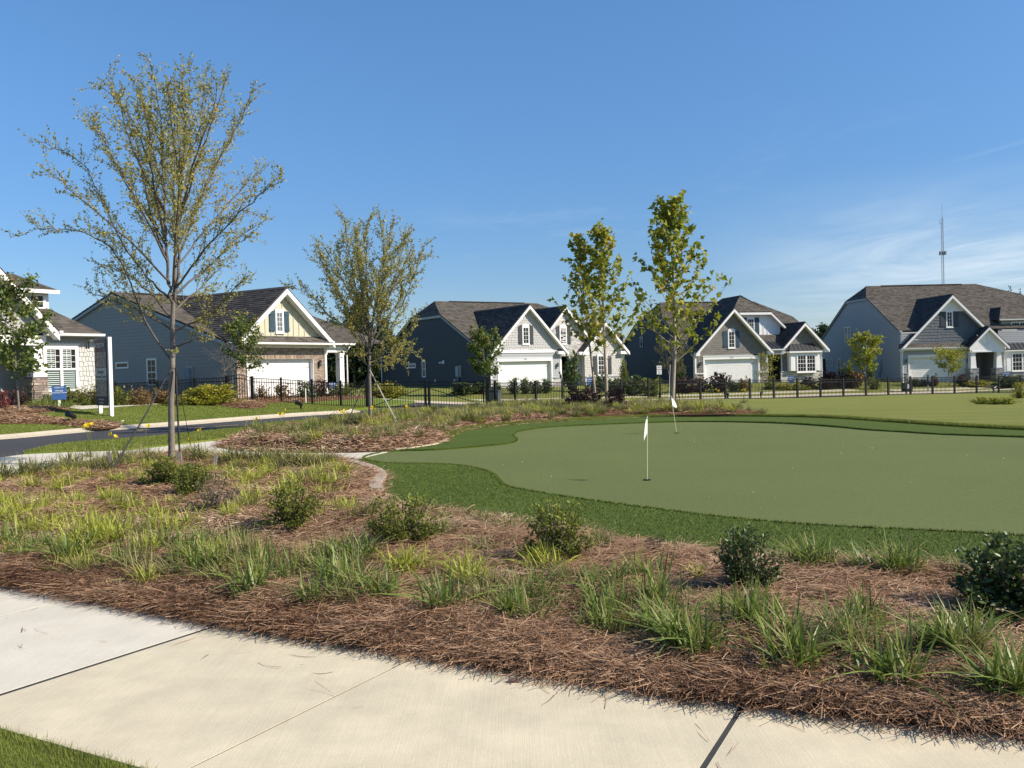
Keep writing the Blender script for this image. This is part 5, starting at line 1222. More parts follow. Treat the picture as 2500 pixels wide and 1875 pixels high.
def gate():
    A, C = np.array([-6.86, 43.9]), np.array([-1.15, 42.9]); B = (A+C)/2
    z0 = T(*A); root = thing('gate', 'black metal double swing gate with diagonal braces across the road', 'gate', (A[0], A[1], z0)); org = np.array([*A, z0])
    for p, w in ((A, .14), (C, .16)):
        m = MB(); m.box(p[0]-w/2-org[0], p[0]+w/2-org[0], p[1]-w/2-org[1], p[1]+w/2-org[1], -.2, 1.36); m.box(p[0]-w/2-.01-org[0], p[0]+w/2+.01-org[0], p[1]-w/2-.01-org[1], p[1]+w/2+.01-org[1], 1.36, 1.40); m.build('gate_post', black_metal, root)
    for (p, q, up_) in ((A, B, 0), (C, B, 0)):
        d = (q-p); l = np.linalg.norm(d); d /= l; a, b = p+d*.16, q-d*.03; e = np.array([-d[1], d[0], 0]); za, zb = T(*a)+.09, T(*b)+.09
        zb = za = (za+zb)/2
        pa, pb = np.array([*a, za])-org, np.array([*b, zb])-org; dv = pb-pa; H = 1.22; m = MB()
        for z in (0, H-.19, H-.035): m.obox(pa+np.array([0, 0, z])-e*.02, dv, e*.04, (0, 0, .045 if z else .07))
        dn = np.array([*d, 0])
        for r, w in ((pa, .06), (pb-dn*.10, .10)): m.obox(r-e*.03, dn*w, e*.06, (0, 0, H+.04))
        s = pa+np.array([0, 0, .06]); t = pb+np.array([0, 0, H-.28]); m.obox(s-e*.012, t-s, e*.024, (0, 0, .035))
        leaf = m.build('gate_leaf', black_metal, root)
        n = int(np.linalg.norm(dv)/.125)
        for j in range(1, n): mesh_obj('picket', picket_mesh(H-.03, .02), leaf, pa+dv*j/n+np.array([0, 0, .02]))
gate()

# ================================================================== PLANTS
def norm(v): return v/(np.linalg.norm(v, axis=-1, keepdims=True)+1e-9)
LOBED = np.array([(0, 0), (.36, .06), (.55, .42), (.27, .46), (.22, .62), (0, 1.), (-.22, .62), (-.27, .46), (-.55, .42), (-.36, .06)])
DIAM = np.array([(0, 0), (.30, .42), (0, 1.), (-.30, .42)])
def leaf_mesh(name, pos, d, nrm, size, m, tone, shape=DIAM, droop=.0):
    n = len(pos); d = norm(d); side = norm(np.cross(d, nrm)); nn = np.cross(side, d); k = len(shape)
    V = pos[:, None]+size[:, None, None]*(shape[None, :, 0, None]*side[:, None]+shape[None, :, 1, None]*d[:, None]+(np.abs(shape[None, :, 0, None])*.35-droop*shape[None, :, 1, None]**2)*nn[:, None])
    V = V.reshape(-1, 3); b = np.arange(n)*k
    F = np.concatenate([np.stack([b, b+i, b+i+1], 1) for i in range(1, k-1)])
    return fast_mesh(name, V, F, m, np.tile(tone, k-2))
bark = mat('grey_bark', (.19, .165, .14), .9, .3, 12, .6, 40, stretch=(1, 1, .25), spec=.1)
bark_p = mat('pale_bark', (.33, .28, .21), .85, .3, 9, .4, 30, stretch=(1, 1, .3), spec=.1)
twigm = mat('twig_bark', (.10, .08, .065), .9, .2, 8)
elm_leaf = mat('elm_leaf', (1, 1, 1), .5, .08, 2, tone=[(.20, .20, .06), (.31, .30, .085), (.41, .38, .10), (.55, .46, .11), (.66, .50, .11)], transl=.5, spec=.4)
syc_leaf = mat('sycamore_leaf', (1, 1, 1), .5, .08, 2, tone=[(.12, .16, .02), (.20, .245, .026), (.31, .33, .035), (.42, .39, .05), (.38, .26, .06)], transl=.45, spec=.35)
maple_leaf = mat('maple_leaf', (1, 1, 1), .5, .08, 2, tone=[(.065, .105, .022), (.10, .15, .03), (.15, .195, .04), (.21, .225, .05), (.2, .11, .05)], transl=.38, spec=.35)
yel_leaf = mat('yellow_green_leaf', (1, 1, 1), .55, .08, 2, tone=[(.12, .16, .02), (.26, .27, .03), (.40, .36, .04), (.48, .42, .05)], transl=.3)
shrub_leaf = mat('shrub_leaf', (1, 1, 1), .5, .08, 2, tone=[(.07, .095, .018), (.13, .16, .026), (.21, .235, .034), (.33, .32, .05)], transl=.38, spec=.35)
dark_leaf = mat('dark_shrub_leaf', (1, 1, 1), .4, .08, 2, tone=[(.032, .055, .016), (.06, .09, .025), (.095, .13, .034), (.14, .17, .05)], transl=.2, spec=.4)
purple_leaf = mat('purple_leaf', (1, 1, 1), .5, .08, 2, tone=[(.028, .013, .015), (.052, .022, .026), (.08, .034, .036), (.06, .05, .03)], transl=.25)
red_leaf = mat('red_leaf', (1, 1, 1), .5, .08, 2, tone=[(.10, .025, .03), (.22, .04, .05), (.30, .08, .06), (.10, .09, .03)], transl=.25)
rust_leaf = mat('rust_leaf', (1, 1, 1), .6, .08, 2, tone=[(.09, .10, .03), (.20, .13, .05), (.30, .17, .06), (.14, .14, .04)], transl=.25)
dry_leaf = mat('dry_leaf', (1, 1, 1), .7, .08, 2, tone=[(.09, .085, .05), (.16, .145, .085), (.22, .19, .11), (.12, .13, .06)], transl=.2)
wood_leaf = mat('woodland_leaf', (1, 1, 1), .6, .08, 2, tone=[(.020, .035, .012), (.035, .056, .018), (.055, .08, .025), (.08, .10, .032)], transl=.15, spec=.2)
strap_y = mat('yellow_green_blade', (1, 1, 1), .45, .1, 2, tone=[(.17, .21, .026), (.32, .36, .04), (.48, .49, .07), (.36, .30, .12)], transl=.35, spec=.4)
strap_g = mat('green_blade', (1, 1, 1), .45, .1, 2, tone=[(.075, .125, .022), (.145, .21, .034), (.25, .31, .06), (.34, .30, .12)], transl=.35, spec=.45)
strap_d = mat('dull_green_blade', (1, 1, 1), .55, .1, 2, tone=[(.10, .115, .036), (.18, .19, .055), (.28, .27, .09), (.36, .30, .15)], transl=.3, spec=.3)
petal = mat('yellow_petal', (.78, .58, .035), .5, .1, 3, transl=.35)

def bez(pts, n=14): return np.array(smooth_line([tuple(p) for p in pts], max(2, n//max(1, len(pts)-1))))
def path3(pts, n=4):
    p = [np.array(q, float) for q in pts]; o = []; k = len(p)
    for i in range(k-1):
        a, b, c, d = p[max(i-1, 0)], p[i], p[i+1], p[min(i+2, k-1)]
        for j in range(n):
            t = j/n; o.append(.5*(2*b+(-a+c)*t+(2*a-5*b+4*c-d)*t*t+(-a+3*b-3*c+d)*t**3))
    o.append(p[-1]); return np.array(o)
class Tree:
    def __init__(s, seed): s.r = np.random.default_rng(seed); s.trunk = MB(); s.br = MB(); s.lp = []; s.ld = []
    def leaves_along(s, P, step, spread=.02, start=.1, drop=0):
        L = np.concatenate([[0], np.cumsum(np.linalg.norm(np.diff(P, axis=0), axis=1))])
        if L[-1] < .02: return
        q = np.arange(L[-1]*start, L[-1], step); q = q[s.r.uniform(0, 1, len(q)) > drop]
        if not len(q): return
        X = np.stack([np.interp(q, L, P[:, i]) for i in range(3)], 1); tg = norm(P[-1]-P[0])
        s.lp.append(X+s.r.normal(0, spread, X.shape)); s.ld.append(norm(tg[None]*.7+s.r.normal(0, .7, X.shape)+np.array([0, 0, -.12])))
    def side(s, o, tg, L, ang, r, lift=.15, n=4, kink=.12):
        rd = s.r.normal(0, 1, 3); rd -= tg*np.dot(rd, tg); rd = norm(rd); d = norm(tg*math.cos(ang)+rd*math.sin(ang)+np.array([0, 0, lift])); P = [o]
        for i in range(n):
            d = norm(d+s.r.normal(0, kink, 3)+np.array([0, 0, .05])); P.append(P[-1]+d*L/n)
        return np.array(P)
    def limb(s, P, r0, r1=.006, sub=.22, sl=(.35, .9), tw=.13, tl=(.16, .38), leaf=.05, bare=.25, sides=5, drop=0, ang=(.45, .8), tuft=0):
        k = len(P); rad = np.linspace(r0, r1, k); P = P+np.vstack([[0, 0, 0], s.r.normal(0, .012, (k-2, 3)), [0, 0, 0]]) if k > 2 else P
        s.br.tube(P, list(rad), sides, cap=False); L = np.concatenate([[0], np.cumsum(np.linalg.norm(np.diff(P, axis=0), axis=1))]); tot = L[-1]
        q = tot*bare*s.r.uniform(.7, 1)
        while q < tot:
            t = q/tot; o = np.array([np.interp(q, L, P[:, i]) for i in range(3)]); i = min(np.searchsorted(L, q), k-1); tg = norm(P[i]-P[i-1])
            ll = s.r.uniform(*sl)*(1.05-.72*t)*(.55+.45*min(1, (t-.0)*2.5)); S = s.side(o, tg, ll, s.r.uniform(*ang), .006)
            s.br.tube(S, list(np.linspace(.004+.004*(1-t), .002, len(S))), 4, cap=False); s.twigs(S, tw, tl, leaf, drop)
            q += sub*s.r.uniform(.6, 1.4)
        s.leaves_along(P, leaf, .03, .6, drop)
    def twigs(s, S, tw, tl, leaf, drop):
        L = np.concatenate([[0], np.cumsum(np.linalg.norm(np.diff(S, axis=0), axis=1))]); q = L[-1]*.2
        s.leaves_along(S, leaf, .02, .25, drop)
        while q < L[-1]:
            o = np.array([np.interp(q, L, S[:, i]) for i in range(3)]); tg = norm(S[-1]-S[0]); X = s.side(o, tg, s.r.uniform(*tl), s.r.uniform(.4, .9), .002, n=2)
            s.br.tube(X, [.0022, .0016, .0012], 3, cap=False); s.leaves_along(X, leaf, .015, .1, drop); q += tw*s.r.uniform(.6, 1.4)
    def finish(s, name, label, base, group, leafm, barkm, size, shape=DIAM, tonef=None, twm=None, cat='tree', singles=0, up=.6, aspect=1):
        base = np.array(base, float); root = thing(name, label, cat, tuple(base), group=group); sh = lambda m: setattr(m, 'v', [tuple(np.array(v)-base) for v in m.v])
        if s.trunk.v: sh(s.trunk); s.trunk.build('trunk', barkm, root, smooth=True)
        if s.br.v: sh(s.br); s.br.build('branches', twm or barkm, root, smooth=True)
        if s.lp:
            p = np.vstack(s.lp)-base; d = np.vstack(s.ld); n = len(p); nr = norm(s.r.normal(0, 1, (n, 3))+np.array([0, 0, up])); sz = s.r.uniform(*size, n)
            tn = np.clip(s.r.beta(2, 3.2, n)+(tonef(p+base) if tonef else 0), 0, 1)
            if singles:                                             # the largest leaves, each a piece of its own
                idx = s.r.permutation(n)[:singles]; ms = [leaf_mesh('leaf', np.zeros((1, 3)), np.array([[0, 1., 0]]), np.array([[0, 0, 1.]]), np.ones(1), leafm, np.array([t]), shape, .12) for t in np.linspace(.05, .95, 8)]
                for i in idx:
                    y = Vector(norm(d[i])); z = Vector(nr[i]); x = y.cross(z).normalized(); z = x.cross(y); o = bpy.data.objects.new('leaf', ms[int(tn[i]*7.99)]); link(o, root)
                    M = Matrix((x, y, z)).transposed().to_4x4(); o.matrix_local = Matrix.Translation(p[i]) @ M @ Matrix.Scale(float(sz[i]), 4)
                k = np.ones(n, bool); k[idx] = False; p, d, nr, sz, tn = p[k], d[k], nr[k], sz[k], tn[k]
            if len(p): mesh_obj('crown', leaf_mesh('crown', p, d, nr, sz, leafm, tn, shape, .1), root, kind='stuff')
        return root
# ---- the big elm in the near bed
def W(base, px, py, dY=0.0): return at(px, py, base[1]+dY)
def elm(label, bpx, zf, trunk, stems, limbs, seed, k=1.0, leaf=.05, size=(.038, .062), r0=.058, sub=.2, yel=None):
    b0 = G(*bpx); base = np.array([b0[0], b0[1], float(zf(np.array([b0[0]]), np.array([b0[1]]))[0])-.02]); t = Tree(seed); w = lambda q: W(base, *q)
    P = path3([base]+[w(q) for q in trunk[1:]], 5); t.trunk.tube(P, list(np.concatenate([[r0*1.35, r0*1.1], np.linspace(r0, r0*.62, len(P)-2)])), 10, cap=False)
    for i, s_ in enumerate(stems):
        t.limb(path3([w(q) for q in s_], 5), r0*.55, .005, sub, (.5, 1.1), .12, leaf=leaf, bare=.28, sides=7)
    for l in limbs: t.limb(path3([w(q) for q in l], 5), r0*.36*k, .004, sub, (.35, .85), .12, leaf=leaf, bare=.22, sides=6)
    def tf(p):
        a = .30*(vnoise(p[:, 0]*1.0+9, p[:, 2]+p[:, 1]*.3, .55, seed)-.45)
        if yel is not None: a = a+.32*np.exp(-((p[:, 2]-yel)/.9)**2)*(vnoise(p[:, 0], p[:, 2], .5, 3)-.15)
        return a
    return t.finish('elm_tree', label, base, 'slender vase-shaped elms staked in the beds', elm_leaf, bark, size, tonef=tf, twm=mat('elm_branch_bark', (.125, .105, .085), .9, .25, 10))
elm('tallest tree, a thin-leaved elm with a forked trunk in the near straw bed', (420, 1136), z1,
    [(420, 1132), (418, 1000), (421, 880), (421, 800), (423, 738)],
    [[(422, 745), (411, 690), (406, 600), (404, 500, .2), (398, 400, .3), (392, 290, .2), (372, 165, 0)], [(424, 745), (432, 690), (434, 610), (438, 520, -.2), (446, 400, -.3), (455, 290, -.2), (468, 190, -.1)],
     [(424, 720), (428, 600, .3), (424, 480, .6), (425, 350, .8), (428, 205, .9)]],
    [[(420, 884), (363, 800), (326, 711, -.3), (285, 622, -.6), (215, 572, -.8), (140, 560, -.9), (72, 562, -1)], [(411, 728), (372, 690, .4), (330, 640, .8), (285, 570, 1), (240, 470, 1.1), (200, 400, 1.1), (106, 347, 1)],
     [(408, 640), (372, 540, .3), (352, 450, .6), (325, 330, .8), (258, 178, .8)], [(406, 600), (380, 470, -.4), (352, 360, -.7), (300, 260, -.9), (242, 205, -1)],
     [(432, 700), (500, 610, -.4), (560, 545, -.7), (630, 480, -.9), (696, 436, -1)], [(432, 716), (520, 640, .5), (590, 575, .8), (645, 540, .9)], [(436, 600), (480, 500, .4), (530, 400, .8), (580, 310, .9), (618, 215, 1)],
     [(438, 540), (475, 420, -.4), (510, 320, -.8), (552, 190, -1)], [(430, 806), (500, 775, -.3), (560, 720, -.4), (600, 672, -.5)], [(420, 806), (345, 762, .3), (262, 728, .4), (215, 716, .5)], [(421, 850), (470, 830, -.3), (520, 818, -.4)],
     [(440, 450), (450, 330, -.5), (440, 170, -.8)], [(422, 700), (430, 560, -1), (440, 400, -1.8), (430, 280, -2)], [(415, 700), (395, 540, 1), (375, 400, 1.8), (350, 260, 2.2)], [(432, 640), (490, 480, 1), (545, 370, 1.5), (590, 280, 1.7)],
     [(410, 640), (340, 500, -1), (280, 390, -1.5), (215, 280, -1.7)], [(415, 690), (330, 600, -.8), (260, 540, -1.3), (180, 470, -1.5), (115, 420, -1.6)], [(430, 650), (520, 540, 1), (600, 450, 1.6), (650, 400, 1.8)], [(420, 780), (350, 700, .8), (290, 660, 1.2), (230, 640, 1.4)],
     [(425, 760), (490, 700, .8), (540, 650, 1.1)], [(404, 480), (370, 350, .2), (345, 240, .3)], [(400, 440), (385, 330, .6), (320, 190, .9)], [(440, 480), (425, 350, -.5), (410, 200, -.9)], [(405, 520), (350, 420, -.6), (310, 320, -.8), (290, 230, -.9)], [(440, 520), (480, 380, -1), (520, 270, -1.2), (530, 200, -1.2)], [(408, 600), (330, 480, .5), (270, 380, .8), (225, 300, .9)], [(444, 420), (490, 300, .3), (500, 200, .4)]], 3, leaf=.027, sub=.135, yel=5.2)
elm('smaller thin-leaved elm in the middle bed in front of the gate', (905, 1044), z2,
    [(905, 1040), (903, 960), (902, 890), (903, 866)],
    [[(903, 870), (900, 790), (896, 690), (890, 590), (905, 520)], [(903, 870), (910, 790), (925, 690), (945, 600), (960, 535)], [(902, 872), (885, 790, .4), (866, 690, .7), (850, 600, .9), (838, 525, 1)]],
    [[(902, 880), (860, 810, -.4), (800, 768, -.6), (760, 720, -.7), (706, 700, -.8)], [(903, 865), (850, 770, .5), (810, 680, .8), (775, 600, 1)], [(903, 870), (960, 790, -.4), (1000, 700, -.7), (1035, 600, -.8)], [(903, 850), (975, 730, .5), (1010, 650, .9), (1042, 622, 1)],
     [(904, 885), (950, 868, .3), (985, 858, .4), (1012, 856, .4)], [(904, 880), (960, 840, -.5), (1000, 810, -.7), (1015, 770, -.8)], [(901, 895), (868, 866, .4), (845, 858, .5)], [(903, 840), (880, 700, -1), (870, 560, -1.6)], [(903, 840), (930, 700, -1), (1000, 570, -1.5)], [(903, 830), (840, 690, -.8), (790, 600, -1.2)], [(903, 840), (960, 690, .9), (990, 570, 1.4)], [(903, 820), (880, 680, .5), (870, 560, .6)], [(904, 800), (935, 660, -.4), (930, 540, -.6)], [(903, 830), (850, 700, .2), (820, 590, .3)], [(904, 830), (965, 690, .2), (1010, 600, .3)],
     [(902, 860), (840, 740, -.5), (790, 650, -.8), (765, 610, -.9)], [(904, 892), (950, 880, -.6), (990, 885, -.9)]], 8, leaf=.023, size=(.048, .078), r0=.055, sub=.13)
# ---- sycamores
def sycamore(label, bpx, top, seed, n, half, y0, lean=0, second=None, tuft=3, singles=300, zf=None):
    b0 = G(*bpx, .08); base = np.array([b0[0], b0[1], T(b0[0], b0[1])+.10]); t = Tree(seed); r = t.r; tops = W(base, *top)
    def one(b, tp, n, half, y0, rr):
        P = path3([b, b+(tp-b)*.33+np.array([lean, 0, 0]), b+(tp-b)*.66+np.array([lean*.7, .05, 0]), tp], 6); H = tp[2]-b[2]
        t.trunk.tube(P, list(np.linspace(rr, .008, len(P))), 8, cap=False); L = np.linspace(0, 1, len(P))
        for i in range(n):
            f = y0+(1-y0)*(i+.5)/n; o = np.array([np.interp(f, L, P[:, k]) for k in range(3)]); a = i*2.4+r.uniform(-.4, .4)
            k = (f-y0)/(1-y0); ln = half*1.0*(1.08-.92*k)*r.uniform(.75, 1.15)*(1 if k > .12 else .9); el = r.uniform(.5, .8) if k < .3 else r.uniform(.7, 1.0)
            d = np.array([math.cos(a)*math.cos(el), math.sin(a)*math.cos(el), math.sin(el)]); Q = np.array([o+d*ln*s+np.array([0, 0, .22*ln*s*s]) for s in np.linspace(0, 1, 6)])
            t.br.tube(Q, list(np.linspace(.022*(1-.6*k), .005, 6)), 5, cap=False)
            for s in np.arange(.22, 1.01, .13):
                oo = np.array([np.interp(s, np.linspace(0, 1, 6), Q[:, k_]) for k_ in range(3)]); S = t.side(oo, norm(Q[-1]-Q[0]), r.uniform(.2, .5), r.uniform(.4, .9), .003, lift=.3, n=3)
                t.br.tube(S, [.006, .004, .003, .002], 4, cap=False)
                m = r.integers(tuft-1, tuft+2); X = S[r.integers(1, len(S), m)]+r.normal(0, .05, (m, 3)); t.lp.append(X); t.ld.append(norm(r.normal(0, .8, X.shape)+np.array([0, 0, -.35])))
        m = 14; X = tp+np.array([0, 0, .25])-np.array([0, 0, 1])*r.uniform(0, 1.0, m)[:, None]+r.normal(0, .07, (m, 3)); t.lp.append(X); t.ld.append(norm(r.normal(0, .8, X.shape)))
    one(base, tops, n, half, y0, .085)
    if second is not None:
        b2 = base+np.array(second[0]); one(b2, W(base, *second[1], second[0][1]), second[2], half*.8, y0+.05, .06)
    tf = lambda p: .35*(vnoise(p[:, 0]+p[:, 1], p[:, 2], .7, seed)-.5)+.12
    return t.finish('sycamore_tree', label, base, 'young sycamores behind the green', syc_leaf, bark_p, (.14, .24), LOBED, tf, singles=singles, up=.4)
sycamore('twin-stemmed young sycamore between two purple bushes behind the green', (1482, 990), (1466, 578), 5, 34, 2.25, .26, second=((-.42, .5, 0), (1412, 600), 20), tuft=5)
sycamore('tallest young sycamore, single leader, behind the leaning flag', (1640, 1002), (1636, 520), 6, 40, 2.2, .24, lean=.12, tuft=5)
# ---- small garden trees
def small_tree(name, label, base, crown, seed, nl, leafm, size, barkm=bark, group=None, stems=1, shape=LOBED, twm=None, tr=.035, dens=1.0, low=.0, tone=0.0):
    """crown: (centre height, half width, half height)"""
    base = np.array(base, float); t = Tree(seed); r = t.r; ch, hw, hh = crown
    for k in range(stems):
        off = np.array([r.normal(0, .06), r.normal(0, .06), 0])*(stems > 1); top = base+np.array([r.normal(0, .12*hw), r.normal(0, .12*hw), ch+hh*.7])+off*6*(stems > 1)
        P = path3([base+off, base+off+(top-base)*.5+r.normal(0, .03, 3), top], 5); t.trunk.tube(P, list(np.linspace(tr, .008, len(P))), 7, cap=False)
        nb = int((16 if stems == 1 else 7)*dens)
        for i in range(nb):
            f = max((ch-hh*.95)/(ch+hh*.7), .12); s = f+(1-f)*(i+.5)/nb; o = np.array([np.interp(s, np.linspace(0, 1, len(P)), P[:, q]) for q in range(3)]); a = i*2.4+r.uniform(-.3, .3)
            z = (o[2]-base[2]-ch)/hh; rad = hw*math.sqrt(max(.08, 1-min(1, abs(z+.15))**2))*r.uniform(.7, 1.1); el = r.uniform(.5, 1.0)
            d = np.array([math.cos(a), math.sin(a), math.tan(el)*.6]); Q = np.array([o+d*rad*q+np.array([0, 0, .1*q*q]) for q in np.linspace(0, 1, 5)]); t.br.tube(Q, list(np.linspace(.012, .003, 5)), 4, cap=False)
            for q in np.arange(.3, 1.02, .17):
                oo = np.array([np.interp(q, np.linspace(0, 1, 5), Q[:, w_]) for w_ in range(3)]); S = t.side(oo, norm(Q[-1]-Q[0]), r.uniform(.15, .4)*hw, r.uniform(.4, 1.2), .003, n=2); t.br.tube(S, [.004, .003, .002], 3, cap=False)
                m = max(2, int(nl/(nb*stems*5))); X = S[-1]+(S[0]-S[-1])*r.uniform(0, 1, m)[:, None]+r.normal(0, .085*hw+.02, (m, 3)); t.lp.append(X); t.ld.append(norm(r.normal(0, .8, X.shape)+np.array([0, 0, -.3])))
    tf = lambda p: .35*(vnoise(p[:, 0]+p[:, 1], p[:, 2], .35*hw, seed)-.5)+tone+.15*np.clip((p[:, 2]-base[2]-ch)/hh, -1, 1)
    return t.finish(name, label, base, group, leafm, barkm, size, shape, tf, twm=twm or barkm)
def sp(px, py, Y=None, off=.1):
    if Y is None: p = G(px, py, off); return np.array([p[0], p[1], T(p[0], p[1])+off-.02])
    p = at(px, py, Y); return np.array([p[0], p[1], T(p[0], p[1])+off-.02])
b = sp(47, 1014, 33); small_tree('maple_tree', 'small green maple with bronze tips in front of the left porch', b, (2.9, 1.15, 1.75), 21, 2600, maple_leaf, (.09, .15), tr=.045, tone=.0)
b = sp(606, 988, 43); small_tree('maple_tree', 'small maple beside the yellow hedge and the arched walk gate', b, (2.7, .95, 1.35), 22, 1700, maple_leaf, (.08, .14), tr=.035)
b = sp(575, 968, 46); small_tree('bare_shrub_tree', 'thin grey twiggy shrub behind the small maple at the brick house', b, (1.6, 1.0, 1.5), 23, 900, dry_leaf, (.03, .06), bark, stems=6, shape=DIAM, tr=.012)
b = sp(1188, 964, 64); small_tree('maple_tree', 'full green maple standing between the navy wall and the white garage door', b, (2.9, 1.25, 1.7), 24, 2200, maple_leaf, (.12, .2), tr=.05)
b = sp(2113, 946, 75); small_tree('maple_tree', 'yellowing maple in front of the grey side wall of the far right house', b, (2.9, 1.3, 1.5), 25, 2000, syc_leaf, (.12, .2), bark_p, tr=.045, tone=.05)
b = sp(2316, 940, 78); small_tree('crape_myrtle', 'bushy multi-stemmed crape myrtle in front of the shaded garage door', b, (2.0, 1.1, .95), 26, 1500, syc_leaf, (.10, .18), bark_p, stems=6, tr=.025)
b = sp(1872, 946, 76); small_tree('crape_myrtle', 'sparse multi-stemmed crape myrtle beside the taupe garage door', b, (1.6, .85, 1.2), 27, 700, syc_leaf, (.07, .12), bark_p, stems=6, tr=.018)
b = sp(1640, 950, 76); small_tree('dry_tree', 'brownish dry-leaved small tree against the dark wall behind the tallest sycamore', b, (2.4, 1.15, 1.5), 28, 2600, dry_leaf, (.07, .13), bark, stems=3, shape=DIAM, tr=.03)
# ---- woods beyond the houses
def wood_tree(seed, H, wd, con):
    t = Tree(seed); r = t.r; t.trunk.tube([(0, 0, 0), (0, 0, H*.5), (.1, 0, H*.95)], [.18, .14, .04], 6); n = 90
    for i in range(n):
        f = r.uniform(.22, 1) if con else r.uniform(.1, 1); rr = wd*(1.05-f)**.6*r.uniform(.3, 1) if con else wd*math.sqrt(max(.05, 1-((f-.55)/.5)**2))*r.uniform(.3, 1); a = r.uniform(0, 6.28)
        c = np.array([rr*math.cos(a), rr*math.sin(a), H*f]); m = 26; X = c+r.normal(0, 1, (m, 3))*np.array([.42, .42, .26]); t.lp.append(X); t.ld.append(norm(r.normal(0, 1, X.shape)))
        if i % 5 == 0: t.br.tube([(0, 0, H*f*.85), tuple(c)], [.05, .015], 4)
    return t.finish('woodland_tree', 'x', (0, 0, 0), 'trees in the woods behind the houses', wood_leaf, bark, (.3, .6), tonef=lambda p: .3*(vnoise(p[:, 0]+p[:, 1], p[:, 2], 1.2, seed)-.5), up=.3)
protos = [wood_tree(100+i, h, w_, c_) for i, (h, w_, c_) in enumerate(((10, 2.4, True), (8.5, 3.0, False), (11, 2.6, True), (7.5, 2.8, False)))]
wl = ['tall dark pine in the woods beyond the houses', 'round dark broadleaf in the woods beyond the houses', 'tallest ragged pine among the woods beyond the houses', 'low bushy tree in the woods beyond the houses']
for q, l in zip(protos, wl): q['label'] = l
rw = random.Random(4); spots = []
for x0, x1, Y0, Y1, n in ((780, 960, 92, 125, 22), (690, 1100, 125, 150, 14), (1985, 2075, 150, 180, 12), (1480, 1600, 140, 160, 4)):
    for i in range(n): spots.append((rw.uniform(x0, x1), rw.uniform(Y0, Y1), x0))
used = set()
for i, (px, Y, x0) in enumerate(spots):
    k = rw.choice((0, 1, 2, 3)) if x0 < 1900 else rw.choice((0, 2, 2)); X = (px-1250)/FPX*Y; s = {780: rw.uniform(.62, .86), 690: rw.uniform(.6, .85), 1985: rw.uniform(.62, .78), 1480: .6}[x0]
    o = protos[k] if k not in used else copy_tree(protos[k]); used.add(k); place(o, (X, Y, T(X, Y)-.2), rw.uniform(0, 6), s)
b = at(2478, 740, 108); t = Tree(55)
for k in range(5):
    P = path3([np.array([b[0]-1+k*.9, 108, -.5]), np.array([b[0]-1.2+k*1.1, 108, 5]), np.array([b[0]-1.6+k*1.25, 108+k*.3, 9.3+.4*(k % 2)])], 5); t.limb(P, .12, .02, .9, (.8, 1.6), .5, (.4, .9), .22, .45)
t.finish('sparse_tree', 'sparse bare-topped trees showing over the right edge of the far right roof', (b[0], 108, -.5), None, wood_leaf, bark, (.2, .35))

# ---- shrubs
def shrub_proto(seed, leafm, n, size, kind='round', shape=DIAM, spray=0):
    """unit shrub: about 1 wide and 1 high"""
    r = np.random.default_rng(seed); st = MB(); P = []; D = []
    ns = 40
    for i in range(ns):
        a = r.uniform(0, 6.28); el = r.uniform(.0, 1.5); L = r.uniform(.85, 1.12)
        e = np.array([.5*math.cos(a)*math.cos(el*.9), .5*math.sin(a)*math.cos(el*.9), (.16+.84*math.sin(el)) if kind != 'cone' else r.uniform(.15, .98)])
        if kind == 'cone': k = (1-e[2])*.5+.04; e[:2] = [k*math.cos(a), k*math.sin(a)]
        if kind == 'column': k = .5*min(1, (1.02-e[2])*3); 
        e = e*np.array([L, L, L]); mid = e*np.array([.5, .5, .4]); Q = path3([(0, 0, 0), mid, e], 3); st.tube(Q, [.012]*4+[.006]*(len(Q)-4), 4, cap=False)
        m = n//ns; tt = r.uniform(.12, 1.04, m)**.75; X = np.stack([np.interp(tt, np.linspace(0, 1, len(Q)), Q[:, j]) for j in range(3)], 1)+r.normal(0, .05, (m, 3)); X[:, 2] = np.maximum(X[:, 2], .03)
        P.append(X); D.append(norm(norm(e)[None]*.8+r.normal(0, .6, X.shape)))
    P = np.vstack(P); D = np.vstack(D); nl = len(P)
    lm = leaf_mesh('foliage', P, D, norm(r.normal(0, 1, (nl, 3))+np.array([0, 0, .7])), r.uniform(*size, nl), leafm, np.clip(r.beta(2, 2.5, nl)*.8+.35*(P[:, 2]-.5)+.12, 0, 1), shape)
    sm = bpy.data.meshes.new('stems'); sm.from_pydata(st.v, [], st.f); sm.materials.append(twigm)
    return lm, sm
SHR = {}
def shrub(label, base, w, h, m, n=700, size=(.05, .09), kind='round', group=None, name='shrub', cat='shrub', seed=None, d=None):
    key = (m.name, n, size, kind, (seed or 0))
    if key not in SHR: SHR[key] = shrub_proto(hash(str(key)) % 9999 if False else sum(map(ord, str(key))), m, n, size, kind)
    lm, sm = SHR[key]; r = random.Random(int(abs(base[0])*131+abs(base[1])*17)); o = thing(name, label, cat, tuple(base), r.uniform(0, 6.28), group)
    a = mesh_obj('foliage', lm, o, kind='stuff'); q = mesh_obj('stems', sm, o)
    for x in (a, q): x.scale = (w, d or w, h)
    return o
def shp(label, px, py, wpx, hpx, m, Y=None, zf=None, **k):
    b = sp(px, py, Y, .10) if zf is None else None
    if zf is not None: p = G(px, py, .08); b = np.array([p[0], p[1], float(zf(np.array([p[0]]), np.array([p[1]]))[0])-.02])
    s = b[1]/FPX*(1.15 if zf is not None else 1.0); return shrub(label, b, wpx*s, hpx*s, m, **k)
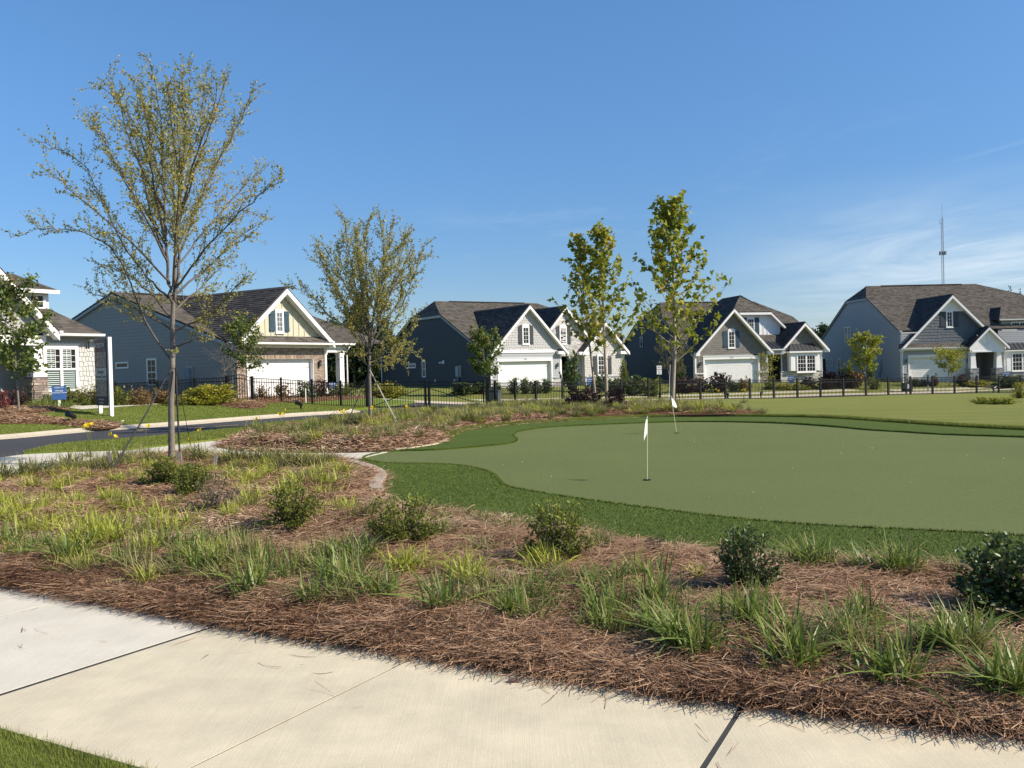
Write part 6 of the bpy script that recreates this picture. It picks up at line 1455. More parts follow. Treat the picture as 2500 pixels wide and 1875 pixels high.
# azaleas in the near bed
AZ = 'azalea bushes in the near straw bed'
shp('rounded yellowish-green azalea at the foot of the tallest tree', 408, 1192, 105, 62, shrub_leaf, zf=z1, n=3000, size=(.05, .085), seed=1, group=AZ, name='azalea')
shp('yellowish azalea touching the one at the foot of the tallest tree on its right', 468, 1218, 85, 66, shrub_leaf, zf=z1, n=3000, size=(.05, .085), seed=2, group=AZ, name='azalea')
shp('thin greyish azalea with bare twigs below the tallest tree', 525, 1262, 115, 82, dry_leaf, zf=z1, n=1000, size=(.04, .075), seed=3, group=AZ, name='azalea')
shp('upright dark-based azalea alone on straw in the middle of the near bed', 712, 1300, 118, 98, shrub_leaf, zf=z1, n=2600, size=(.045, .08), seed=4, group=AZ, name='azalea')
shp('broad yellow-green azalea at the edge of the green left of centre', 985, 1338, 140, 105, shrub_leaf, zf=z1, n=3000, size=(.045, .075), seed=5, group=AZ, name='azalea')
shp('leggy yellow-green azalea near the edge of the green below the upright flag', 1362, 1380, 145, 118, shrub_leaf, zf=z1, n=2600, size=(.045, .075), seed=6, group=AZ, name='azalea')
shp('small dead dark shrub remnant at the edge of the green', 1606, 1352, 70, 36, purple_leaf, zf=z1, n=500, size=(.05, .09), seed=7, name='dead_shrub')
shp('dark green upright shrub at the edge of the green right of centre', 1822, 1442, 130, 118, dark_leaf, zf=z1, n=3000, size=(.05, .085), seed=8, group=AZ, name='azalea')  # darker leaf colour stands in for its shadow side
shp('large dark green shrub cut by the right edge of the picture', 2470, 1500, 230, 150, dark_leaf, zf=z1, n=3200, size=(.06, .1), seed=9, group=AZ, name='azalea')  # backlighting painted in with the darker leaf colour
b = np.array([4.75, 6.1, .08]); shrub('dark shrub just past the right edge of the picture', b, 1.2, 1.1, dark_leaf, 2600, (.06, .1), group=AZ, name='azalea', seed=9)
for i, (x, y, w_, h_, l) in enumerate(((807, 1058, 58, 34, 'rounded green shrub left of the smaller elm in the middle bed'), (872, 1052, 48, 28, 'dark green shrub just left of the smaller elm trunk'), (978, 1040, 46, 24, 'low green shrub at the end of the strap right of the smaller elm'), (1024, 1033, 42, 20, 'low green shrub second right of the smaller elm'), (1061, 1030, 38, 28, 'spiky open shrub third right of the smaller elm'))):
    shp(l, x, y, w_, h_, shrub_leaf if i != 1 else dark_leaf, zf=z2, n=1000, size=(.05, .09), seed=20+i, group='shrubs in the middle bed')
shp('wide purple-leaved bush left of the twin sycamore trunks', 1425, 1001, 92, 54, purple_leaf, n=2000, size=(.06, .11), seed=31, group='purple bushes behind the green')
shp('narrower purple-leaved bush right of the twin sycamore trunks', 1503, 1002, 56, 54, purple_leaf, n=1600, size=(.07, .12), seed=32, group='purple bushes behind the green')
# foundation planting: (label, px, py, width, height, leaf, distance)
FS = [('crimson bush at the left picture edge beside the porch', 5, 1008, 34, 48, red_leaf, 34), ('dark purple bush before the left porch opening', 42, 990, 56, 40, purple_leaf, 36), ('dark green shrub at the base of the stone pier', 122, 980, 44, 28, dark_leaf, 37),
      ('flowering green bush left end of the hedge under the white shake wall', 165, 984, 48, 42, shrub_leaf, 37.5), ('middle green bush of the hedge under the white shake wall', 200, 985, 48, 42, shrub_leaf, 37.6), ('green bush right behind the tall banner sign', 236, 985, 50, 42, shrub_leaf, 37.8),
      ('green bush just right of the tall banner sign', 292, 986, 56, 44, shrub_leaf, 38), ('tall olive bush second right of the banner sign', 335, 984, 50, 42, rust_leaf, 38.5), ('orange-tinted bush left of the rusty mound', 358, 982, 28, 34, rust_leaf, 39), ('rusty mounded bush in front of the side fence', 396, 978, 60, 34, rust_leaf, 40), ('small bright green bush behind the tall elm trunk', 424, 986, 46, 24, shrub_leaf, 39),
      ('brownish shrub behind the fence left of the cream garage door plants', 640, 968, 40, 34, rust_leaf, 47), ('rusty shrub behind the fence in front of the brick garage', 690, 972, 46, 36, rust_leaf, 47.5), ('dark shrub behind the fence at the brick corner', 742, 968, 56, 40, dark_leaf, 49), ('dark shrub under the brick wall lantern', 785, 964, 50, 38, purple_leaf, 51), ('round green shrub at the porch of the brick house', 840, 958, 70, 30, shrub_leaf, 53),
      ('low dark hedge along the navy side wall', 1128, 948, 60, 26, dark_leaf, 66), ('low dark hedge plant near the navy house corner', 1172, 950, 50, 26, dark_leaf, 67),
      ('small rounded shrub at the left jamb of the white garage door', 1212, 962, 30, 30, dark_leaf, 66), ('upright small shrub before the white garage door, first from left', 1256, 960, 30, 34, dark_leaf, 66.5), ('spiky small shrub before the middle of the white garage door', 1285, 957, 26, 36, dark_leaf, 67), ('round small shrub before the right half of the white garage door', 1308, 955, 28, 30, dark_leaf, 67.5), ('round small shrub at the right jamb of the white garage door', 1333, 952, 30, 30, dark_leaf, 68),
      ('tall leafy shrub at the arched entry of the navy house', 1396, 950, 42, 84, dark_leaf, 70), ('dark shrub right of the blue sign at the navy house', 1462, 950, 50, 40, dark_leaf, 70), ('dark bushes at the right end of the navy house', 1500, 958, 54, 36, dark_leaf, 66), ('big dark green bush between the navy and the taupe house', 1545, 962, 62, 44, dark_leaf, 66), ('dark green bush left of the no-parking sign', 1590, 960, 56, 40, shrub_leaf, 66),
      ('purple-brown bush behind the tallest sycamore trunk', 1668, 956, 56, 32, purple_leaf, 70), ('purple-brown bush at the left end of the taupe garage', 1706, 955, 50, 30, purple_leaf, 71), ('dark bushy shrub in front of the taupe garage door', 1758, 954, 52, 40, purple_leaf, 71), ('low shrub before the taupe garage door', 1790, 952, 30, 22, dark_leaf, 71.5), ('round brown shrub at the right of the taupe garage door', 1816, 952, 32, 28, rust_leaf, 72),
      ('clipped round bush at the taupe house entry', 1878, 948, 26, 18, shrub_leaf, 74), ('low yellow-green plants before the stone bay', 1912, 950, 44, 14, yel_leaf, 74), ('low yellow-green plants right of the blue sign at the bay', 1950, 950, 44, 14, yel_leaf, 74), ('dark red round shrub under the bay window', 1974, 940, 34, 24, purple_leaf, 75), ('dark red bush at the gap between the taupe and grey houses', 2022, 946, 56, 36, purple_leaf, 75), ('dark bushes against the grey side wall', 2062, 946, 50, 34, purple_leaf, 76), ('orange-tipped bush beside the clipped holly cone', 2092, 944, 40, 36, rust_leaf, 76),
      ('boxy green shrub beside the yellowing maple', 2132, 946, 30, 26, shrub_leaf, 75), ('small dark shrub at the left of the shaded garage door', 2232, 946, 26, 18, dark_leaf, 78), ('low purple shrub before the shaded garage door', 2256, 946, 28, 14, purple_leaf, 78), ('dark red shrub before the shaded garage door', 2280, 944, 20, 22, red_leaf, 78), ('dark bush at the stone pier of the right porch', 2350, 944, 30, 26, purple_leaf, 78), ('low yellow-green plants along the right porch', 2385, 948, 60, 14, yel_leaf, 77), ('dark spreading bush at the right picture edge behind the fence', 2468, 950, 80, 24, dark_leaf, 76)]
for i, (l, x, y, w_, h_, m, Y) in enumerate(FS): shp(l, x, y, w_*1.08, h_*1.05, m, Y, n=620, size=(.09, .15) if Y < 60 else (.12, .2), seed=i % 3, group='foundation shrubs at the houses')
b = sp(512, 990, 40); shrub('bright yellow-green clipped hedge beside the arched walk gate', b, 2.55, .86, yel_leaf, 4200, (.05, .09), name='hedge', cat='hedge', seed=3, d=1.3)
b = sp(940, 965, 60); shrub('olive-yellow bush mass beyond the gate at the navy wall', b, 3.2, .95, yel_leaf, 2600, (.06, .1), seed=4)
b = sp(2490, 985, 47); shrub('yellowish leafy shrub on the lawn at the right picture edge', b, 1.0, .75, yel_leaf, 900, (.06, .11), seed=5); b = sp(2436, 985, 46.5)
for i, (x, y) in enumerate(((2395, 985), (2425, 986), (2458, 986))): shp(['leftmost low sprawling plant on the right lawn', 'middle low sprawling plant on the right lawn', 'rightmost low sprawling plant on the right lawn'][i], x, y, 46, 17, syc_leaf, n=520, size=(.1, .18), seed=1, group='low sprawling plants on the right lawn')
shrub('clipped cone of variegated holly against the grey side wall', sp(2070, 944, 77), 1.55, 2.3, shrub_leaf, 2200, (.06, .1), 'cone', name='holly_cone', seed=2)
shrub('near-black slim evergreen behind the yellowing maple', sp(2126, 944, 79), 1.0, 2.2, dark_leaf, 2200, (.04, .08), 'cone', name='arborvitae', seed=3)  # dark leaf colour carries the shade it stands in
shrub('near-black slim evergreen at the dark wall right of the tallest sycamore trunk', sp(1664, 950, 79), 1.1, 2.9, dark_leaf, 2200, (.04, .08), 'cone', name='arborvitae', seed=3)  # shade beside the house wall put into the dark leaf colour
shrub('light green slim evergreen at the right corner of the navy house', sp(1524, 955, 74), 1.1, 2.7, shrub_leaf, 2200, (.04, .08), 'cone', name='arborvitae', seed=4)

# ---- strappy clumps
def clump_mesh(seed, nb, hgt, wd, m, spread=.5, dead=.1):
    r = np.random.default_rng(seed); V = []; F = []; Tn = []
    for i in range(nb):
        a = r.uniform(0, 6.28); L = hgt*r.uniform(.55, 1.15); out_ = spread*r.uniform(.15, 1.0); b = np.array([r.normal(0, .05), r.normal(0, .05), 0.]); d = np.array([math.cos(a), math.sin(a), 0]); sd = np.array([-math.sin(a), math.cos(a), 0]); tw = r.normal(0, .4); sd = norm(sd+np.array([0, 0, tw])); k = len(V); n = 5
        bend = r.uniform(.2, 1.0)*(1.4 if out_ > .3 else .7)
        for j in range(n+1):
            t = j/n; p = b+d*L*(out_*t+.35*bend*out_*t*t*1.6)+np.array([0, 0, L*(t*(1-.25*out_)-.42*bend*out_*t**2.2)]); w_ = wd*(1-t**2.2)*(.65+.5*min(1, t*3))*.5+.0006
            V += [tuple(p-sd*w_), tuple(p+sd*w_)]
        tn = r.beta(2.2, 2.5)*.78 if r.uniform() > dead else r.uniform(.85, 1)
        for j in range(n): F.append([k+2*j, k+2*j+1, k+2*j+3, k+2*j+2]); Tn.append(min(1, max(0, tn+.08*(j-2))))
    return fast_mesh('blades', V, F, m, Tn)
def cset(m, seed, nb=46, h=.40, wd=.014): return [clump_mesh(seed+i, nb+4*(i % 3), h*(.9+.1*(i % 3)), wd, m, .72+.16*(i % 4), .16) for i in range(7)]
CY, CG, CD = cset(strap_y, 200, 56, .24, .0098), cset(strap_g, 300, 54, .265, .0102), cset(strap_d, 400, 70, .24, .0075)
CLN = 'strappy grass clumps in the planting beds'
def clump(kind, p, zf, s, label, group=CLN, rnd=random.Random(8)):
    S = {'y': CY, 'g': CG, 'd': CD}[kind]; o = bpy.data.objects.new('grass_clump', rnd.choice(S)); COL.objects.link(o); z = float(zf(np.array([p[0]]), np.array([p[1]]))[0])
    place(o, (p[0], p[1], z-.01), rnd.uniform(0, 6.28), s*rnd.uniform(.85, 1.15)); return tag(o, label, 'grass clump', group)
CA, CB, CC = crop(0, 1050, 900, 2212), crop(800, 1150, 900, 2212), crop(1600, 1250, 900, 2212)
LMK = [('tallest tree trunk', 420, 1134), ('grey leaning stake', 276, 1150), ('brown leaning stake', 519, 1148), ('azalea at the tallest tree', 440, 1205), ('thin greyish azalea', 525, 1262), ('lone azalea on bare straw', 712, 1300), ('broad azalea beside the green', 985, 1338), ('leggy azalea below the flag', 1362, 1380), ('dead dark shrub', 1606, 1352), ('dark upright shrub', 1822, 1442), ('large dark shrub at the right', 2455, 1500), ('curved edging kerb', 930, 1190), ('left black sidewalk joint', 540, 1530), ('right black sidewalk joint', 1815, 1728), ('brown stone', 1255, 1640), ('blue plastic scrap', 1000, 1590), ('left end of the straw edge', 0, 1425), ('lower right corner of the bed', 2480, 1790), ('left walkway joint', 60, 1180), ('daylily in fullest bloom', 220, 1122)]
LMP = [(n_, flat(x, y)) for n_, x, y in LMK]
lab = dict(y='yellow-green', g='deep green', d='dull olive', m='olive', r='bright green', e='thin green')
PEND = []
def name_clumps():
    grp = {}
    for o, k in PEND:
        p = np.array(o.location[:2]); j = min(range(len(LMP)), key=lambda i: np.hypot(*(p-LMP[i][1][:2]))); v = p-LMP[j][1][:2]
        d = ('right of' if v[0] > 0 else 'left of') if abs(v[0]) > abs(v[1]) else ('behind' if v[1] > 0 else 'in front of'); grp.setdefault((lab[k], d, LMP[j][0]), []).append((np.hypot(*v), o))
    od = ['nearest', 'second nearest', 'third nearest', 'fourth nearest', 'fifth nearest', 'sixth nearest', 'seventh nearest', 'eighth nearest', 'ninth nearest', 'tenth nearest', 'eleventh nearest', 'twelfth nearest', 'thirteenth nearest', 'fourteenth nearest', 'fifteenth nearest']+['far']*40
    for (c_, d, l), L in grp.items():
        L.sort(key=lambda q: q[0])
        for i, (_, o) in enumerate(L): o['label'] = f'{c_} clump {d} the {l}'+(f', {od[i]}' if len(L) > 1 else '')
def clumps_stuff(name, items):
    """many clumps no one would tell apart, as one object"""
    V, F, Tn, nv = {}, {}, {}, {}
    by = {}
    for kind, p, zf, s in items: by.setdefault(kind, []).append((p, zf, s))
    for kind, L in by.items():
        VV, FF, TT, b0 = [], [], [], 0; S = {'y': CY, 'g': CG, 'd': CD}[kind]; r = random.Random(5)
        for p, zf, s in L:
            me = r.choice(S); n = len(me.vertices); co = np.empty(n*3); me.vertices.foreach_get('co', co); co = co.reshape(-1, 3); fi = np.empty(len(me.polygons)*4, int); me.loops.foreach_get('vertex_index', fi)
            tn = np.empty(len(me.polygons)); me.attributes['tone'].data.foreach_get('value', tn); a = r.uniform(0, 6.28); c_, s_ = math.cos(a), math.sin(a); z = float(zf(np.array([p[0]]), np.array([p[1]]))[0])
            VV.append(np.column_stack([co[:, 0]*c_-co[:, 1]*s_, co[:, 0]*s_+co[:, 1]*c_, co[:, 2]])*s+np.array([p[0], p[1], z-.01])); FF.append(fi.reshape(-1, 4)+b0); TT.append(tn); b0 += n
        mesh_obj(name, fast_mesh(name, np.vstack(VV), np.vstack(FF), S[0].materials[0], np.concatenate(TT)), kind='stuff')
RTH = random.Random(3)
def setc(f, pts, kind, lk, s=1.0):
    for a, b_ in pts:
        if lk == 'm' and RTH.random() < .5 or lk in 'gr' and RTH.random() < .12: continue
        px = f(a, b_+14); p = G(*px, .1)
        if pip(np.array([[p[0], p[1]]]), BED1)[0]: PEND.append((clump(kind, p, z1, s, 'x'), lk))
setc(CA, [(200, 350), (100, 430), (60, 500), (230, 560), (400, 330), (420, 420), (480, 500), (520, 280), (700, 320), (720, 400), (800, 480), (640, 430), (300, 600), (560, 590), (700, 560), (950, 520), (1050, 590), (1130, 560), (600, 700), (700, 690), (850, 730), (150, 520), (560, 660), (350, 370), (480, 440), (760, 440), (540, 540), (870, 520), (110, 570), (380, 540), (20, 560), (900, 600), (640, 640), (440, 620), (150, 610), (260, 460), (10, 470)], 'y', 'y', 1.15)
setc(CA, [(60, 690), (180, 760), (300, 690), (420, 780), (230, 720), (980, 860), (880, 760), (1150, 690), (1240, 690), (1430, 700), (1480, 990), (1600, 830), (1700, 900), (1780, 850), (1950, 780), (2150, 800), (1930, 1000), (1900, 1040), (1100, 780), (1280, 850), (700, 800), (560, 820), (1000, 700), (1180, 860), (1520, 960), (1560, 1010), (1990, 900), (2080, 960)], 'g', 'g', 1.0)
setc(CA, [(1340, 760), (1400, 830), (1060, 860), (800, 830), (640, 860), (480, 850), (340, 800), (120, 730), (20, 640), (1700, 760), (1830, 720), (1640, 980), (1330, 900), (1800, 960), (900, 880), (380, 690), (760, 760), (1060, 720), (1200, 760), (1500, 780), (1560, 880), (1240, 620), (1340, 660), (1900, 860), (950, 640), (520, 760), (820, 640)], 'd', 'm', 1.0)
setc(CA, [(40, 290), (120, 275), (200, 270), (300, 240), (420, 210), (460, 230), (580, 210), (660, 210), (820, 190), (760, 170), (940, 190), (1190, 175), (1350, 190), (1450, 190), (1560, 190), (1620, 190), (1700, 200), (1770, 205), (1830, 210), (1900, 200), (1960, 190), (380, 240), (250, 255), (1400, 200), (1500, 190), (700, 200), (620, 235), (1160, 180), (880, 195)], 'd', 'd', 1.65)
setc(CA, [(1480, 320), (1540, 290), (1620, 260), (1700, 390), (1760, 300), (1830, 280), (1960, 380), (2040, 280), (1490, 430), (1900, 250), (1680, 340), (1440, 350), (1740, 360), (2060, 250), (1930, 330), (1790, 330)], 'y', 'y', 1.1)
setc(CB, [(250, 290), (160, 300), (650, 240), (640, 390), (700, 370), (880, 290), (1080, 330), (930, 460), (1640, 450), (720, 280), (300, 270), (1180, 320), (960, 300), (1620, 420)], 'd', 'e', .95)
setc(CB, [(1250, 580), (800, 640), (500, 590), (430, 600), (1340, 600), (860, 680), (820, 600), (560, 560), (1280, 560)], 'y', 'y', 1.0)
setc(CB, [(330, 780), (300, 750), (80, 560), (250, 540), (30, 700), (700, 820), (1130, 860), (1250, 720), (1700, 700), (1660, 860), (1560, 800), (1960, 760), (2000, 800), (2130, 900), (2180, 1050), (1100, 850), (1900, 640), (1600, 740), (1720, 800), (1320, 780), (2060, 1000), (1640, 920), (1760, 880)], 'g', 'g', 1.0)
setc(CB, [(1000, 700), (560, 760), (640, 700), (1180, 780), (940, 780), (150, 620), (380, 680), (1480, 720), (180, 760), (1820, 740), (1400, 860), (760, 900), (100, 800), (480, 840), (900, 860), (1240, 880), (1460, 880), (1840, 900)], 'd', 'm', .95)
setc(CC, [(60, 640), (180, 800), (260, 830), (560, 700), (640, 690), (830, 880), (790, 780), (1180, 720), (1250, 680), (1190, 830), (1460, 980), (1400, 960), (1790, 860), (1850, 800), (1720, 860), (2080, 1050), (2180, 1080), (2200, 940), (1950, 720), (860, 900), (1480, 990), (1760, 880), (120, 760), (1140, 760), (2130, 1060), (40, 720)], 'g', 'r', 1.05)
setc(CC, [(950, 320), (1030, 330), (850, 330), (1420, 370), (1520, 360), (1250, 350), (2050, 300), (880, 310), (1480, 350)], 'g', 'e', .95)
setc(CC, [(1100, 780), (700, 820), (1300, 850), (1900, 900), (420, 760), (1020, 860), (1600, 820), (1640, 760), (2000, 860), (300, 740)], 'd', 'm', .85)
# middle and far beds: filled as seen
name_clumps()
rc = random.Random(12); q = rand_in(BED2, 300, np.random.default_rng(9)); dd = edge_dist(q, BED2); items = []
for p, d_ in zip(q, dd):
    if d_ > .28 and (p[1] > 21.3 or rc.random() < .5): items.append((rc.choice('ddddyg') if p[1] < 26 else rc.choice('ydd'), p, z2, rc.uniform(1.05, 1.5)))
clumps_stuff('ground_cover', items)
clumps_stuff('ground_cover', [(rc.choice('dddy'), p, z3, rc.uniform(1.0, 1.5)) for p in rand_in(BED3, 420, np.random.default_rng(10))])
clumps_stuff('ground_cover', [('g', p, lambda x, y: TV(x, y)+.1, 1.7) for p in rand_in(smooth_line(GL([(70, 996), (170, 998), (175, 988), (80, 984)], .1), 3, True), 26, np.random.default_rng(2))])
# thin low tufts that fill the rows of the near bed
q = rand_in(BED1, 480, np.random.default_rng(33)); q = q[(vnoise(q[:, 0], q[:, 1], 1.1, 51) > .5) & (edge_dist(q, BED1) > .35) & ((q[:, 0] < -.9) | (q[:, 1] < 6.6))]
clumps_stuff('ground_cover', [(rc.choice('dyyy') if p[0] < -1 else rc.choice('ddyg'), p, z1, rc.uniform(.6, 1.0) if p[0] < -1 else rc.uniform(.45, .7)) for p in q])
# daylily flowers on stalks
def flower_mesh():
    V = []; F = []
    for k in range(6):
        a = k*math.pi/3; r_ = .052 if k % 2 else .045; c, s = math.cos(a), math.sin(a); w_ = .018; b_ = len(V)
        V += [(0, 0, 0), (c*r_*.5-s*w_, s*r_*.5+c*w_, .035), (c*r_, s*r_, .04), (c*r_*.5+s*w_, s*r_*.5-c*w_, .035)]; F.append([b_, b_+3, b_+2, b_+1])
    return fast_mesh('flower', V, F, petal)
FL = flower_mesh(); budm = MB().tube([(0, 0, 0), (0, 0, .03), (0, 0, .06)], [.004, .009, .003], 5); 
def daylily(label, px, py, h, zf, n, Y, seed):
    r = random.Random(seed); p = at(px, py, Y); p = np.array([p[0], p[1], float(zf(np.array([p[0]]), np.array([p[1]]))[0])]); o = thing('daylily', label, 'daylily', tuple(p), group='blooming yellow daylilies')
    mesh_obj('blades', r.choice(CD), o)
    for k in range(n):
        a = r.uniform(0, 6.28); e = np.array([.16*math.cos(a)*r.random(), .16*math.sin(a)*r.random(), h*r.uniform(.75, 1.05)]); s = MB().tube(path3([(0, 0, 0), e*np.array([.3, .3, .6]), e], 3), .004, 4).build('stalk', strap_g, o)
        f = mesh_obj('flower', FL, o, e); f.rotation_euler = (r.uniform(.5, 1.3), 0, r.uniform(-1.2, 1.2)); f.scale = (1.15,)*3
for i, (px, py, h, n, Y, zf, l) in enumerate(((220, 1122, .62, 4, 18.0, z1, 'daylily with the biggest group of yellow blooms by the walkway'), (278, 1124, .55, 2, 17.8, z1, 'daylily with two yellow blooms just left of the grey stake'), (350, 1116, .70, 1, 18.2, z1, 'tall single-bloom daylily left of the tallest tree trunk'), (462, 1120, .3, 1, 18.0, z1, 'short yellow daylily bloom right of the tallest tree trunk'), (505, 1116, .58, 1, 18.2, z1, 'single orange-yellow daylily on a bent stalk at the walkway'),
        (630, 1084, .35, 2, 22.8, z2, 'low daylily blooms at the straw tip of the middle bed'), (690, 1076, .5, 3, 24.0, z2, 'daylily with three blooms near the tip of the middle bed'), (835, 1068, .5, 3, 25.3, z2, 'daylily in front of the rounded green shrub in the middle bed'), (912, 1066, .45, 3, 25.6, z2, 'daylily in bloom at the foot of the smaller elm'), (1000, 1048, .4, 2, 28, z2, 'daylily right of the smaller elm'),
        (1752, 1008, .5, 2, 35.5, z3, 'left daylily in the narrow bed right of the leaning flag'), (1816, 1008, .5, 3, 35.5, z3, 'right daylily in the narrow bed right of the leaning flag'))): daylily(l, px, py, h, zf, n, Y, 40+i)
# ================================================================== SIGNS, FLAGS, SMALL THINGS
navy_print = mat('navy_sign_print', (.04, .042, .068), .5, .05, 3); grey_print = mat('grey_sign_print', (.46, .51, .53), .5, .04, 3); pic_print = mat('photo_print', (.06, .06, .065), .5, .5, 9, col2=(.46, .42, .38)); blue_print = mat('blue_sign_print', (.035, .10, .28), .5, .05, 3)
letter_w = mat('white_letters', (.75, .75, .75), .5, .02); letter_d = mat('dark_letters', (.03, .035, .05), .5, .02); red_print = mat('red_letters', (.45, .03, .03), .5, .02); postwhite = mat('white_post', (.80, .79, .77), .5, .03, 4)
def banner():
    P = at(273, 1025, 33.0); P = np.array([P[0], P[1], T(P[0], P[1])+.1]); d = np.array([-.67, .74]); root = thing('banner_sign', 'tall dark navy banner sign on two white posts on the left lawn', 'sign', tuple(P)); d3 = np.array([*d, 0]); nrm = np.array([-.74, -.67, 0])
    for o, h in ((0, 2.84), (1.16, 2.74)):
        c = d3*o; z = T(*(P+c)[:2])+.1-P[2]; MB().obox(c-d3*.06-nrm*.06+np.array([0, 0, z-.1]), d3*.12, nrm*.12, (0, 0, h-z+.1)).build('post', postwhite, root)
    fr = Fr(d3*1.30+nrm*.085, -d3, nrm); pw = 1.2
    panel = fbox(MB(), fr, 0, pw, .38, 2.78, -.02, .02).build('panel', navy_print, root)
    fbox(MB(), fr, 0, pw, 1.32, 1.74, .021, .024).build('text_band', grey_print, panel); fbox(MB(), fr, 0, pw, 1.76, 2.32, .021, .024).build('printed_picture', pic_print, panel); fbox(MB(), fr, 0, pw, .72, 1.31, .021, .024).build('printed_picture', pic_print, panel)
    text(panel, 'ROSELYN', .23, on_wall(fr, pw*.46, 2.56, .023), letter_w, 'lettering'); text(panel, 'Lifestyle', .2, on_wall(fr, pw*.5, 1.60, .026), letter_d, 'lettering'); text(panel, 'Discovery Center', .165, on_wall(fr, pw*.5, 1.43, .026), letter_d, 'lettering')
    m = MB()
    for z, w_ in ((.60, .55), (.48, .42)): fbox(m, fr, pw/2-w_/2, pw/2+w_/2, z-.022, z+.022, .021, .023)
    m.build('small_print', mat('grey_letters', (.4, .4, .42), .5), panel)
    m = MB(); c = fr.p(pw*.9, 2.34, .025)
    for k in range(12): a = k*math.pi/6; m.obox(c+fr.S*.07*math.cos(a)+np.array([0, 0, .07*math.sin(a)]), fr.S*.03*math.cos(a)+np.array([0, 0, .03*math.sin(a)]), np.array([0, 0, .012]), nrm*.003)
    m.build('rosette_emblem', letter_w, panel)
banner()
def yard_sign(label, px, py, Y, lines, w=.5, h=.62, post=.32, rz=0.0, off=.1):
    p = at(px, py, Y); b = (p[0], p[1], T(p[0], p[1])+off); r = thing('yard_sign', label, 'sign', b, R(rz), 'blue yard signs in front of the houses'); fr = front(0)
    fbox(MB(), fr, -.045, .045, -.05, post+h*.9, -.05, -.012).build('post', postwhite, r); bd = fbox(MB(), fr, -w/2, w/2, post, post+h, -.012, .012).build('board', blue_print, r)
    for t, z, s in lines: text(bd, t, s, on_wall(fr, 0, post+h*z, .0135), letter_w, 'lettering')
    return r
yard_sign('blue yard sign in front of the twin window of the left house', 145, 982, 36.5, [('ROSELYN', .88, .075), ('Lifestyle', .66, .09), ('Discovery Center', .52, .082)], w=.52, h=.54, post=.28, rz=28)
yard_sign('blue and white yard sign beside the brick house porch', 812, 950, 53.5, [('ROSELYN', .8, .1), ('MODEL HOME', .5, .1)], w=.38, h=.36, post=.45, rz=30)
yard_sign('pale blue yard sign in front of the navy house right gable', 1440, 950, 69.5, [('ROSELYN', .8, .1), ('MODEL', .5, .12)], w=.46, h=.52, post=.55, rz=20)
yard_sign('blue yard sign before the stone bay of the taupe house', 1932, 944, 75.5, [('ROSELYN', .8, .1), ('MODEL', .5, .12)], w=.46, h=.58, post=.4, rz=10)
yard_sign('blue yard sign at the right porch near the picture edge', 2458, 940, 78, [('ROSELYN', .8, .1), ('MODEL', .5, .12)], w=.5, h=.55, post=.5, rz=3)
def no_parking():
    p = at(1612, 983, 50.5); b = np.array([p[0], p[1], T(p[0], p[1])+.08]); r = thing('traffic_sign', 'white no-parking sign on a black pole left of the tallest sycamore', 'sign', tuple(b), R(6)); fr = front(0)
    m = MB(); m.tube([(0, 0, -.1), (0, 0, 2.12)], .04, 10); m.tube([(0, 0, 2.12), (0, 0, 2.2)], [.045, .012], 10); m.tube([(0, 0, -.1), (0, 0, .5)], .07, 10); m.build('pole', black_metal, r)
    f = fbox(MB(), fr, -.19, .12, 1.45, 1.98, .04, .06).build('sign_frame', black_metal, r); bd = fbox(MB(), fr, -.17, .10, 1.475, 1.955, .06, .068).build('board', postwhite, r)
    for t, z, s, mm in (('NO', 1.86, .11, letter_d), ('PARKING', 1.75, .068, red_print), ('ANY', 1.65, .07, letter_d), ('TIME', 1.54, .07, letter_d)): text(bd, t, s, on_wall(fr, -.035, z, .0695), mm, 'lettering')
no_parking()
# ---- flags on the green
cloth = mat('white_flag_cloth', (.82, .82, .82), .7, .02, 6, transl=.06); rod = mat('pale_yellow_rod', (.62, .60, .36), .5, .05, 8)
def flag(label, bpx, top, droop, Y=None):
    b = flat(*bpx); b[2] = .02; tp = at(*top, b[1]); v = tp-b; r = thing('golf_flag', label, 'flag', tuple(b), group='small white pin flags on the putting green'); H = np.linalg.norm(v)
    MB().tube([(0, 0, -.02), tuple(v*.99)], .006, 8).build('flagstick', rod, r); MB().tube([tuple(v*.985), tuple(v)], [.009, .006], 8).build('cap', postwhite, r)
    # hanging pennant with folds
    V = []; F = []; n = 9
    a, c = v*.965, v*.735
    for i in range(n):
        t = i/(n-1); p = a+(c-a)*t; fold = math.sin(t*5)*.02
        if droop: q = p+np.array([-.012-.062*t*(1-.2*t), -.13*t*(1-.3*t), -.10*t*t*t]); q2 = p+np.array([-.02*t, -.075*t, -.01*t])
        else: q = p+np.array([.12*math.sin(t*math.pi*.62), .13*math.sin(t*math.pi*.62)+.01*math.sin(t*6), -.06*t]); q2 = p+np.array([.06*math.sin(t*math.pi*.6), .055*math.sin(t*math.pi*.6), -.03*t])
        V += [tuple(p), tuple(q2), tuple(q)]
    for i in range(n-1):
        for j in range(2): F.append([3*i+j, 3*i+j+1, 3*i+4+j, 3*i+3+j])
    mesh_obj('pennant', fast_mesh('pennant', V, F, cloth, smooth=True), r)
    k = MB(); k.tube([(0, 0, -.03), (0, 0, .002)], .054, 20); k.build('cup', dark, r)
flag('upright white flag on the nearer hole, hanging limp', (1580, 1174), (1580, 1017), True)
flag('leaning white flag on the far hole, cloth spread to the right', (1652, 1058.5), (1638.5, 967), False)
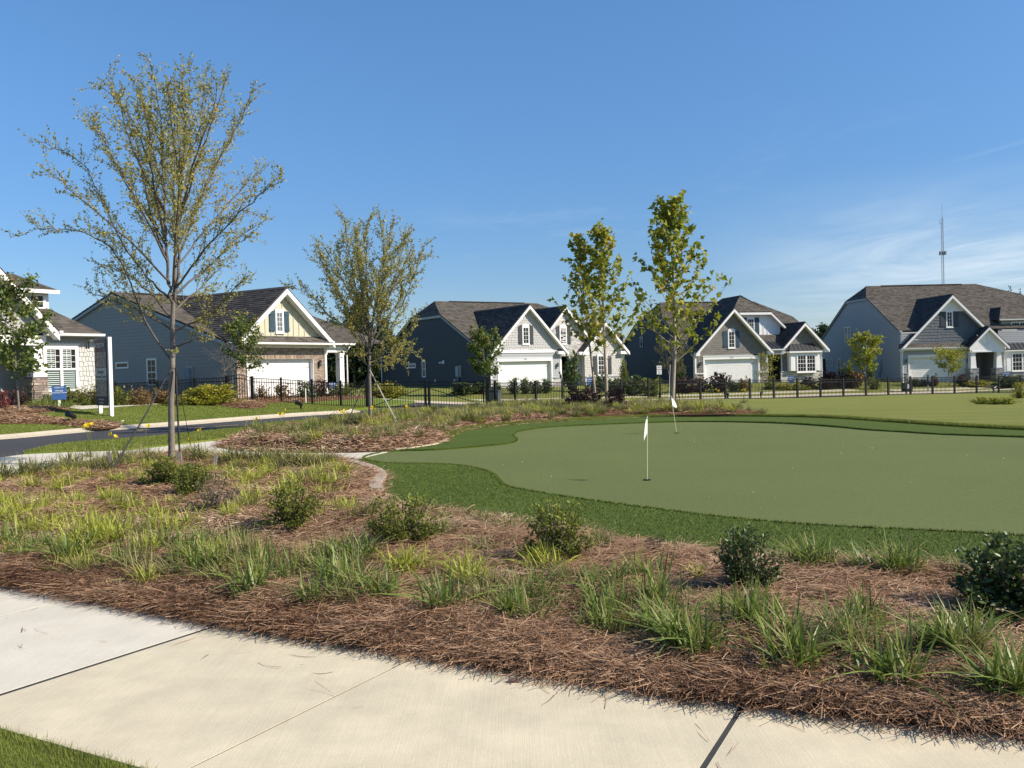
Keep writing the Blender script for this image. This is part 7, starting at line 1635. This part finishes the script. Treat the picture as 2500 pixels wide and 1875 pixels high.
# ---- tree guys and stakes
strapm = mat('black_strap', (.012, .012, .013), .6); stakew = mat('weathered_stake', (.30, .27, .23), .85, .25, 14, .3, stretch=(1, 1, .2)); lightstrap = mat('pale_strap', (.45, .42, .36), .7)
def stake(label, px, py, h, lean, w=.05, zf=z1, m=stakew, Y=None, cat='stake'):
    p = G(px, py, .08) if Y is None else at(px, py, Y); z = float(zf(np.array([p[0]]), np.array([p[1]]))[0]); o = MB().obox((-w/2, -.012, -.1), (w, 0, 0), (0, .024, 0), (lean*h, 0, h+.1)).build('stake', m); o.location = (p[0], p[1], z); tag(o, label, cat, 'wooden tree stakes')
stake('grey leaning wooden stake left of the tallest tree', 276, 1150, .27, -.25, .06); stake('brown wooden stake right of the tallest tree', 519, 1148, .26, .25, .055); stake('pale wooden stake touching the right of the tallest tree trunk', 441, 1138, .22, -.1, .075)
stake('left short wooden stake near the sycamore', 1568, 1003, .28, -.3, .06, z3); stake('middle short wooden stake near the sycamore', 1546, 993, .2, -.4, .06, z3); stake('right short wooden stake near the sycamore', 1596, 994, .22, -.5, .06, z3)
def strap(label, a, b, w=.018, m=strapm, grp='straps guying the trees'):
    a, b = np.array(a, float), np.array(b, float); o = MB().tube([tuple(np.zeros(3)), tuple((b-a)*.5+np.array([0, 0, -.03])), tuple(b-a)], w*.5, 5).build('guy_strap', m); o.location = tuple(a); tag(o, label, 'strap', grp)
t1 = G(420, 1136)[1]; t2 = G(905, 1044)[1]
strap('black strap from the tallest tree down to the grey stake on its left', at(421, 895, t1), G(277, 1152, .1)+np.array([0, 0, .06]), .03); strap('black strap hanging down the right side of the tallest tree', at(425, 900, t1)+np.array([.05, -.06, 0]), at(440, 1132, t1-.3), .035); strap('thin strap behind the tallest tree to the brown stake', at(423, 895, t1)+np.array([.03, .03, 0]), G(470, 1108, .1), .012)
strap('black strap left of the smaller elm', at(902, 905, t2), G(838, 1052, .12), .03); strap('pale strap right of the smaller elm', at(904, 905, t2), G(978, 1046, .12), .035, lightstrap)
t4 = G(1640, 1002)[1]; t3 = G(1482, 990)[1]
strap('dark strap right of the tallest sycamore', at(1642, 890, t4), at(1664, 998, t4+.6), .03); strap('second dark strap right of the tallest sycamore', at(1642, 890, t4)+np.array([.02, .1, 0]), at(1675, 994, t4+1.2), .02); strap('pale strap left of the tallest sycamore', at(1636, 890, t4), at(1632, 992, t4-.4), .025, lightstrap); strap('thin strap right of the twin sycamore', at(1480, 905, t3), at(1508, 990, t3+.5), .02)
# ---- landscape spotlights
def spot(label, px, py, Y, yaw, s=1.0):
    p = at(px, py, Y); r = thing('spotlight', label, 'spotlight', (p[0], p[1], T(p[0], p[1])+.1), R(yaw), 'black landscape spotlights on the lawns')
    MB().tube([(0, 0, -.05), (0, 0, .12*s)], .035*s, 8).build('stake_base', black_metal, r); m = MB(); m.tube([(-.06*s, 0, .16*s), (.0, 0, .19*s), (.12*s, 0, .24*s), (.2*s, 0, .27*s)], [.05*s, .065*s, .07*s, .085*s], 10); m.tube([(0, 0, .12*s), (0, 0, .17*s)], .02*s, 6); m.build('lamp_head', black_metal, r)
spot('round-faced black spotlight in the mulch left of the banner sign', 180, 1042, 30.6, 250, 1.25); spot('black spotlight on the lawn in front of the black fence', 735, 1010, 39.5, 170, 1.15); spot('black spotlight behind the fence before the taupe garage', 1777, 966, 62, 160, 1.3); spot('black spotlight behind the fence before the shaded garage', 2213, 962, 68, 150, 1.4); spot('black spotlight behind the fence before the right porch', 2426, 958, 70, 30, 1.4); spot('black spotlight behind the fence near the taupe entry', 1858, 966, 63, 60, 1.2)
# ---- utility things
def util():
    p = at(1200, 972, 52); r = thing('utility_box', 'dark green utility box just right of the gate behind the fence', 'utility box', (p[0], p[1], T(p[0], p[1])+.08)); m = MB(); m.box(-.35, .35, -.3, .3, 0, .75); m.build('cabinet', mat('utility_green', (.035, .05, .04), .5), r); MB().box(-.38, .38, -.33, .33, .75, .82).build('lid', mat('utility_green', (.035, .05, .04), .5), r)
    p = at(1211, 970, 52.3); r = thing('utility_pedestal', 'white utility pedestal beside the dark green box', 'pedestal', (p[0]+.15, p[1], T(p[0], p[1])+.08)); m = MB(); m.box(-.12, .12, -.12, .12, 0, .7); m.build('pedestal', greymetal, r); MB().box(-.14, .14, -.14, .14, .7, .76).build('cap', greymetal, r)
    p = at(2266, 950, 72); r = thing('post', 'white and dark pipe post behind the fence before the shaded garage', 'post', (p[0], p[1], T(p[0], p[1])+.1)); MB().tube([(0, 0, 0), (0, 0, .5)], .05, 8).build('lower_pipe', postwhite, r); MB().tube([(0, 0, .5), (0, 0, 1.3)], .055, 8).build('upper_pipe', black_metal, r)
    p = at(2214, 950, 72); r = thing('utility_box', 'dark utility box at the corner of the far right house', 'utility box', (p[0], p[1], T(p[0], p[1])+.1)); m = MB(); m.box(-.32, .32, -.3, .3, 0, .7); m.build('cabinet', mat('utility_green', (.035, .05, .04), .5), r); m = MB(); m.box(-.1, .2, -.32, -.305, .25, .6); m.build('label_plate', postwhite, r)
    p = at(748, 985, 44.6); r = thing('post', 'short pale post standing behind the fence at the brick garage', 'post', (p[0]-.3, p[1]+1.2, T(p[0], p[1])+.1)); MB().tube([(0, 0, 0), (0, 0, .75)], .035, 8).build('pipe', postwhite, r)
util()
# ---- radio mast
def mast():
    Y = 400.0; t = at(2300, 497, Y); X0 = at(2303, 690, Y)[0]; H = t[2]; r = thing('radio_mast', 'thin lattice radio mast rising behind the far right roof', 'radio mast', (X0, Y, 0)); steel = mat('mast_steel', (.30, .32, .35), .6); w = .62
    legs = [np.array([w*math.cos(a), w*math.sin(a), 0]) for a in (0.5, 2.6, 4.7)]; Ht = H*.91
    for l in legs: MB().tube([tuple(l), tuple(l*.75+np.array([0, 0, Ht]))], .10, 4).build('leg', steel, r)
    m = MB(); n = 44
    for i in range(n):
        z0, z1_ = Ht*i/n, Ht*(i+1)/n
        for a, b in ((0, 1), (1, 2), (2, 0)): s0, s1 = 1-.25*i/n, 1-.25*(i+1)/n; m.tube([tuple(legs[a]*s0+np.array([0, 0, z0])), tuple(legs[b]*s1+np.array([0, 0, z1_]))], .045, 3, cap=False); m.tube([tuple(legs[a]*s0+np.array([0, 0, z0])), tuple(legs[b]*s0+np.array([0, 0, z0]))], .04, 3, cap=False)
    m.build('lattice', steel, r, kind='stuff'); MB().tube([(0, 0, Ht), (0, 0, H)], [.12, .06], 5).build('antenna', steel, r)
    za = at(2303, 618, Y)[2]; m = MB()
    for a in np.linspace(0, 2*math.pi, 10)[:-1]: m.tube([(0, 0, za), (1.3*math.cos(a), 1.3*math.sin(a), za)], .06, 3); m.obox((1.3*math.cos(a)-.12, 1.3*math.sin(a)-.12, za-.8), (.24, 0, 0), (0, .24, 0), (0, 0, 1.6))
    m.build('antenna_array', mat('mast_dark', (.08, .085, .095), .6), r)
    z2_ = at(2297, 546, Y)[2]; MB().tube([(0, 0, z2_), (-1.4, 0, z2_), (-1.4, 0, z2_+1.5)], .08, 4).build('side_antenna', steel, r)
mast()
# ---- litter on the sidewalk
p = flat(1255, 1676); st = MB(); a = np.array([(-.035, -.012, 0), (.03, -.016, 0), (.042, .008, 0), (-.02, .016, 0), (-.03, -.008, .016), (.015, -.01, .022), (.03, .006, .016), (-.015, .012, .018)])
st.add(a, [(0, 3, 2, 1), (4, 5, 6, 7), (0, 1, 5, 4), (1, 2, 6, 5), (2, 3, 7, 6), (3, 0, 4, 7)]); o = st.build('stone', mat('brown_stone', (.16, .10, .08), .9, .2, 40)); o.location = (p[0], p[1], .022); tag(o, 'small brown stone lying alone on the tan sidewalk', 'stone')
p = flat(1000, 1594); o = MB().prism([(-.04, -.02, 0), (.03, -.025, 0), (.045, .01, 0), (-.01, .025, 0)], (0, .004, .022)).build('plastic_scrap', mat('blue_plastic', (.10, .16, .24), .3, .1, 10)); o.location = (p[0], p[1]+.02, .03); tag(o, 'crumpled bluish plastic scrap at the straw edge of the sidewalk', 'litter')
p = flat(434, 1488);
